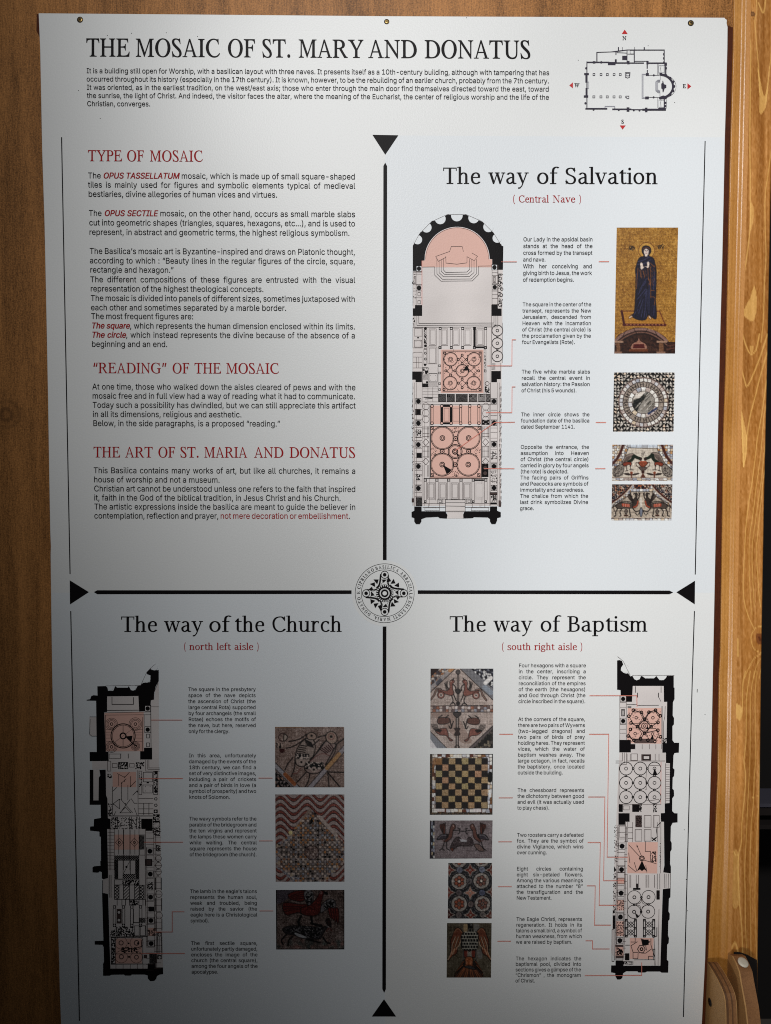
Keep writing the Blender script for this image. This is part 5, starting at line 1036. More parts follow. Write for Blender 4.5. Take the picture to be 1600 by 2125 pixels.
# ------------------------------------------------------------------ printed pictures, drawn stroke by stroke into a colour per point of a fine grid
class Picture:
    def __init__(self, frame, corners, base, step=1.3, gain=1.15, sat=.72):
        self.f = frame; ox, oy, s = frame; c = np.array(corners, float)     # TL TR BR BL in the measuring frame
        wpx = np.linalg.norm(c[1] - c[0]) / s; hpx = np.linalg.norm(c[3] - c[0]) / s
        self.nw, self.nh = int(wpx / step), int(hpx / step); self.c = c; self.gain = gain; self.sat = sat
        W2, H2 = self.nw * 2 + 2, self.nh * 2 + 2                           # two paint samples per grid point each way
        u = ((np.arange(W2) + .5) / W2)[None, :, None]; v = ((np.arange(H2) + .5) / H2)[:, None, None]
        g = (c[0] * (1 - u) + c[1] * u) * (1 - v) + (c[3] * (1 - u) + c[2] * u) * v
        self.X, self.Y = g[..., 0], g[..., 1]; self.aa = s * step * .35
        self.A = np.ones((H2, W2, 3)) * np.array(base, float); self.r = np.random.default_rng(int(abs(c[0, 0] * 7 + oy)))
    def mix(self, m, col, al=1.0): m = (np.clip(m, 0, 1) * al)[..., None]; self.A = self.A * (1 - m) + np.array(col, float) * m
    def pm(self, pts):
        P = np.array(pts, float); Q_ = np.roll(P, -1, 0); ins = np.zeros(self.X.shape, bool)
        for (x0, y0), (x1, y1) in zip(P, Q_):
            if y0 == y1: continue
            ins ^= ((y0 > self.Y) != (y1 > self.Y)) & (self.X < (x1 - x0) * (self.Y - y0) / (y1 - y0) + x0)
        return ins.astype(float)
    def poly(self, pts, col, al=1.0): self.mix(self.pm(pts), col, al)
    def rect(self, x0, y0, x1, y1, col, al=1.0): self.mix(((self.X > x0) & (self.X < x1) & (self.Y > y0) & (self.Y < y1)).astype(float), col, al)
    def dist(self, pts):
        P = np.array(pts, float); D_ = np.full(self.X.shape, 1e9)
        for a, b in zip(P[:-1], P[1:]):
            d = b - a; l = d.dot(d) + 1e-9
            t = np.clip(((self.X - a[0]) * d[0] + (self.Y - a[1]) * d[1]) / l, 0, 1)
            D_ = np.minimum(D_, np.hypot(self.X - a[0] - t * d[0], self.Y - a[1] - t * d[1]))
        return D_
    def line(self, pts, w, col, al=1.0): self.mix((w / 2 - self.dist(pts)) / (2 * self.aa) + .5, col, al)
    def curve(self, pts, w, col, al=1.0, closed=False):
        C = cat(pts, closed, 5); C = np.vstack([C, C[:1]]) if closed else C; self.line(C, w, col, al)
    def blob(self, pts, col, edge=None, w=0, al=1.0):
        C = cat(pts, True, 5); self.poly(C, col, al)
        if edge is not None: self.line(np.vstack([C, C[:1]]), w, edge)
    def disc(self, cx, cy, r, col, ry=None, al=1.0): self.mix((1 - np.hypot((self.X - cx) / r, (self.Y - cy) / (ry or r))) * r / (2 * self.aa) + .5, col, al)
    def ring(self, cx, cy, r, w, col, al=1.0): self.mix((w / 2 - np.abs(np.hypot(self.X - cx, self.Y - cy) - r)) / (2 * self.aa) + .5, col, al)
    def mottle(self, size, amt, mask=None, tint=(1, 1, 1)):
        H, W_ = self.X.shape; ny, nx = max(2, int((self.Y.max() - self.Y.min()) / size) + 2), max(2, int((self.X.max() - self.X.min()) / size) + 2)
        g = self.r.normal(0, 1, (ny + 1, nx + 1)); fx = (self.X - self.X.min()) / size; fy = (self.Y - self.Y.min()) / size
        ix, iy = np.minimum(fx.astype(int), nx - 1), np.minimum(fy.astype(int), ny - 1); tx, ty = fx - ix, fy - iy
        n = (g[iy, ix] * (1 - tx) + g[iy, ix + 1] * tx) * (1 - ty) + (g[iy + 1, ix] * (1 - tx) + g[iy + 1, ix + 1] * tx) * ty
        d = n[..., None] * amt * np.array(tint) * (1 if mask is None else np.clip(mask, 0, 1)[..., None]); self.A = self.A + d
    def grain(self, amt, mask=None): self.A = self.A + self.r.normal(0, amt, self.X.shape)[..., None] * (1 if mask is None else np.clip(mask, 0, 1)[..., None])
    def stones(self, size, pal, mask, joint=None, jw=.16, shape=1.0):
        gx, gy = self.X / size, self.Y / size; ix, iy = np.floor(gx).astype(int), np.floor(gy).astype(int)
        d1 = np.full(gx.shape, 9.0); d2 = d1.copy(); idn = np.zeros(gx.shape, int)
        hsh = lambda a, b, k: (np.sin(a * 127.1 + b * 311.7 + k * 74.7) * 43758.5453) % 1.0
        for dx in (-1, 0, 1):
            for dy in (-1, 0, 1):
                cx, cy = ix + dx, iy + dy
                px_, py_ = cx + .5 + (hsh(cx, cy, 1) - .5) * .75 * shape, cy + .5 + (hsh(cx, cy, 2) - .5) * .75 * shape
                d = np.hypot(gx - px_, gy - py_); new = d < d1
                d2 = np.where(new, d1, np.minimum(d2, d)); idn = np.where(new, (hsh(cx, cy, 3) * len(pal)).astype(int) % len(pal), idn); d1 = np.where(new, d, d1)
        c = np.array(pal, float)[idn]; m = np.clip(mask, 0, 1)[..., None]; self.A = self.A * (1 - m) + c * m
        if joint is not None: self.mix(mask * ((d2 - d1) < jw), joint)
    def wedges(self, size, mask, dark=(28, 20, 20), light=(222, 210, 196)):
        gx, gy = self.X / size, self.Y / size; ix, iy = np.floor(gx), np.floor(gy); fx, fy = gx - ix, gy - iy
        h = (np.sin(ix * 12.98 + iy * 78.23) * 43758.54) % 1.0
        w = np.where(h < .25, fx > fy, np.where(h < .5, fx + fy < 1, np.where(h < .75, np.abs(fx - .5) * 2 < fy, np.abs(fy - .5) * 2 < fx))); w = w & (np.minimum(np.minimum(fx, 1 - fx), np.minimum(fy, 1 - fy)) > .07)
        v = ((np.sin(ix * 3.1 + iy * 17.7) * 9631.1) % 1.0)[..., None]
        L_ = np.array(light) * (.8 + .25 * v) + np.array((12, -8, -20)) * (v > .8); m = np.clip(mask, 0, 1)[..., None]
        self.A = self.A * (1 - m) + np.where(w[..., None], L_, np.array(dark, float)) * m
    def inside(self, pts): return self.pm(pts)
    def build(self, label):
        H, W_ = self.nh + 1, self.nw + 1
        sz = self.aa * 3.4; jx, jy = (self.X / sz) % 1, (self.Y / sz) % 1; self.A = self.A * (1 - .17 * ((jx < .3) | (jy < .3)))[..., None]     # joints of the tiny tesserae
        lum = self.A.mean(2, keepdims=True); A = lum + (self.A - lum) * self.sat            # aged, slightly dull print
        A = 120 + (A - 128) * 1.15 - 6 + self.r.normal(0, 10, A.shape[:2])[..., None]
        A = np.clip(A * self.gain, 4, 250).reshape(H, 2, W_, 2, 3).mean((1, 3))
        u = np.linspace(0, 1, W_)[None, :, None]; v = np.linspace(0, 1, H)[:, None, None]; c = self.c
        g = ((c[0] * (1 - u) + c[1] * u) * (1 - v) + (c[3] * (1 - u) + c[2] * u) * v).reshape(-1, 2)
        ox, oy, s = self.f; V = P3(ox + g[:, 0] / s, oy + g[:, 1] / s, 0.0002)
        i = np.arange((H - 1) * W_).reshape(H - 1, W_)[:, :-1].ravel(); F = np.stack([i, i + W_, i + W_ + 1, i + 1], -1)
        me = bpy.data.meshes.new('picture'); me.vertices.add(len(V)); me.vertices.foreach_set('co', V.ravel())
        me.loops.add(F.size); me.loops.foreach_set('vertex_index', F.ravel().astype(np.int32)); me.polygons.add(len(F)); me.polygons.foreach_set('loop_start', np.arange(0, F.size, 4, dtype=np.int32))
        me.update(calc_edges=True); me.validate()
        at = me.color_attributes.new('print', 'FLOAT_COLOR', 'POINT'); at.data.foreach_set('color', np.concatenate([srgb(A.reshape(-1, 3)), np.ones((len(V), 1))], 1).ravel().astype(np.float32))
        me.materials.append(M_PHOTO); o = bpy.data.objects.new('picture', me); col.objects.link(o); o.parent = panel; o['label'] = label
        return o
K, CR, TER, SL = (22, 16, 16), (212, 196, 176), (150, 72, 48), (130, 132, 142)
MARB = [(216, 210, 200), (198, 196, 198), (170, 172, 182), (212, 190, 160), (226, 222, 214), (188, 170, 160)]

# robed figure standing on a gold ground above a stone arch
p = Picture((1265, 460, 7.453), [(110, 92), (1060, 92), (1012, 2040), (72, 2040)], (176, 130, 62), 1.15, 1.0, .95)
p.mottle(120, 8, None, (1, .9, .6)); p.mottle(22, 13, None, (1, .9, .7)); p.grain(20)
for q in ([(560, 230), (640, 235), (740, 190)], [(430, 290), (450, 350)], [(380, 540), (375, 640)], [(930, 820), (950, 900)]): p.curve(q, 14, (222, 180, 110), .5)
p.poly([(190, 1385), (770, 1385), (860, 1600), (230, 1600)], (186, 134, 62)); p.grain(8)
p.line([(190, 1385), (230, 1600)], 34, (88, 44, 38)); p.line([(220, 1592), (860, 1596)], 36, (96, 46, 42)); p.line([(860, 1600), (770, 1385), (700, 1385)], 14, (120, 66, 44)); p.line([(190, 1385), (380, 1382)], 12, (110, 60, 44))
for x in range(260, 840, 55): p.rect(x, 1582, x + 28, 1602, (176, 120, 90))
p.disc(572, 450, 118, (206, 160, 84)); p.ring(572, 450, 122, 7, (110, 62, 36))
NAVY, NV2 = (48, 44, 64), (86, 88, 122)
p.blob([(560, 375), (625, 400), (640, 470), (610, 530), (680, 575), (715, 720), (722, 900), (712, 1200), (722, 1490), (640, 1470), (600, 1440), (560, 1510), (490, 1525), (400, 1500), (330, 1445), (380, 1400), (400, 1150), (405, 850), (400, 740), (440, 600), (470, 555), (530, 530), (500, 470), (508, 400)], NAVY, (24, 18, 26), 7)
for q in ([(440, 620), (520, 600), (620, 540)], [(430, 660), (530, 650), (640, 590)], [(460, 1060), (560, 900), (590, 880)], [(440, 1130), (540, 960), (560, 930)], [(430, 1200), (560, 1040)], [(420, 1350), (500, 1180), (560, 1080)], [(450, 1420), (520, 1200)], [(490, 1470), (540, 1220), (560, 1100)],
          [(530, 1490), (560, 1250), (572, 1050)], [(570, 1470), (590, 1250), (592, 1050)], [(610, 1420), (612, 1230), (612, 960)], [(680, 1450), (690, 1300)], [(670, 850), (680, 1050)], [(420, 800), (425, 1000)], [(690, 780), (700, 1000)], [(380, 1430), (440, 1360)]): p.curve(q, 10, NV2, .8)
for q in ([(500, 960), (440, 1080)], [(520, 1000), (440, 1170)], [(540, 1080), (460, 1300)], [(585, 960), (578, 1480)], [(550, 1120), (505, 1470)], [(625, 760), (622, 1460)], [(400, 1480), (450, 1200)]): p.curve(q, 6, (20, 16, 26), .9)
for q in ([(625, 640), (690, 700)], [(632, 700), (635, 1180)], [(440, 720), (415, 1040)], [(590, 720), (600, 900)], [(640, 1060), (690, 1065)], [(640, 1160), (700, 1180), (690, 1290)], [(480, 750), (485, 860)], [(520, 760), (540, 850)], [(600, 870), (625, 960)]): p.curve(q, 10, (160, 104, 56), .8)
for _ in range(46): x, y = p.r.uniform(590, 705), p.r.uniform(620, 980); p.line([(x, y), (x + 5, y + 22)], 6, (156, 100, 60), .7)
for _ in range(22): x, y = p.r.uniform(450, 570), p.r.uniform(740, 860); p.line([(x, y), (x + 3, y + 26)], 6, (150, 98, 62), .7)
p.blob([(568, 372), (628, 410), (632, 480), (600, 535), (540, 535), (508, 480), (512, 410)], (56, 44, 56)); p.curve([(515, 425), (570, 405), (622, 425)], 12, (120, 84, 62))
p.blob([(568, 422), (602, 445), (600, 495), (578, 532), (548, 520), (530, 470), (538, 435)], (226, 210, 200)); p.rect(545, 505, 585, 542, (232, 218, 206)); p.disc(552, 447, 7, (40, 30, 30)); p.disc(583, 447, 7, (40, 30, 30)); p.line([(568, 450), (567, 478)], 5, (150, 110, 100)); p.line([(560, 495), (576, 495)], 5, (140, 70, 60))
p.blob([(478, 640), (510, 645), (520, 700), (545, 690), (500, 740), (480, 720)], (232, 214, 200)); p.blob([(580, 630), (612, 632), (608, 700), (585, 715), (550, 690), (578, 690)], (232, 214, 200))
p.blob([(300, 1475), (340, 1450), (358, 1465), (310, 1498)], (222, 190, 160), (70, 40, 30), 6); p.blob([(598, 1462), (620, 1452), (645, 1495), (625, 1505)], (222, 190, 160), (70, 40, 30), 6)
for P in ([(300, 445), (312, 395), (325, 440), (340, 395), (345, 445)], [(362, 450), (362, 400), (385, 405), (388, 425), (362, 430)], [(312, 385), (350, 380), (385, 400)], [(345, 398), (362, 398)], [(735, 385), (765, 370), (800, 375), (820, 350)], [(800, 380), (822, 415), (840, 370)], [(822, 415), (825, 430)]): p.line(P, 9, (26, 22, 26))
p.ring(770, 405, 19, 8, (26, 22, 26)); p.line([(755, 405), (785, 405)], 6, (26, 22, 26))
p.poly([(72, 2040), (75, 1830), (150, 1740), (250, 1690), (380, 1640), (560, 1640), (720, 1690), (860, 1780), (910, 1850), (1016, 1860), (1012, 2040)], (74, 48, 36)); p.mottle(26, 12, p.inside([(72, 2040), (80, 1800), (400, 1650), (560, 1650), (900, 1850), (1012, 2040)]))
for dy, w, c_ in ((0, 44, (150, 118, 108)), (34, 14, (62, 40, 36)), (60, 20, (128, 96, 84)), (90, 16, (52, 32, 26))): p.curve([(90, 1840 + dy), (230, 1730 + dy), (380, 1675 + dy * .8), (480, 1662 + dy * .8), (600, 1675 + dy * .8), (740, 1730 + dy), (880, 1840 + dy)], w, c_)
for a_, b_ in (((250, 1690), (200, 1780)), ((375, 1650), (420, 1730)), ((590, 1650), (540, 1725)), ((700, 1690), (740, 1780))): p.line([a_, b_], 8, (50, 32, 28))
for x0_, x1_ in ((75, 215), (725, 880)):
    p.rect(x0_, 1840, x1_, 1870, (176, 142, 120)); p.rect(x0_ + 35, 1870, x1_ - 50, 2010, (132, 96, 72)); p.rect(x0_, 2005, x1_ - 20, 2040, (156, 122, 104)); p.rect(x0_, 1868, x1_, 1876, (50, 34, 28))
p.blob([(450, 1780), (480, 1840), (560, 1890), (570, 1970), (340, 1970), (350, 1890), (430, 1840)], (170, 126, 108), (60, 32, 26), 8); p.poly([(375, 1890), (530, 1890), (545, 1955), (360, 1955)], (98, 34, 30)); p.rect(300, 1968, 590, 2005, (120, 72, 44)); p.grain(10, (p.Y > 1640).astype(float))
for y in (1900, 1950): p.line([(890, y + 20), (1010, y)], 12, (120, 80, 70))
p.build('tall picture of a robed figure on a gold ground')

# inscribed roundel among black and white wedges
F2 = (1260, 765, 6.54)
p = Picture(F2, [(92, 52), (915, 52), (900, 855), (78, 855)], K, 1.15, 1.12)
p.wedges(44, np.ones(p.X.shape)); cx, cy = 492, 458
Rr = np.hypot(p.X - cx, p.Y - cy); th = np.arctan2(p.Y - cy, p.X - cx)
p.mix((Rr < 338), (120, 96, 88)); p.mix((Rr < 322), (204, 196, 186)); sect = np.floor(th / (2 * np.pi) * 36); hv = (np.sin(sect * 51.3) * 977.7) % 1
ringm = (Rr < 322) & (Rr > 276); p.A = np.where(ringm[..., None], np.array(MARB, float)[(hv * 6).astype(int) % 6], p.A); fr = (th / (2 * np.pi) * 36) % 1; p.mix(ringm & ((fr < .09) | (fr > .94)), (70, 50, 46))
p.mix((Rr < 276), (158, 142, 128)); p.mix((np.abs(Rr - 276) < 5) | (np.abs(Rr - 206) < 5), (70, 56, 54))
for a in np.arange(0, 360, 9):
    if 8 < a < 26 or 120 < a < 128: continue
    t = math.radians(a); c_, s_ = math.cos(t), math.sin(t); j = p.r.uniform(-.035, .035); P = [(cx + 262 * math.cos(t + j), cy + 262 * math.sin(t + j)), (cx + 218 * c_, cy + 218 * s_)]; p.line(P, 9, (40, 34, 34))
    if p.r.random() < .6: p.line([(cx + 240 * math.cos(t), cy + 240 * math.sin(t)), (cx + (220 + p.r.uniform(0, 40)) * math.cos(t + .1), cy + 240 * math.sin(t + .1))], 8, (44, 36, 36))
ringm = (Rr < 204) & (Rr > 152); sect = np.floor(th / (2 * np.pi) * 18); hv = (np.sin(sect * 31.7) * 577.7) % 1; fr = (th / (2 * np.pi) * 18) % 1
p.A = np.where(ringm[..., None], np.array(MARB, float)[(hv * 6).astype(int) % 6], p.A); p.mix(ringm & ((fr < .07) | (fr > .95)), (80, 58, 50)); p.mix((np.abs(Rr - 152) < 4), (76, 62, 56))
inn = (Rr < 150).astype(float); p.mix(inn, (150, 142, 132))
p.poly([(345, 430), (400, 330), (540, 310), (500, 360), (430, 400), (380, 400)], (214, 202, 190)); p.mix(inn * p.pm([(335, 520), (360, 430), (440, 400), (545, 315), (560, 330), (500, 420), (430, 520), (400, 600), (350, 580)]), (52, 54, 52))
for k in range(34):
    x, y = p.r.uniform(360, 620), p.r.uniform(350, 600); l = p.r.uniform(30, 80); cc = p.r.choice([0, 1, 2]); D0 = (8 - p.dist([(x, y), (x + l, y - l * 1.05)]) * 1.6) / 6
    p.mix(np.clip(D0, 0, 1) * inn, [(40, 42, 42), (208, 200, 190), (124, 112, 96)][cc], .85)
p.line([(560, 610), (665, 540)], 26, (62, 74, 110)); p.grain(9); p.mottle(14, 8)
p.build('square picture of an inscribed stone roundel among black and white wedges')

def arcs_side(p, mirror, cx, y0, y1, sc):
    pass
# two peacocks and a cup
p = Picture(F2, [(70, 1032), (894, 1032), (886, 1522), (66, 1522)], (204, 190, 172), 1.15, 1.1); p.mottle(18, 9); p.grain(9)
for side in (0, 1):
    mx_ = (lambda x: x) if not side else (lambda x: 960 - x)
    L_ = [(mx_(x), y) for x, y in ((60, 1020), (300, 1020), (285, 1080), (240, 1190), (190, 1270), (120, 1340), (60, 1380))]
    p.stones(34, MARB + [(140, 142, 156), (206, 150, 92)], p.inside(L_), (84, 68, 62), .12, .6)
    p.curve([(mx_(x), y) for x, y in ((222, 1030), (190, 1120), (140, 1220), (66, 1300))], 34, (96, 52, 44)); p.curve([(mx_(x), y) for x, y in ((290, 1075), (245, 1190), (190, 1275), (60, 1385))], 7, (60, 44, 40))
p.stones(78, [(196, 204, 214), (210, 212, 216), (176, 178, 184)], ((p.Y < 1078) & (p.X > 285) & (p.X < 680)).astype(float), (110, 98, 94), .05, .2); p.line([(285, 1076), (680, 1092)], 7, (60, 50, 46))
p.stones(58, MARB, (p.Y > 1482).astype(float), (90, 72, 66), .07, .5); p.line([(66, 1478), (888, 1480)], 7, (96, 64, 54))
GRN = (44, 58, 44)
for side in (0, 1):
    m_ = (lambda P: P) if not side else (lambda P: [(963 - x + 8, y - 18 * (y < 1200)) for x, y in P])
    p.blob(m_([(190, 1300), (230, 1330), (215, 1420), (150, 1465), (90, 1450), (85, 1390), (130, 1340)]), (150, 138, 126), K, 6)
    for _ in range(60):
        q = np.array((p.r.uniform(95, 215), p.r.uniform(1330, 1455))); q2 = q + p.r.uniform(-12, 12, 2); p.line(m_([tuple(q), tuple(q2)]), 6, (60, 52, 50), .9)
    p.blob(m_([(200, 1290), (250, 1190), (320, 1155), (375, 1170), (370, 1220), (320, 1265), (250, 1290)]), (152, 132, 120), (50, 44, 40), 6)
    for k in range(6): p.line(m_([(215 + k * 12, 1280 - k * 6), (270 + k * 14, 1195 - k * 3)]), 4, (70, 58, 54))
    p.curve(m_([(290, 1268), (340, 1235), (360, 1190), (400, 1205), (455, 1225)]), 40, GRN); p.disc(m_([(455, 1228)])[0][0], m_([(455, 1228)])[0][1], 18, (70, 44, 40)); p.curve(m_([(440, 1240), (462, 1255), (460, 1285)]), 9, (50, 34, 30))
    p.blob(m_([(215, 1290), (260, 1268), (330, 1275), (320, 1325), (300, 1300), (240, 1325)]), (152, 68, 46), K, 5)
    for q in ([(262, 1315), (268, 1385)], [(310, 1310), (325, 1370)], [(248, 1388), (285, 1380)], [(305, 1372), (355, 1372)]): p.line(m_(q), 8, (48, 34, 32))
    p.curve(m_([(475, 1195), (465, 1150), (490, 1175), (500, 1125)]), 4, (70, 60, 56))
    p.blob(m_([(225, 1420), (290, 1415), (325, 1432), (400, 1415), (440, 1420), (400, 1440), (335, 1448), (260, 1442)]), (66, 52, 48)); p.disc(m_([(330, 1412)])[0][0], 1412, 19, (156, 76, 48)); p.line(m_([(332, 1430), (332, 1470)]), 16, (120, 66, 48))
    p.curve(m_([(440, 1290), (395, 1275), (400, 1320), (440, 1345)]), 10, (96, 78, 70))
p.blob([(425, 1270), (480, 1262), (550, 1272), (530, 1310), (485, 1340), (445, 1315)], (158, 78, 50), K, 6); p.rect(448, 1255, 530, 1270, (190, 90, 56)); p.blob([(430, 1340), (485, 1335), (540, 1345), (500, 1385), (470, 1385)], (110, 92, 84), K, 6); p.disc(485, 1400, 22, (76, 40, 36)); p.poly([(485, 1410), (520, 1472), (450, 1472)], (110, 62, 48))
p.build('picture of two peacocks facing over a cup')

# two winged beasts
p = Picture(F2, [(65, 1570), (885, 1570), (872, 2060), (55, 2060)], (186, 168, 148), 1.15, 1.1); p.mottle(16, 12); p.grain(10)
for side in (0, 1):
    mx_ = (lambda x: x) if not side else (lambda x: 940 - x)
    out = p.inside([(mx_(x), y) for x, y in ((40, 1560), (345, 1560), (270, 1660), (170, 1740), (40, 1830))]); p.wedges(26, out, (40, 28, 30), (214, 190, 170)); p.stones(26, [(190, 100, 60), (60, 62, 84), (214, 200, 186), (40, 28, 28)], out * (p.r.random(p.X.shape) < .35))
    p.curve([(mx_(x), y) for x, y in ((335, 1570), (270, 1650), (180, 1735), (50, 1830))], 20, (92, 44, 36))
    band = np.abs(p.dist(cat([(mx_(x), y) for x, y in ((375, 1575), (305, 1670), (205, 1765), (50, 1868))])))<14; p.stones(28, [(222, 216, 208), (196, 190, 186), (210, 160, 110), (170, 172, 184)], band.astype(float), (84, 62, 54), .14, .3)
    p.curve([(mx_(x), y) for x, y in ((395, 1580), (322, 1685), (215, 1785), (60, 1885))], 6, (60, 44, 40))
top = p.inside([(350, 1560), (600, 1560), (560, 1640), (390, 1640)]); p.stones(26, [(190, 100, 56), (60, 44, 60), (206, 170, 140), (110, 60, 44)], top, K, .1)
p.stones(44, MARB, ((p.Y > 1636) & (p.Y < 1666) & (p.X > 325) & (p.X < 620)).astype(float), (90, 70, 62), .08, .3); p.line([(300, 1672), (640, 1672)], 6, K)
for side in (0, 1):
    m_ = (lambda P: P) if not side else (lambda P: [(935 - x, y) for x, y in P])
    p.blob(m_([(120, 1850), (200, 1820), (310, 1825), (370, 1850), (360, 1890), (240, 1895), (180, 1900), (130, 1890)]), (94, 80, 72), K, 6)
    p.poly(m_([(200, 1828), (305, 1838), (308, 1880), (205, 1868)]), (186, 76, 50))
    for k in range(4): p.line(m_([(222 + k * 24, 1832), (226 + k * 24, 1872)]), 5, (220, 180, 160))
    p.blob(m_([(340, 1870), (355, 1780), (385, 1740), (378, 1700), (395, 1688), (412, 1705), (405, 1760), (425, 1800), (410, 1860), (370, 1890)]), (76, 64, 58), K, 6); p.curve(m_([(360, 1880), (400, 1860), (420, 1800)]), 18, (182, 80, 52))
    for j in range(5): p.curve(m_([(360, 1820 - j * 4), (320 + j * 4, 1790 - j * 10), (275 + j * 10, 1735 - j * 12)]), 10, (60, 46, 42))
    for j in range(4): p.curve(m_([(400, 1790), (430, 1760 - j * 6), (448 - j * 8, 1690 + j * 8)]), 8, (66, 52, 48))
    for q in ([(320, 1700), (300, 1715), (335, 1740)], [(372, 1695), (360, 1705)], [(430, 1690), (445, 1705)]): p.curve(m_(q), 14, (54, 44, 42))
    p.curve(m_([(130, 1860), (80, 1870), (120, 1820), (170, 1800), (220, 1760), (260, 1750)]), 8, (50, 44, 40)); p.curve(m_([(170, 1815), (260, 1800), (350, 1820)]), 12, (52, 44, 42))
    for q in ([(145, 1895), (118, 1950), (120, 1990), (95, 2000)], [(205, 1895), (175, 1940), (190, 1985), (175, 2000)], [(300, 1895), (310, 1960), (320, 2000), (300, 2008)], [(345, 1890), (385, 1935), (450, 1925)]): p.curve(m_(q), 13, (42, 34, 32))
    p.blob(m_([(258, 1905), (280, 1935), (258, 1975), (236, 1935)]), (120, 104, 94), K, 6); p.line(m_([(240, 1990), (275, 1990)]), 22, (90, 60, 48)); p.curve(m_([(60, 1950), (160, 1925), (300, 1945), (400, 1950)]), 5, (90, 80, 74))
    p.curve(m_([(60, 1900), (85, 1880), (100, 1930)]), 10, (80, 64, 60)); p.curve(m_([(385, 1960), (415, 1985), (445, 1930)]), 9, (40, 36, 38))
p.line([(458, 1760), (460, 1870)], 20, (214, 204, 190)); p.blob([(460, 1880), (482, 1930), (470, 2000), (448, 2000), (440, 1930)], (120, 124, 138), K, 5); p.line([(60, 2026), (876, 2030)], 8, (80, 50, 44)); p.stones(52, MARB, (p.Y > 2032).astype(float), (90, 72, 66), .08, .5)
p.grain(6); p.build('picture of two winged beasts back to back')

# two crickets, in the dim lower left
F3 = (560, 1500, 6.25); DK = 1.62
p = Picture(F3, [(66, 52), (964, 52), (966, 836), (70, 836)], (112, 92, 84), 1.3, DK, .6); p.mottle(90, 7); p.mottle(10, 9); p.grain(16)
p.poly([(60, 560), (330, 836), (60, 836)], (110, 98, 94)); p.wedges(44, p.inside([(60, 600), (300, 836), (60, 836)]), (24, 18, 20), (112, 100, 98))
for w, c_ in ((62, K), (50, (116, 112, 116))): p.line([(60, 540), (380, 860)], w, c_)
p.line([(200, 665), (320, 790)], 50, (130, 74, 42)); p.line([(78, 845), (540, 845)], 4, K)
for w, c_ in ((64, K), (52, (118, 110, 114))): p.line([(980, 310), (500, 860)], w, c_)
p.line([(895, 405), (740, 585)], 52, (142, 104, 66)); p.line([(790, 470), (830, 520)], 4, (80, 50, 36)); p.line([(910, 380), (880, 420)], 56, (118, 112, 118), .0)
p.blob([(470, 205), (560, 220), (590, 330), (540, 470), (440, 560), (350, 540), (330, 440), (370, 310)], (120, 104, 96), K, 10); p.blob([(720, 240), (850, 280), (830, 400), (720, 560), (620, 650), (490, 640), (450, 560), (560, 450)], (118, 98, 92), K, 10)
p.blob([(480, 160), (540, 125), (600, 160), (590, 215), (500, 215)], (126, 104, 92), K, 9); p.disc(540, 170, 15, K); p.blob([(730, 150), (800, 112), (860, 160), (865, 240), (800, 275), (735, 230)], (126, 104, 92), K, 9); p.ring(793, 180, 40, 6, (110, 60, 54)); p.disc(793, 180, 17, K)
for k in range(5): p.line([(395 - k * 12, 290 + k * 26), (475 - k * 6, 305 + k * 26)], 11, K); p.line([(450 + k * 8, 215 + k * 20), (540 + k * 6, 262 + k * 14)], 11, K)
for k in range(6): p.line([(650 + k * 26, 345 - k * 14), (730 + k * 20, 395 - k * 10)], 12, (64, 38, 38))
for r_ in ((340, 400, 510, 470), (460, 510, 700, 600)): p.stones(17, [K, K, (140, 124, 116)], p.inside([(r_[0], r_[1]), (r_[2], r_[1]), (r_[2], r_[3]), (r_[0], r_[3])]), None)
for cx_, cy_ in ((410, 508), (570, 604)): p.blob([(cx_, cy_ - 40), (cx_ + 40, cy_), (cx_, cy_ + 40), (cx_ - 40, cy_)], (130, 112, 104)); p.disc(cx_, cy_, 14, K)
for q in ([(480, 150), (380, 215), (250, 245)], [(470, 200), (320, 300), (215, 330)], [(730, 160), (620, 190)], [(720, 240), (600, 400), (520, 470)], [(300, 450), (230, 540), (200, 610)], [(330, 470), (320, 580), (285, 690)], [(470, 640), (350, 770)], [(520, 650), (500, 750), (455, 836)], [(740, 635), (970, 640)], [(750, 650), (765, 830)], [(760, 655), (900, 820)], [(720, 540), (870, 270)], [(560, 290), (640, 220)], [(870, 270), (970, 200)]): p.curve(q, 13, K)
p.curve([(400, 590), (350, 650), (290, 660)], 8, (96, 44, 40)); p.curve([(520, 500), (620, 420), (700, 400), (780, 430)], 7, (96, 50, 46)); p.ring(170, 190, 52, 9, (58, 40, 40)); p.blob([(190, 150), (235, 190), (185, 240)], (124, 110, 100), K, 8); p.stones(15, [K, (130, 110, 100)], p.inside([(85, 260), (190, 270), (170, 340), (90, 330)]), None); p.blob([(130, 340), (190, 340), (180, 385), (140, 385)], (70, 36, 34)); p.rect(66, 52, 420, 68, (120, 84, 54), .6)
p.build('picture of two striped crickets')
# wavy lamps round a square of tiny stars
p = Picture(F3, [(70, 928), (966, 928), (968, 2060), (76, 2060)], (128, 112, 108), 1.3, DK, .6)
ph = (p.Y * 1.0 + 62 * np.cos((p.X - 140) / 342 * 2 * np.pi) * np.where(p.Y > 1700, -1, 1)); s_ = (ph / 92) % 1.0
p.mix((s_ < .46), (116, 62, 54)); p.mottle(9, 12, (s_ < .46).astype(float), (1, .6, .5)); p.mix(np.abs(s_ - .46) < .05, (38, 26, 28)); p.mix(np.abs(s_ - .02) < .045, (38, 26, 28))
dia = np.array([(520, 1120), (620, 1200), (880, 1470), (980, 1560), (980, 1800), (700, 2070), (330, 2070), (60, 1840), (60, 1590), (230, 1480), (420, 1250)]); di = p.inside(dia); p.stones(46, [(120, 100, 92), (108, 106, 112), (136, 118, 100), (90, 74, 70)], di, (60, 44, 44), .08)
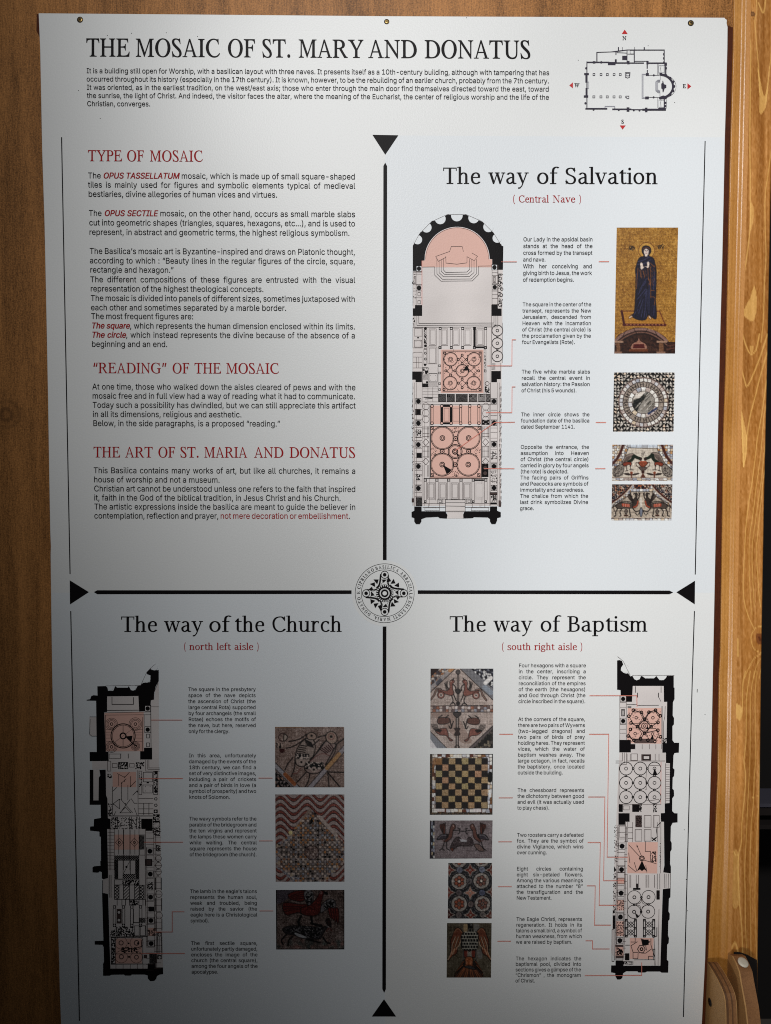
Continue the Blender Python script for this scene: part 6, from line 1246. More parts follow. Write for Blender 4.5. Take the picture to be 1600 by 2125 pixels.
di2 = p.inside([(530, 1200), (640, 1290), (860, 1520), (940, 1640), (880, 1800), (700, 2000), (600, 2060), (420, 2060), (150, 1800), (120, 1640), (260, 1500), (420, 1330)])
u_, v_ = (p.X + p.Y) / 13.5, (p.X - p.Y) / 13.5; chk = ((np.floor(u_) + np.floor(v_)) % 2 == 0); p.A = np.where((di2 > 0)[..., None], np.where(chk[..., None], np.array((136, 120, 112.)), np.array((34, 24, 26.))), p.A)
U_, V_ = (p.X + p.Y) / 62, (p.X - p.Y) / 62; fu, fv = U_ % 1 - .5, V_ % 1 - .5; hh = (np.sin(np.floor(U_) * 12.9 + np.floor(V_) * 78.2) * 43758.5) % 1
star = (np.abs(fu) + np.abs(fv) < .34 + .1 * hh) & (di > 0); pal = np.array([(142, 122, 108), (104, 108, 122), (128, 84, 58), (30, 24, 26), (148, 130, 120), (112, 104, 106), (150, 96, 52), (140, 124, 116)], float); p.A = np.where(star[..., None], pal[(hh * 8).astype(int) % 8], p.A)
p.line([(640, 1220), (860, 1460)], 46, (136, 120, 112)); p.line([(520, 1130), (430, 1240)], 34, (118, 98, 88)); p.disc(545, 1680, 88, (112, 92, 86), None, .6); p.ring(545, 1680, 88, 8, (60, 40, 42)); p.mottle(12, 22, (np.hypot(p.X - 545, p.Y - 1680) < 84).astype(float)); p.disc(270, 1425, 26, (168, 150, 96)); p.poly([(540, 1230), (566, 1280), (540, 1310), (520, 1280)], K)
p.grain(9); p.build('picture of wavy lamp shapes round a square of tiny stars')
# eagle over a lamb, in the dim lower left
F4 = (560, 1830, 9.697)
p = Picture(F4, [(122, 162), (1500, 160), (1500, 1358), (128, 1360)], (76, 64, 60), 1.3, 1.8, .62); p.mottle(160, 8); p.mottle(14, 10); p.grain(14)
p.blob([(130, 160), (480, 160), (380, 330), (150, 440)], (66, 64, 76), None, 0, .6); p.mottle(60, 8, (p.Y > 1150).astype(float), (1.6, .4, .3))
RD = (84, 38, 34)
p.blob([(370, 260), (500, 200), (700, 180), (720, 330), (620, 400), (420, 350)], RD, K, 12)
for k in range(4): p.curve([(400 + k * 36, 300 + k * 22), (560, 240 + k * 36), (700, 200 + k * 44)], 9, K)
p.blob([(280, 430), (600, 450), (760, 470), (700, 640), (560, 620), (320, 660)], RD, K, 12)
for k in range(3): p.curve([(290, 500 + k * 50), (460, 500 + k * 34), (640, 500 + k * 30)], 9, K)
p.blob([(700, 200), (800, 160), (875, 260), (860, 440), (760, 460), (700, 330)], (92, 88, 90), K, 12); p.stones(26, [(104, 100, 100), (44, 40, 44), (30, 26, 30)], p.inside([(710, 200), (860, 200), (860, 440), (730, 440)]), K, .2)
p.blob([(960, 300), (1000, 200), (1080, 190), (1060, 330), (1030, 440), (1040, 560), (960, 660), (820, 690), (640, 640), (640, 520), (800, 470), (880, 400)], (78, 34, 30), K, 12); p.mottle(13, 14, p.inside([(640, 520), (960, 380), (1040, 560), (820, 690)]), (1, .5, .5)); p.ring(1025, 225, 22, 8, (110, 104, 104)); p.blob([(1080, 190), (1160, 220), (1160, 270), (1090, 240)], K)
p.blob([(1040, 470), (1180, 350), (1300, 380), (1310, 520), (1120, 570), (1020, 620)], (80, 76, 78), K, 12); p.stones(24, [(104, 100, 100), (40, 36, 40), (30, 26, 30)], p.inside([(1060, 480), (1180, 360), (1300, 400), (1290, 500), (1110, 560)]), K, .2)
for k in range(4): p.blob([(1170 + k * 50, 540), (1220 + k * 48, 530), (1250 + k * 46, 680), (1230 + k * 44, 740 + k * 40), (1190 + k * 46, 660)], RD, K, 9)
for q in ([(630, 690), (580, 800), (600, 900)], [(830, 700), (850, 830)], [(830, 830), (920, 860), (1040, 880)]): p.curve(q, 44, K)
p.blob([(260, 940), (420, 880), (560, 880), (900, 900), (1090, 900), (1180, 860), (1120, 960), (1060, 1060), (1000, 1140), (720, 1140), (480, 1060), (330, 1040)], (48, 44, 46), K, 12); p.stones(20, [(92, 88, 90), (36, 32, 36), (28, 24, 28)], p.inside([(300, 950), (560, 890), (1080, 910), (1000, 1120), (700, 1120), (460, 1040)]), K, .2)
p.blob([(500, 1020), (640, 1060), (740, 1110), (700, 1130), (560, 1090)], (104, 104, 106)); p.ring(1170, 880, 26, 9, (116, 112, 112)); p.blob([(1120, 760), (1200, 740), (1230, 900), (1150, 860)], (46, 30, 28), K, 8); p.curve([(1130, 1000), (1190, 930), (1250, 990)], 14, (76, 36, 32))
for q in ([(330, 1060), (240, 1170), (270, 1250)], [(460, 1100), (390, 1160), (370, 1270)], [(740, 1150), (880, 1180), (1010, 1220)], [(1070, 1110), (1140, 1210), (1210, 1230)]): p.curve(q, 30, K)
p.rect(122, 160, 148, 1360, K); p.rect(1484, 160, 1502, 1360, K); p.rect(122, 1342, 1500, 1362, K); p.rect(122, 158, 1500, 170, K)
p.build('dark picture of a red eagle over a lamb')

# wyverns and birds round a central stem
F5 = (885, 1380, 10.667)
p = Picture(F5, [(90, 80), (1480, 80), (1472, 1840), (84, 1840)], (168, 148, 138), 1.2, 1.2, .64); p.mottle(120, 8); p.mottle(16, 9); p.grain(12)
p.stones(56, [(150, 130, 120), (120, 120, 130), (170, 110, 70), (190, 176, 164), (84, 74, 78)], p.inside([(80, 70), (640, 70), (80, 620)]), (74, 56, 54), .1); p.poly([(80, 70), (320, 70), (80, 280)], (66, 36, 32)); p.line([(590, 70), (60, 560)], 80, (150, 140, 138)); p.line([(590, 70), (520, 130)], 80, (190, 130, 80)); p.line([(310, 340), (250, 410)], 80, (88, 86, 96))
q_ = p.inside([(740, 70), (1500, 70), (1500, 800)]); p.mix(q_, (120, 118, 122)); p.stones(46, [(40, 40, 50), (190, 188, 186), (110, 112, 124), (60, 62, 76)], p.inside([(960, 70), (1500, 70), (1500, 560)]), (50, 44, 48), .1); p.line([(1300, 400), (1420, 290)], 90, (206, 200, 196)); p.line([(1290, 500), (1420, 610)], 110, (132, 140, 152))
p.line([(640, 90), (80, 620)], 12, K); p.line([(745, 90), (1480, 790)], 12, K); p.line([(84, 905), (1478, 888)], 11, K); p.rect(84, 910, 1480, 1035, (150, 132, 124)); p.stones(70, [(170, 150, 140), (112, 92, 90), (140, 140, 150), (160, 100, 76), (190, 176, 170)], ((p.Y > 905) & (p.Y < 1035)).astype(float), (90, 66, 60), .1, .5); p.line([(84, 1045), (1478, 1038)], 11, K)
p.stones(64, [(60, 56, 52), (128, 116, 96), (90, 82, 76), (44, 40, 40)], p.inside([(1480, 1340), (1480, 1850), (930, 1850)]), K, .08); p.line([(1480, 1350), (960, 1850)], 60, (104, 92, 92)); p.line([(1470, 1345), (930, 1840)], 10, K)
p.poly([(84, 1470), (460, 1850), (84, 1850)], (128, 130, 138)); p.poly([(84, 1620), (250, 1850), (84, 1850)], (196, 192, 194)); p.line([(90, 1465), (460, 1840)], 10, K); p.blob([(100, 1380), (90, 1300), (150, 1350)], (150, 130, 120))
p.blob([(100, 1060), (600, 1060), (900, 1500), (1000, 1700), (760, 1700), (300, 1250)], (142, 108, 94), None, 0, .45)
RB = (140, 84, 72)
p.curve([(700, 130), (700, 880)], 46, K); p.curve([(700, 200), (700, 860)], 22, (150, 130, 122)); p.disc(700, 160, 48, (96, 86, 84)); p.ring(700, 160, 48, 10, K); p.blob([(640, 560), (700, 530), (760, 570), (740, 620), (700, 640), (660, 620)], (70, 62, 62), K, 10); p.disc(700, 850, 46, (60, 52, 52))
p.curve([(680, 1060), (682, 1840)], 64, K); p.curve([(682, 1180), (682, 1830)], 30, (156, 140, 132)); p.blob([(600, 1060), (760, 1060), (740, 1120), (680, 1160), (620, 1120)], (80, 70, 68), K, 10); p.blob([(620, 1400), (740, 1400), (720, 1460), (740, 1540), (620, 1550), (650, 1460)], (72, 52, 50), K, 10); p.ring(682, 1820, 52, 12, K)
for side in (0, 1):
    m_ = (lambda P: P) if not side else (lambda P: [(1400 - x + 20, y + (10 if y > 500 else 0)) for x, y in P])
    p.blob(m_([(540, 340), (600, 330), (620, 380), (580, 430), (585, 540), (610, 620), (560, 680), (440, 650), (260, 590), (300, 550), (450, 570), (520, 500), (515, 400)]), RB, K, 10)
    p.ring(m_([(325, 665)])[0][0], m_([(325, 665)])[0][1], 62, 34, RB); p.ring(m_([(325, 665)])[0][0], m_([(325, 665)])[0][1], 78, 9, K); p.disc(m_([(325, 665)])[0][0], m_([(325, 665)])[0][1], 16, K)
    p.curve(m_([(320, 540), (230, 540), (180, 660), (100, 770)]), 42, K); p.curve(m_([(320, 540), (230, 540), (180, 660), (100, 770)]), 22, (150, 112, 98))
    for j in range(4): p.curve(m_([(440 + j * 22, 560 - j * 6), (420 + j * 14, 460), (400 + j * 26, 400 - j * 16)]), 11, K)
    for q in ([(560, 680), (590, 780), (570, 850)], [(600, 650), (640, 740), (660, 790)], [(530, 870), (590, 830), (640, 880)], [(590, 430), (650, 500), (640, 560)], [(605, 300), (580, 340)]): p.curve(m_(q), 20, K)
    p.disc(m_([(548, 370)])[0][0], 370, 9, (200, 180, 160))
    p.blob(m_([(250, 1200), (330, 1160), (500, 1170), (520, 1260), (380, 1310), (260, 1290)]), (110, 72, 62), K, 10)
    for q in ([(270, 1160), (350, 1110)], [(420, 1170), (490, 1110)], [(520, 1200), (560, 1390)], [(500, 1340), (540, 1400), (600, 1240)]): p.curve(m_(q), 20, K)
    p.blob(m_([(340, 1400), (440, 1400), (480, 1500), (500, 1600), (590, 1660), (520, 1670), (440, 1560), (300, 1540), (200, 1450)]), RB, K, 10)
    for j in range(5): p.curve(m_([(120 + j * 28, 1310), (170 + j * 26, 1420), (300 + j * 12, 1490 - j * 14)]), 11, K)
p.build('picture of two mirrored pairs of dragons round a stem')
# chessboard
F6 = (885, 1555, 9.04)
p = Picture(F6, [(66, 88), (1246, 86), (1238, 1225), (60, 1228)], (150, 120, 84), 1.2, 1.15)
p.stones(74, MARB + [(120, 70, 50), (150, 104, 66)], np.ones(p.X.shape), (70, 46, 40), .07, .5); p.wedges(20, ((p.X < 100) | (p.Y > 1180)).astype(float), (34, 26, 24), (150, 130, 100)); p.rect(60, 80, 1250, 100, K); p.rect(1222, 80, 1250, 1228, K); p.rect(96, 90, 112, 1180, (50, 34, 30))
p.rect(172, 168, 1145, 1110, K)
for r_ in range(8):
    for c_ in range(8):
        x = 180 + c_ * 121.5 - r_ * .9; y = 172 + r_ * 116.5; dk = (r_ + c_) % 2 == 1; j = lambda: p.r.uniform(-4, 4)
        q = [(x + j(), y + j()), (x + 119 + j(), y + j()), (x + 119 + j(), y + 113 + j()), (x + j(), y + 113 + j())]; base = (48, 36, 32) if dk else (172 + p.r.uniform(-10, 8), 142 + p.r.uniform(-10, 6), 100)
        m = p.inside(q); p.mix(m, base); p.grain(11 if dk else 17, m)
p.rect(120, 170, 300, 295, (152, 98, 52), .7); p.blob([(1155, 440), (1220, 440), (1215, 610), (1150, 600)], K)
p.rect(480, 1115, 590, 1165, (206, 200, 192)); p.rect(175, 1108, 345, 1165, (206, 196, 192)); p.rect(870, 1108, 1025, 1170, (212, 202, 200)); p.rect(500, 104, 660, 160, (214, 208, 196)); p.rect(1160, 765, 1215, 900, (220, 218, 216)); p.rect(120, 580, 170, 690, (206, 198, 190))
p.mottle(10, 7); p.build('picture of a stone chessboard')
# two roosters with a fox
p = Picture(F6, [(64, 1335), (1240, 1332), (1228, 2045), (60, 2050)], (132, 118, 120), 1.2, 1.1); p.mottle(70, 7); p.mottle(12, 10); p.grain(12)
p.stones(62, [(150, 164, 176), (196, 176, 140), (206, 204, 200), (48, 52, 60), (150, 150, 166)], (p.X < 155).astype(float), (60, 54, 60), .1, .3); p.rect(60, 1330, 96, 2050, (70, 62, 72)); p.line([(60, 2040), (1230, 2040)], 10, (50, 40, 44))
for side in (0, 1):
    m_ = (lambda P: P) if not side else (lambda P: [(1362 - x, y) for x, y in P])
    for j in range(4): p.blob(m_([(250 + j * 30, 1440 - j * 12), (280 + j * 26, 1420 - j * 8), (350, 1580), (315, 1585)]), (112, 62, 50), K, 7)
    p.blob(m_([(200, 1690), (260, 1610), (370, 1590), (420, 1620), (370, 1670), (270, 1690)]), (74, 66, 74), K, 10); p.curve(m_([(230, 1670), (290, 1615), (370, 1610)]), 6, (170, 164, 168)); p.rect(*( (372, 1590, 420, 1660) if not side else (942, 1590, 990, 1660)), (50, 36, 36))
    p.blob(m_([(500, 1400), (545, 1430), (540, 1480), (500, 1540), (480, 1650), (420, 1710), (360, 1740), (340, 1710), (400, 1650), (430, 1560), (440, 1500), (475, 1420)]), (116, 76, 66), K, 10); p.disc(m_([(505, 1440)])[0][0], 1440, 10, (190, 170, 160)); p.curve(m_([(300, 1690), (330, 1720), (400, 1700)]), 14, (96, 56, 50))
    for q in ([(340, 1730), (300, 1850), (250, 1890)], [(380, 1740), (380, 1850), (440, 1890)], [(290, 1860), (340, 1890)], [(500, 1520), (680, 1540)], [(590, 1590), (625, 1560), (615, 1490)], [(590, 1480), (640, 1500)]): p.curve(m_(q), 14, K)
p.blob([(500, 1720), (600, 1640), (720, 1740), (800, 1640), (870, 1720), (850, 1810), (620, 1810), (500, 1880), (450, 1850)], (84, 70, 72), K, 9); p.mottle(14, 16, p.inside([(500, 1720), (600, 1640), (800, 1640), (870, 1720), (850, 1800), (500, 1870)])); p.poly([(622, 1680), (755, 1700), (755, 1740), (640, 1730)], (172, 168, 172)); p.blob([(450, 1860), (510, 1850), (490, 1910)], (120, 66, 52), K, 6); p.blob([(890, 1790), (980, 1780), (1080, 1890), (980, 1900)], (120, 96, 90), K, 10)
p.build('picture of two roosters carrying a fox on a pole')
# flowers in circles
F7 = (915, 1780, 8.33)
p = Picture(F7, [(128, 90), (884, 88), (878, 1050), (118, 1050)], (92, 90, 92), 1.2, 1.2, .64); p.stones(20, [(110, 108, 108), (66, 66, 70), (88, 86, 90), (50, 48, 52)], np.ones(p.X.shape), (40, 38, 42), .15)
for cx, cy in ((318, 410), (695, 400), (318, 795), (715, 795), (318, 40), (700, 30)):
    p.ring(cx, cy, 178, 10, K, .8); p.disc(cx, cy, 135, (146, 136, 128)); p.ring(cx, cy, 137, 8, K); p.mottle(16, 10, (np.hypot(p.X - cx, p.Y - cy) < 135).astype(float))
    for k in range(6):
        t = math.radians(60 * k + 30 + (12 if cx > 600 else 0)); p.disc(cx + 58 * math.cos(t), cy + 62 * math.sin(t), 36, K); p.disc(cx + 58 * math.cos(t), cy + 62 * math.sin(t), 29, (158, 84, 60) if cx < 600 else (128, 84, 72))
    p.disc(cx, cy, 18, (190, 176, 160) if cy < 500 else (120, 76, 60))
for cx, cy, c_ in ((325, 215, (112, 116, 132)), (708, 208, (118, 124, 142)), (490, 405, (108, 100, 100)), (312, 605, (104, 92, 92)), (708, 602, (92, 98, 122)), (515, 800, (112, 96, 92)), (310, 985, (112, 100, 98)), (720, 980, (120, 110, 104))): p.disc(cx, cy, 58, K); p.disc(cx, cy, 51, c_); p.ring(cx, cy, 24, 5, (60, 56, 62)); p.disc(cx, cy, 7, K)
for cx, cy, c_ in ((505, 215, (134, 58, 44)), (505, 605, (170, 112, 92)), (512, 985, (122, 56, 44)), (150, 215, (128, 60, 48)), (140, 600, (132, 62, 50)), (870, 215, (120, 60, 48)), (880, 590, (110, 60, 50)), (140, 980, (90, 40, 36)), (850, 1000, (110, 60, 50))):
    s4 = [(cx + r_ * math.cos(math.radians(a)), cy + r_ * math.sin(math.radians(a))) for a, r_ in ((0, 120), (45, 52), (90, 120), (135, 52), (180, 120), (225, 52), (270, 120), (315, 52))]; p.poly(s4, (150, 138, 128)); p.poly([(cx + (x - cx) * .78, cy + (y - cy) * .78) for x, y in s4], c_); p.disc(cx, cy, 17, (180, 164, 150)); p.disc(cx, cy, 8, K)
p.mottle(11, 10); p.grain(9); p.build('picture of six-petaled flowers in circles')
# spread eagle
p = Picture(F7, [(106, 1128), (876, 1128), (866, 2070), (98, 2070)], (92, 82, 66), 1.2, 1.2, .64); p.mottle(90, 8); p.mottle(13, 8); p.grain(9); p.blob([(400, 1150), (480, 1180), (460, 1280), (400, 1290)], (150, 124, 88)); p.blob([(570, 1150), (660, 1170), (640, 1290), (580, 1290)], (112, 108, 102)); p.blob([(620, 1600), (720, 1600), (700, 1740), (640, 1720)], (112, 106, 100))
OR = (158, 88, 52)
for side in (0, 1):
    m_ = (lambda P: P) if not side else (lambda P: [(992 - x, y) for x, y in P])
    p.blob(m_([(200, 1350), (250, 1230), (320, 1220), (380, 1300), (340, 1380), (300, 1500), (280, 1640), (200, 1700), (120, 1790), (170, 1640), (170, 1450)]), (120, 66, 46), K, 9)
    for j in range(5): p.curve(m_([(250 + j * 26, 1370), (200 + j * 30, 1500), (190 + j * 24, 1620 - j * 20), (130 + j * 36, 1760 - j * 46)]), 16, OR if j % 2 else (176, 140, 112)); p.curve(m_([(240 + j * 26, 1370), (188 + j * 30, 1500), (176 + j * 24, 1620 - j * 20)]), 6, K)
    p.curve(m_([(225, 1290), (300, 1230), (370, 1300)]), 7, (170, 130, 90)); p.blob(m_([(400, 1580), (470, 1580), (460, 1700), (410, 1720)]), (128, 56, 42), K, 8); p.curve(m_([(385, 1590), (390, 1720), (370, 1780)]), 18, (140, 134, 128)); p.curve(m_([(385, 1590), (390, 1720), (370, 1780)]), 7, K)
p.blob([(470, 1140), (540, 1140), (560, 1260), (640, 1310), (640, 1500), (610, 1590), (490, 1600), (380, 1590), (350, 1480), (370, 1310), (460, 1280)], (30, 28, 30), K, 8)
gx = p.X / 48; row = np.floor(p.Y / 56); fx = (gx + row % 2 * .5) % 1 - .5; fy = (p.Y / 56) % 1 - .5; p.mix(p.inside([(480, 1230), (550, 1230), (640, 1330), (630, 1590), (370, 1590), (360, 1340)]) * (np.maximum(np.abs(fx), np.abs(fy)) > .38), (150, 144, 130)); p.ring(522, 1165, 13, 6, (170, 164, 150))
for j in range(5): p.line([(455, 1610 + j * 22), (492, 1640 + j * 22), (530, 1610 + j * 22)], 8, (170, 164, 154))
p.blob([(430, 1720), (540, 1720), (545, 1850), (430, 1850)], OR, K, 9); p.poly([(380, 1780), (600, 1780), (740, 2070), (230, 2070)], (60, 48, 42)); p.poly([(430, 1720), (540, 1720), (545, 1850), (430, 1850)], OR); p.mottle(24, 20, p.inside([(430, 1720), (540, 1720), (545, 1850), (430, 1850)]))
for j in range(13): x = 250 + j * 39; p.curve([(430 + j * 9, 1850), (490 + (x - 490) * .6, 1950), (x, 2065)], 15, OR if j % 3 else (110, 66, 48)); 
for j in range(5): p.curve([(400 - j * 8, 1760 + j * 30), (340 - j * 20, 1860 + j * 30), (270 - j * 8, 1960 + j * 20)], 12, OR if j % 2 else K); p.curve([(590 + j * 8, 1760 + j * 30), (650 + j * 16, 1860 + j * 30), (700 + j * 6, 1960 + j * 20)], 12, OR if j % 2 else K)
p.blob([(400, 1880), (480, 1860), (560, 1880), (600, 1930), (480, 1910)], (70, 68, 68), K, 8); p.build('dark picture of an eagle with spread wings')

# ------------------------------------------------------------------ wooden wall, post, dark opening, two plywood ends
WALL_Y, POST_Y = 0.0205, 0.0130
kn = [(12, 860, .028, 1.0), (118, 1450, .024, 1.5)]
knots = []
for kx, ky, kr, sx in kn:
    x, z = hit(kx, ky, WALL_Y); knots.append((float(x), float(z), kr, sx))
M_WALL = wood_mat('stained_plywood', (104, 67, 31), (192, 132, 74), 2.4, (12, 12, 1.0), .5, knots, pore=.75, spec=.22, speck=480)
x_post = float(hit(1530, 1062, WALL_Y)[0])       # where the post's side meets the wall
def slab(name, x0, x1, y0, y1, z0, z1, m, parent=None, bevel=0.0, seg=3):
    bm = bmesh.new(); bmesh.ops.create_cube(bm, size=1)
    for v in bm.verts: v.co = Vector(((x0 + x1) / 2 + v.co.x * (x1 - x0), (y0 + y1) / 2 + v.co.y * (y1 - y0), (z0 + z1) / 2 + v.co.z * (z1 - z0)))
    if bevel: bmesh.ops.bevel(bm, geom=list(bm.edges), offset=bevel, segments=seg, affect='EDGES', profile=.5)
    me = bpy.data.meshes.new(name); bm.to_mesh(me); bm.free(); me.materials.append(m)
    o = bpy.data.objects.new(name, me); col.objects.link(o)
    if parent is not None: o.parent = parent
    return o
# the wall leans a hair with the panel's own slant: its right edge follows the post
def quadwall(name, P, y0, y1, m):
    v = [(x, y0, z) for x, z in P] + [(x, y1, z) for x, z in P]
    return link_mesh(name, v, [(0, 1, 2, 3), (7, 6, 5, 4)] + [(i, 4 + i, 4 + (i + 1) % 4, (i + 1) % 4) for i in range(4)], [m])
def at(px, py, y): x, z = hit(px, py, y); return float(x), float(z)
pr_top, pr_bot = at(1543, -400, WALL_Y), at(1470, 2500, WALL_Y)
w = quadwall('wooden_wall', [(-1.6, 0.0), (pr_bot[0], 0.0), (pr_top[0], 2.9), (-1.6, 2.9)], WALL_Y, WALL_Y + .02, M_WALL)
tag(w, kind='structure')

# post: front face with its rounded left arris, drawn in cross sections down its length
post = tag(empty('timber_post', (0, 0, 0)), 'varnished pine post with pale cathedral grain, right of the white panel', 'post')
F8 = {'a': (1400, 0, 3.035), 'b': (1400, 700, 3.035), 'c': (1400, 1400, 2.93)}
LEFT = [(-400, 1554), (0, 1548), (350, 1541), (700, 1532), (1050, 1524), (1400, 1518.5), (1760, 1512), (2125, 1503), (2500, 1493)]
RIGHT = [(-400, 1612), (0, 1606), (300, 1600), (700, 1592), (1050, 1584), (1400, 1578), (1760, 1574), (1990, 1571), (2125, 1569), (2500, 1563)]
NR, NC = 900, 56
ys = np.linspace(-400, 2500, NR); le = np.interp(ys, *zip(*LEFT)); ri = np.interp(ys, *zip(*RIGHT))
GX = np.linspace(0, 1, NC)[None, :] * (ri - le)[:, None] + le[:, None]; GY = np.repeat(ys[:, None], NC, 1)
g3 = np.random.default_rng(3)
def noise2(sx, sy, seed):
    r_ = np.random.default_rng(seed); fx, fy = (GX - 1480) / sx, (GY + 420) / sy; nx, ny = int(fx.max()) + 3, int(fy.max()) + 3; T = r_.normal(0, 1, (ny, nx))
    ix, iy = np.clip(fx.astype(int), 0, nx - 2), fy.astype(int); tx, ty = fx - ix, fy - iy; tx = tx * tx * (3 - 2 * tx); ty = ty * ty * (3 - 2 * ty)
    return (T[iy, ix] * (1 - tx) + T[iy, ix + 1] * tx) * (1 - ty) + (T[iy + 1, ix] * (1 - tx) + T[iy + 1, ix + 1] * tx) * ty
C = np.ones((NR, NC, 3)) * np.array((172, 114, 54.0)); C += noise2(14, 200, 1)[..., None] * np.array((13, 11, 8)); C += noise2(3, 120, 2)[..., None] * 9; C += noise2(2.0, 6, 4)[..., None] * 8
PALE = np.array((240, 192, 112.0)); WOB = noise2(30, 60, 5) * .8
def gline(fr, pts, w, col=PALE, al=.6):
    ox, oy, s = F8[fr]; P = np.array(cat(pts, False, 5)) / s + np.array((ox, oy)); D_ = np.full(GX.shape, 1e9)
    y0, y1 = P[:, 1].min() - 8, P[:, 1].max() + 8; sel = (ys > y0) & (ys < y1); X, Y = GX[sel] + WOB[sel], GY[sel]; d_ = np.full(X.shape, 1e9)
    for a, b in zip(P[:-1], P[1:]):
        d = b - a; l = d.dot(d) + 1e-9; t = np.clip(((X - a[0]) * d[0] + (Y - a[1]) * d[1]) / l, 0, 1); d_ = np.minimum(d_, np.hypot(X - a[0] - t * d[0], (Y - a[1] - t * d[1])))
    m = np.clip((w * .38 - d_) / 1.1 + .5, 0, 1)[..., None] * al; C[sel] = C[sel] * (1 - m) + np.array(col) * m
def gpoly(fr, pts, col=PALE, al=.6):
    ox, oy, s = F8[fr]; P = np.array(cat(pts, True, 4)) / s + np.array((ox, oy)); ins = np.zeros(GX.shape, bool)
    for (x0, y0), (x1, y1) in zip(P, np.roll(P, -1, 0)):
        if y0 != y1: ins ^= ((y0 > GY) != (y1 > GY)) & (GX + WOB < (x1 - x0) * (GY - y0) / (y1 - y0) + x0)
    C[ins] = C[ins] * (1 - al) + np.array(col) * al
for pts, w in (([(470, 200), (480, 300), (476, 500), (472, 900), (474, 1200), (478, 1400), (455, 1600), (425, 1780)], 3.4), ([(512, -60), (520, 60), (508, 130), (515, 250), (528, 420), (535, 600)], 2.6), ([(620, 200), (600, 420), (585, 560), (572, 650)], 2.6),
               ([(615, 900), (590, 1080), (575, 1180), (568, 1280), (572, 1430), (575, 1600), (565, 1800), (560, 2000), (545, 2160)], 2.4), ([(470, 30), (455, 110), (460, 190), (480, 220)], 2), ([(575, -40), (560, 80), (530, 20)], 4)): gline('a', pts, w)
gpoly('a', [(522, 420), (560, 600), (585, 540), (600, 400), (580, 640), (550, 712), (530, 700), (533, 600)]); gpoly('a', [(500, 1800), (516, 1860), (515, 1960), (495, 2020), (460, 2010), (430, 1975), (450, 1920), (475, 1880)]); gpoly('a', [(475, 1280), (500, 1320), (495, 1400), (475, 1450)], PALE, .45)
for pts, w in (([(430, -20), (460, 70), (485, 106), (515, 75), (535, -20)], 3.6), ([(402, 40), (420, 180), (445, 280), (460, 308), (500, 230), (545, 110), (585, -20)], 3.6), ([(400, 120), (412, 330), (422, 450), (428, 640), (432, 815)], 3.2), ([(432, 815), (450, 720), (455, 620), (480, 480), (520, 330), (560, 180), (592, 60)], 3.0),
               ([(600, 150), (570, 330), (545, 500), (520, 640), (500, 800), (485, 920), (465, 1060), (445, 1250), (435, 1450), (432, 1600), (442, 1690), (470, 1770), (500, 1830)], 2.4), ([(596, 320), (560, 500), (545, 700), (510, 950), (495, 1100), (475, 1250), (470, 1450), (475, 1600), (490, 1750)], 1.9),
               ([(580, 560), (550, 850), (530, 1000), (510, 1150), (495, 1300), (490, 1500), (505, 1700)], 1.9), ([(575, 760), (555, 920), (535, 1120), (525, 1250), (520, 1450), (530, 1600), (545, 1700)], 1.9), ([(395, 1900), (400, 2010)], 4.5),
               ([(555, 1820), (510, 1832), (482, 1890), (500, 1960), (550, 1990)], 2.4), ([(550, 1990), (505, 2020), (470, 2080), (440, 2150)], 2.2), ([(552, 2010), (520, 2060), (500, 2150)], 1.8), ([(555, 2030), (535, 2150)], 1.8)): gline('b', pts, w)
gpoly('b', [(418, 440), (450, 600), (456, 640), (445, 760), (430, 820), (424, 700)]); gpoly('b', [(475, 60), (500, 60), (488, 108)], PALE, .5)
for pts, w in (([(432, -20), (415, 60), (410, 200), (395, 270), (370, 250), (352, 160), (350, 60)], 3.2), ([(462, -20), (440, 130), (432, 280), (430, 420), (420, 520), (432, 620), (425, 750), (410, 900), (405, 1020), (390, 1090), (385, 1200), (390, 1380), (405, 1500), (415, 1700)], 2.8), ([(350, 1060), (375, 1100), (392, 1090)], 2.6),
               ([(487, -20), (465, 150), (458, 400), (455, 600), (445, 800), (435, 1000), (425, 1200), (430, 1500), (440, 1720)], 2.0), ([(502, -20), (490, 300), (492, 500), (480, 760), (465, 950), (458, 1200), (465, 1720)], 1.9), ([(520, 400), (515, 700), (500, 1000), (490, 1400), (500, 1750)], 1.8),
               ([(352, 1660), (368, 1630), (385, 1680)], 5), ([(470, 750), (490, 742), (510, 738)], 2)): gline('c', pts, w)
gpoly('c', [(352, 1100), (388, 1090), (392, 1300), (388, 1400), (350, 1400)], PALE, .4); gpoly('c', [(372, 180), (405, 200), (392, 272), (372, 240)], PALE, .7)
gline('b', [(532, 1880), (536, 1915)], 16, (120, 66, 30), .9); gline('b', [(534, 1890), (540, 1905)], 6, (84, 40, 18), .8); gline('a', [(490, 86), (494, 90)], 13, (104, 66, 36), .85); gline('a', [(491, 87), (493, 89)], 6, (150, 104, 62), .9); gline('a', [(490, 60), (470, 90), (485, 122), (512, 110)], 1.6, (110, 74, 42), .6)
edge_dark = np.clip(1 - (GX - le[:, None]) / 9, 0, 1)[..., None]; C = C * (1 - edge_dark * .0)
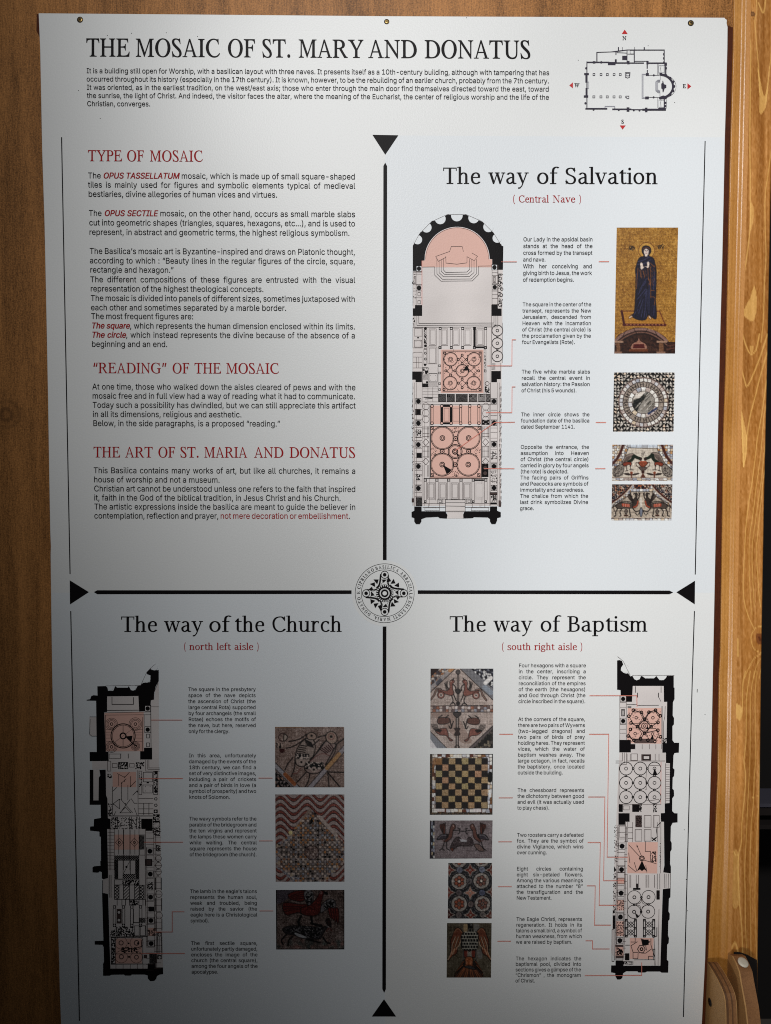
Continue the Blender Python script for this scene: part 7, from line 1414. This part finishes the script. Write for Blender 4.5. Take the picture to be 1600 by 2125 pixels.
# cross section: side face from the wall, rounded arris, front face, far arris
M_POST = attr_mat('pine_varnished', 'grain', .34, 900, .25, .10, (1, 1, .35))
x_, z_ = hit(GX, GY, POST_Y)
RADI = 0.0075
side_cols = 9; V = []; CC = []
ang = np.radians(np.linspace(90, 0, 7))
row_front_x0 = x_[:, :1]
V_rows = []
gx_, gz_ = hit(np.interp(ys, *zip(*GAP)), ys, WALL_Y - .003)                      # the planed slope from the wall up to the rounded arris
st1 = np.random.default_rng(11).normal(0, 1, (NR, 1)); streak = np.random.default_rng(12).normal(0, 5, 24)
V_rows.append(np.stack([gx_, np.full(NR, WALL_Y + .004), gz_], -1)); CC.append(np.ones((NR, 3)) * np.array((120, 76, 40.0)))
NS = 22; slow = np.interp(ys, np.linspace(-400, 2500, 40), np.random.default_rng(13).normal(0, 7, 40))[:, None]
for k in range(NS):
    f_ = k / (NS - 1); ex = x_[:, 0] + .0015; u_ = min(1, max(0, (f_ - .62) / .38)); yy = WALL_Y - .003 - .0008 * f_ + (POST_Y + .0006 - WALL_Y + .0038) * u_ * u_ * (3 - 2 * u_)
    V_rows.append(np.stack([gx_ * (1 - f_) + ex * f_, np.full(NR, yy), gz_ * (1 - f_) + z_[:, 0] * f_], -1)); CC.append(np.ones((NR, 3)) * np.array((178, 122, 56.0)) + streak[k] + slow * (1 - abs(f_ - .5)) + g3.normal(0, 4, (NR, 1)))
for a_ in ang[3:]:
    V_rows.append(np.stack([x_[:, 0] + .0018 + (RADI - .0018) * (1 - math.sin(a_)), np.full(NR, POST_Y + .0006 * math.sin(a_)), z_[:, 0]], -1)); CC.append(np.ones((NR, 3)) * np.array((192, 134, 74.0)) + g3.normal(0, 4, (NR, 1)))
rx = x_[:, 0] + RADI
for j in range(1, NC):
    xx = np.maximum(x_[:, j], rx + 1e-5 * j); V_rows.append(np.stack([xx, np.full(NR, POST_Y), z_[:, j]], -1)); CC.append(C[:, j])
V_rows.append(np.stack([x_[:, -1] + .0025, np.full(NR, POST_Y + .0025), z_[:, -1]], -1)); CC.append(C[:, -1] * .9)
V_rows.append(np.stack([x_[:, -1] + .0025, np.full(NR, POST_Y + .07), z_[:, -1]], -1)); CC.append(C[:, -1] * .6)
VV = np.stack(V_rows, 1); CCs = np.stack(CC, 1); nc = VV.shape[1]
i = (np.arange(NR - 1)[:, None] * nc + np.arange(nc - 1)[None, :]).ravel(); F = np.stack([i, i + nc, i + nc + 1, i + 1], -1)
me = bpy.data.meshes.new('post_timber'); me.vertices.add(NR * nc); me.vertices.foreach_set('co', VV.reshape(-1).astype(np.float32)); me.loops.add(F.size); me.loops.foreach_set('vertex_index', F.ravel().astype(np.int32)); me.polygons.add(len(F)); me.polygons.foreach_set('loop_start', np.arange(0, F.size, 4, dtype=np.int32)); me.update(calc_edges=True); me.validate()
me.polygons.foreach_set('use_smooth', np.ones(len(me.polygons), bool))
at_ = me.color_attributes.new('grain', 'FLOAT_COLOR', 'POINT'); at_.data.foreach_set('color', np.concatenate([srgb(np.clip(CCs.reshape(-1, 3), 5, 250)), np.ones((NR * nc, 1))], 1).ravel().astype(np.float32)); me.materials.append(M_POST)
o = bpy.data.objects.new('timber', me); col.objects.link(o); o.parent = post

# the dark opening beyond the post: a room side wall, its floor, and a pale rail deep inside
M_DARK = plain_mat('dark_room_shade', (16, 11, 10), .9); M_DARK2 = plain_mat('dark_red_board', (24, 13, 10), .8); M_PALE = plain_mat('pale_window_board', (72, 70, 82), .7)  # the unlit depth of the room is put into the wall's near-black colour
tag(slab('floor', -1.8, 3.2, -2.6, 2.4, -.06, 0.0, plain_mat('floor_stone', (96, 88, 80), .8, bump=.3)), kind='structure')
xo = x_[:, -1].max() + .004
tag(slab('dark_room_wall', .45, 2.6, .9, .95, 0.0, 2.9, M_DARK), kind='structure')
bx0, bz0 = at(1568, 1652, .5); bx1, bz1 = at(1640, 1675, .5)
rail = tag(empty('window_ledge', (bx0, .5, bz1)), 'dim pale ledge in the black opening behind the post', 'ledge')
L1 = slab('ledge_top', 0, .35, 0, .08, 0, .008, M_PALE, rail); L2 = slab('ledge_front', 0, .35, .003, .076, -.02, -.004, M_DARK2, rail); L3 = slab('ledge_band', 0.0, .35, .01, .07, -.055, -.045, M_DARK2, rail)

# two plywood ends standing against the post: upright plates seen edge-on with their left cheeks in view
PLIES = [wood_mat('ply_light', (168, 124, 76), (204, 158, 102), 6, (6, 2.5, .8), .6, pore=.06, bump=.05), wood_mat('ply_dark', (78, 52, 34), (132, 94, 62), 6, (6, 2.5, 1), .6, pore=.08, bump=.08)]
M_EDGEB = wood_mat('ply_edge_brown', (112, 74, 44), (166, 118, 76), 5, (4, 9, 1.5), .6, pore=.1, bump=.08)
def plate(name, label, xl, thick, profile, plies, cat_):
    """profile: (depth y, z) outline from the back top corner forwards and down; plies side by side in x"""
    root = tag(empty(name, (xl, profile[0][0], profile[-1][1])), label, cat_); P0 = root.location.copy()
    xa = 0.0
    P = np.array([(y, z) for y, z in profile]); n = len(P)
    for k, (frac, m) in enumerate(plies):
        xb = xa + thick * frac; g_ = .0003 * (k % 2)
        cen = np.array((P[:, 0].max(), P[:, 1].min())); Pk = P + (cen - P) * np.array((.0, .0)); Pk = P.copy(); Pk[:, 0] += g_; Pk[:, 1] -= g_
        v = [(xa, y - P0.y, z - P0.z) for y, z in Pk] + [(xb, y - P0.y, z - P0.z) for y, z in Pk]
        f = [tuple(range(n))[::-1], tuple(range(n, 2 * n))] + [(i, n + i, n + (i + 1) % n, (i + 1) % n) for i in range(n)]
        o = link_mesh('ply', v, f, [m], root); xa = xb
    return root
def prof(pts, x):   # measured outline of a plate that stands in the plane X = x -> (y, z)
    out = []
    for px, py in pts:
        d = R @ np.array(((px - CX) / FPX, (py - CY) / FPX, 1.0)); t = (x - CAM[0]) / d[0]; q = CAM + d * t; out.append((q[1], q[2]))
    return out
xL = at(1463.5, 2050, POST_Y)[0]
c1 = prof([(1464.5, 1995), (1469, 2000), (1479, 2016), (1488, 2032), (1495.5, 2047), (1501, 2061), (1504, 2076), (1505.5, 2096), (1506, 2125)], xL)
c1 = [(min(POST_Y - .0005, y), z) for y, z in c1]; zt = c1[0][1]
c1 = [(POST_Y - .0005, zt)] + c1[1:] + [(c1[-1][0], c1[-1][1] - .25), (POST_Y - .0005, c1[-1][1] - .25)]
th1 = .0175
pa = plate('plywood_end', 'curved plywood end with a black screw, low beside the white panel', xL, th1, c1, [(.07, PLIES[0]), (.22, PLIES[1]), (.26, M_EDGEB), (.12, PLIES[1]), (.27, M_EDGEB), (.06, PLIES[0])], 'plywood end')
xR = xL + .034
c2 = prof([(1512, 1981), (1519, 1984), (1526, 1998), (1533, 2016), (1537, 2040), (1541, 2062), (1546, 2090), (1550, 2125)], xR)
c2 = [(min(POST_Y - .0005, y), z) for y, z in c2]
c2 = [(POST_Y - .0005, c2[0][1])] + c2[1:] + [(c2[-1][0] - .004, c2[-1][1] - .25), (POST_Y - .0005, c2[-1][1] - .25)]
pb = plate('plywood_end', 'curved plywood end with a white cap on its nose, right of the other', xR, .021, c2, [(.10, PLIES[0]), (.9, M_EDGEB)], 'plywood end')
for q_ in (pa, pb): q_['group'] = 'plywood ends against the post'
# round over: black countersunk screw in the first cheek
def disc_mesh(name, r, m, parent, loc, normal, dome=.0, th=.0015, n=28):
    bm = bmesh.new(); rings = []
    for rr, h_ in ((1.0, 0.0), (1.0, th), (.86, th + dome * .7), (.5, th + dome)):
        rings.append([bm.verts.new((r * rr * math.cos(t), r * rr * math.sin(t), h_)) for t in np.linspace(0, 2 * math.pi, n, endpoint=False)])
    for A_, B_ in zip(rings, rings[1:]):
        for i in range(n): bm.faces.new((A_[i], A_[(i + 1) % n], B_[(i + 1) % n], B_[i]))
    bm.faces.new(rings[-1]); me = bpy.data.meshes.new(name); bm.to_mesh(me); bm.free(); me.materials.append(m); me.polygons.foreach_set('use_smooth', np.ones(len(me.polygons), bool))
    o = bpy.data.objects.new(name, me); col.objects.link(o); o.parent = parent
    o.rotation_euler = Vector(normal).to_track_quat('Z', 'Y').to_euler(); o.location = loc; return o
sy, sz = prof([(1474, 2080)], xL)[0]
disc_mesh('screw', .0056, plain_mat('black_screw', (24, 22, 22), .4, .4), pa, (-.0004, sy - pa.location.y, sz - pa.location.z), (-1, 0, 0), .0, .0006)
# white cap lying on the curved nose edge of the second plate
k0, k1_ = np.array(c2[1]), np.array(c2[3]); mid = (k0 + k1_) / 2; tn = (k1_ - k0) / np.linalg.norm(k1_ - k0); nrm = np.array((-tn[1], tn[0])); nrm = nrm if nrm[0] < 0 else -nrm
mid = mid + nrm * .001 + np.array((0, .001))
cap = disc_mesh('cap', .0078, plain_mat('cream_plastic', (214, 206, 188), .4), pb, (.0115, mid[0] - pb.location.y, mid[1] - pb.location.z), (0.1, nrm[0], nrm[1]), .0012, .0016, 32)

# thin near-black board added as the second plate's shadow on the post
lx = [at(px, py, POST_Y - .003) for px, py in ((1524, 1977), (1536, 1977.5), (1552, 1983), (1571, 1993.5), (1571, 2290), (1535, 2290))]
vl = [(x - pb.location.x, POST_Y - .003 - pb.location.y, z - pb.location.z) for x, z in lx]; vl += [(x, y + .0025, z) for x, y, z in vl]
link_mesh('plate_shadow', vl, [tuple(range(6)), tuple(range(11, 5, -1))] + [(i, 6 + i, 6 + (i + 1) % 6, (i + 1) % 6) for i in range(6)], [plain_mat('plate_shadow_board', (18, 10, 6), .8)], pb)
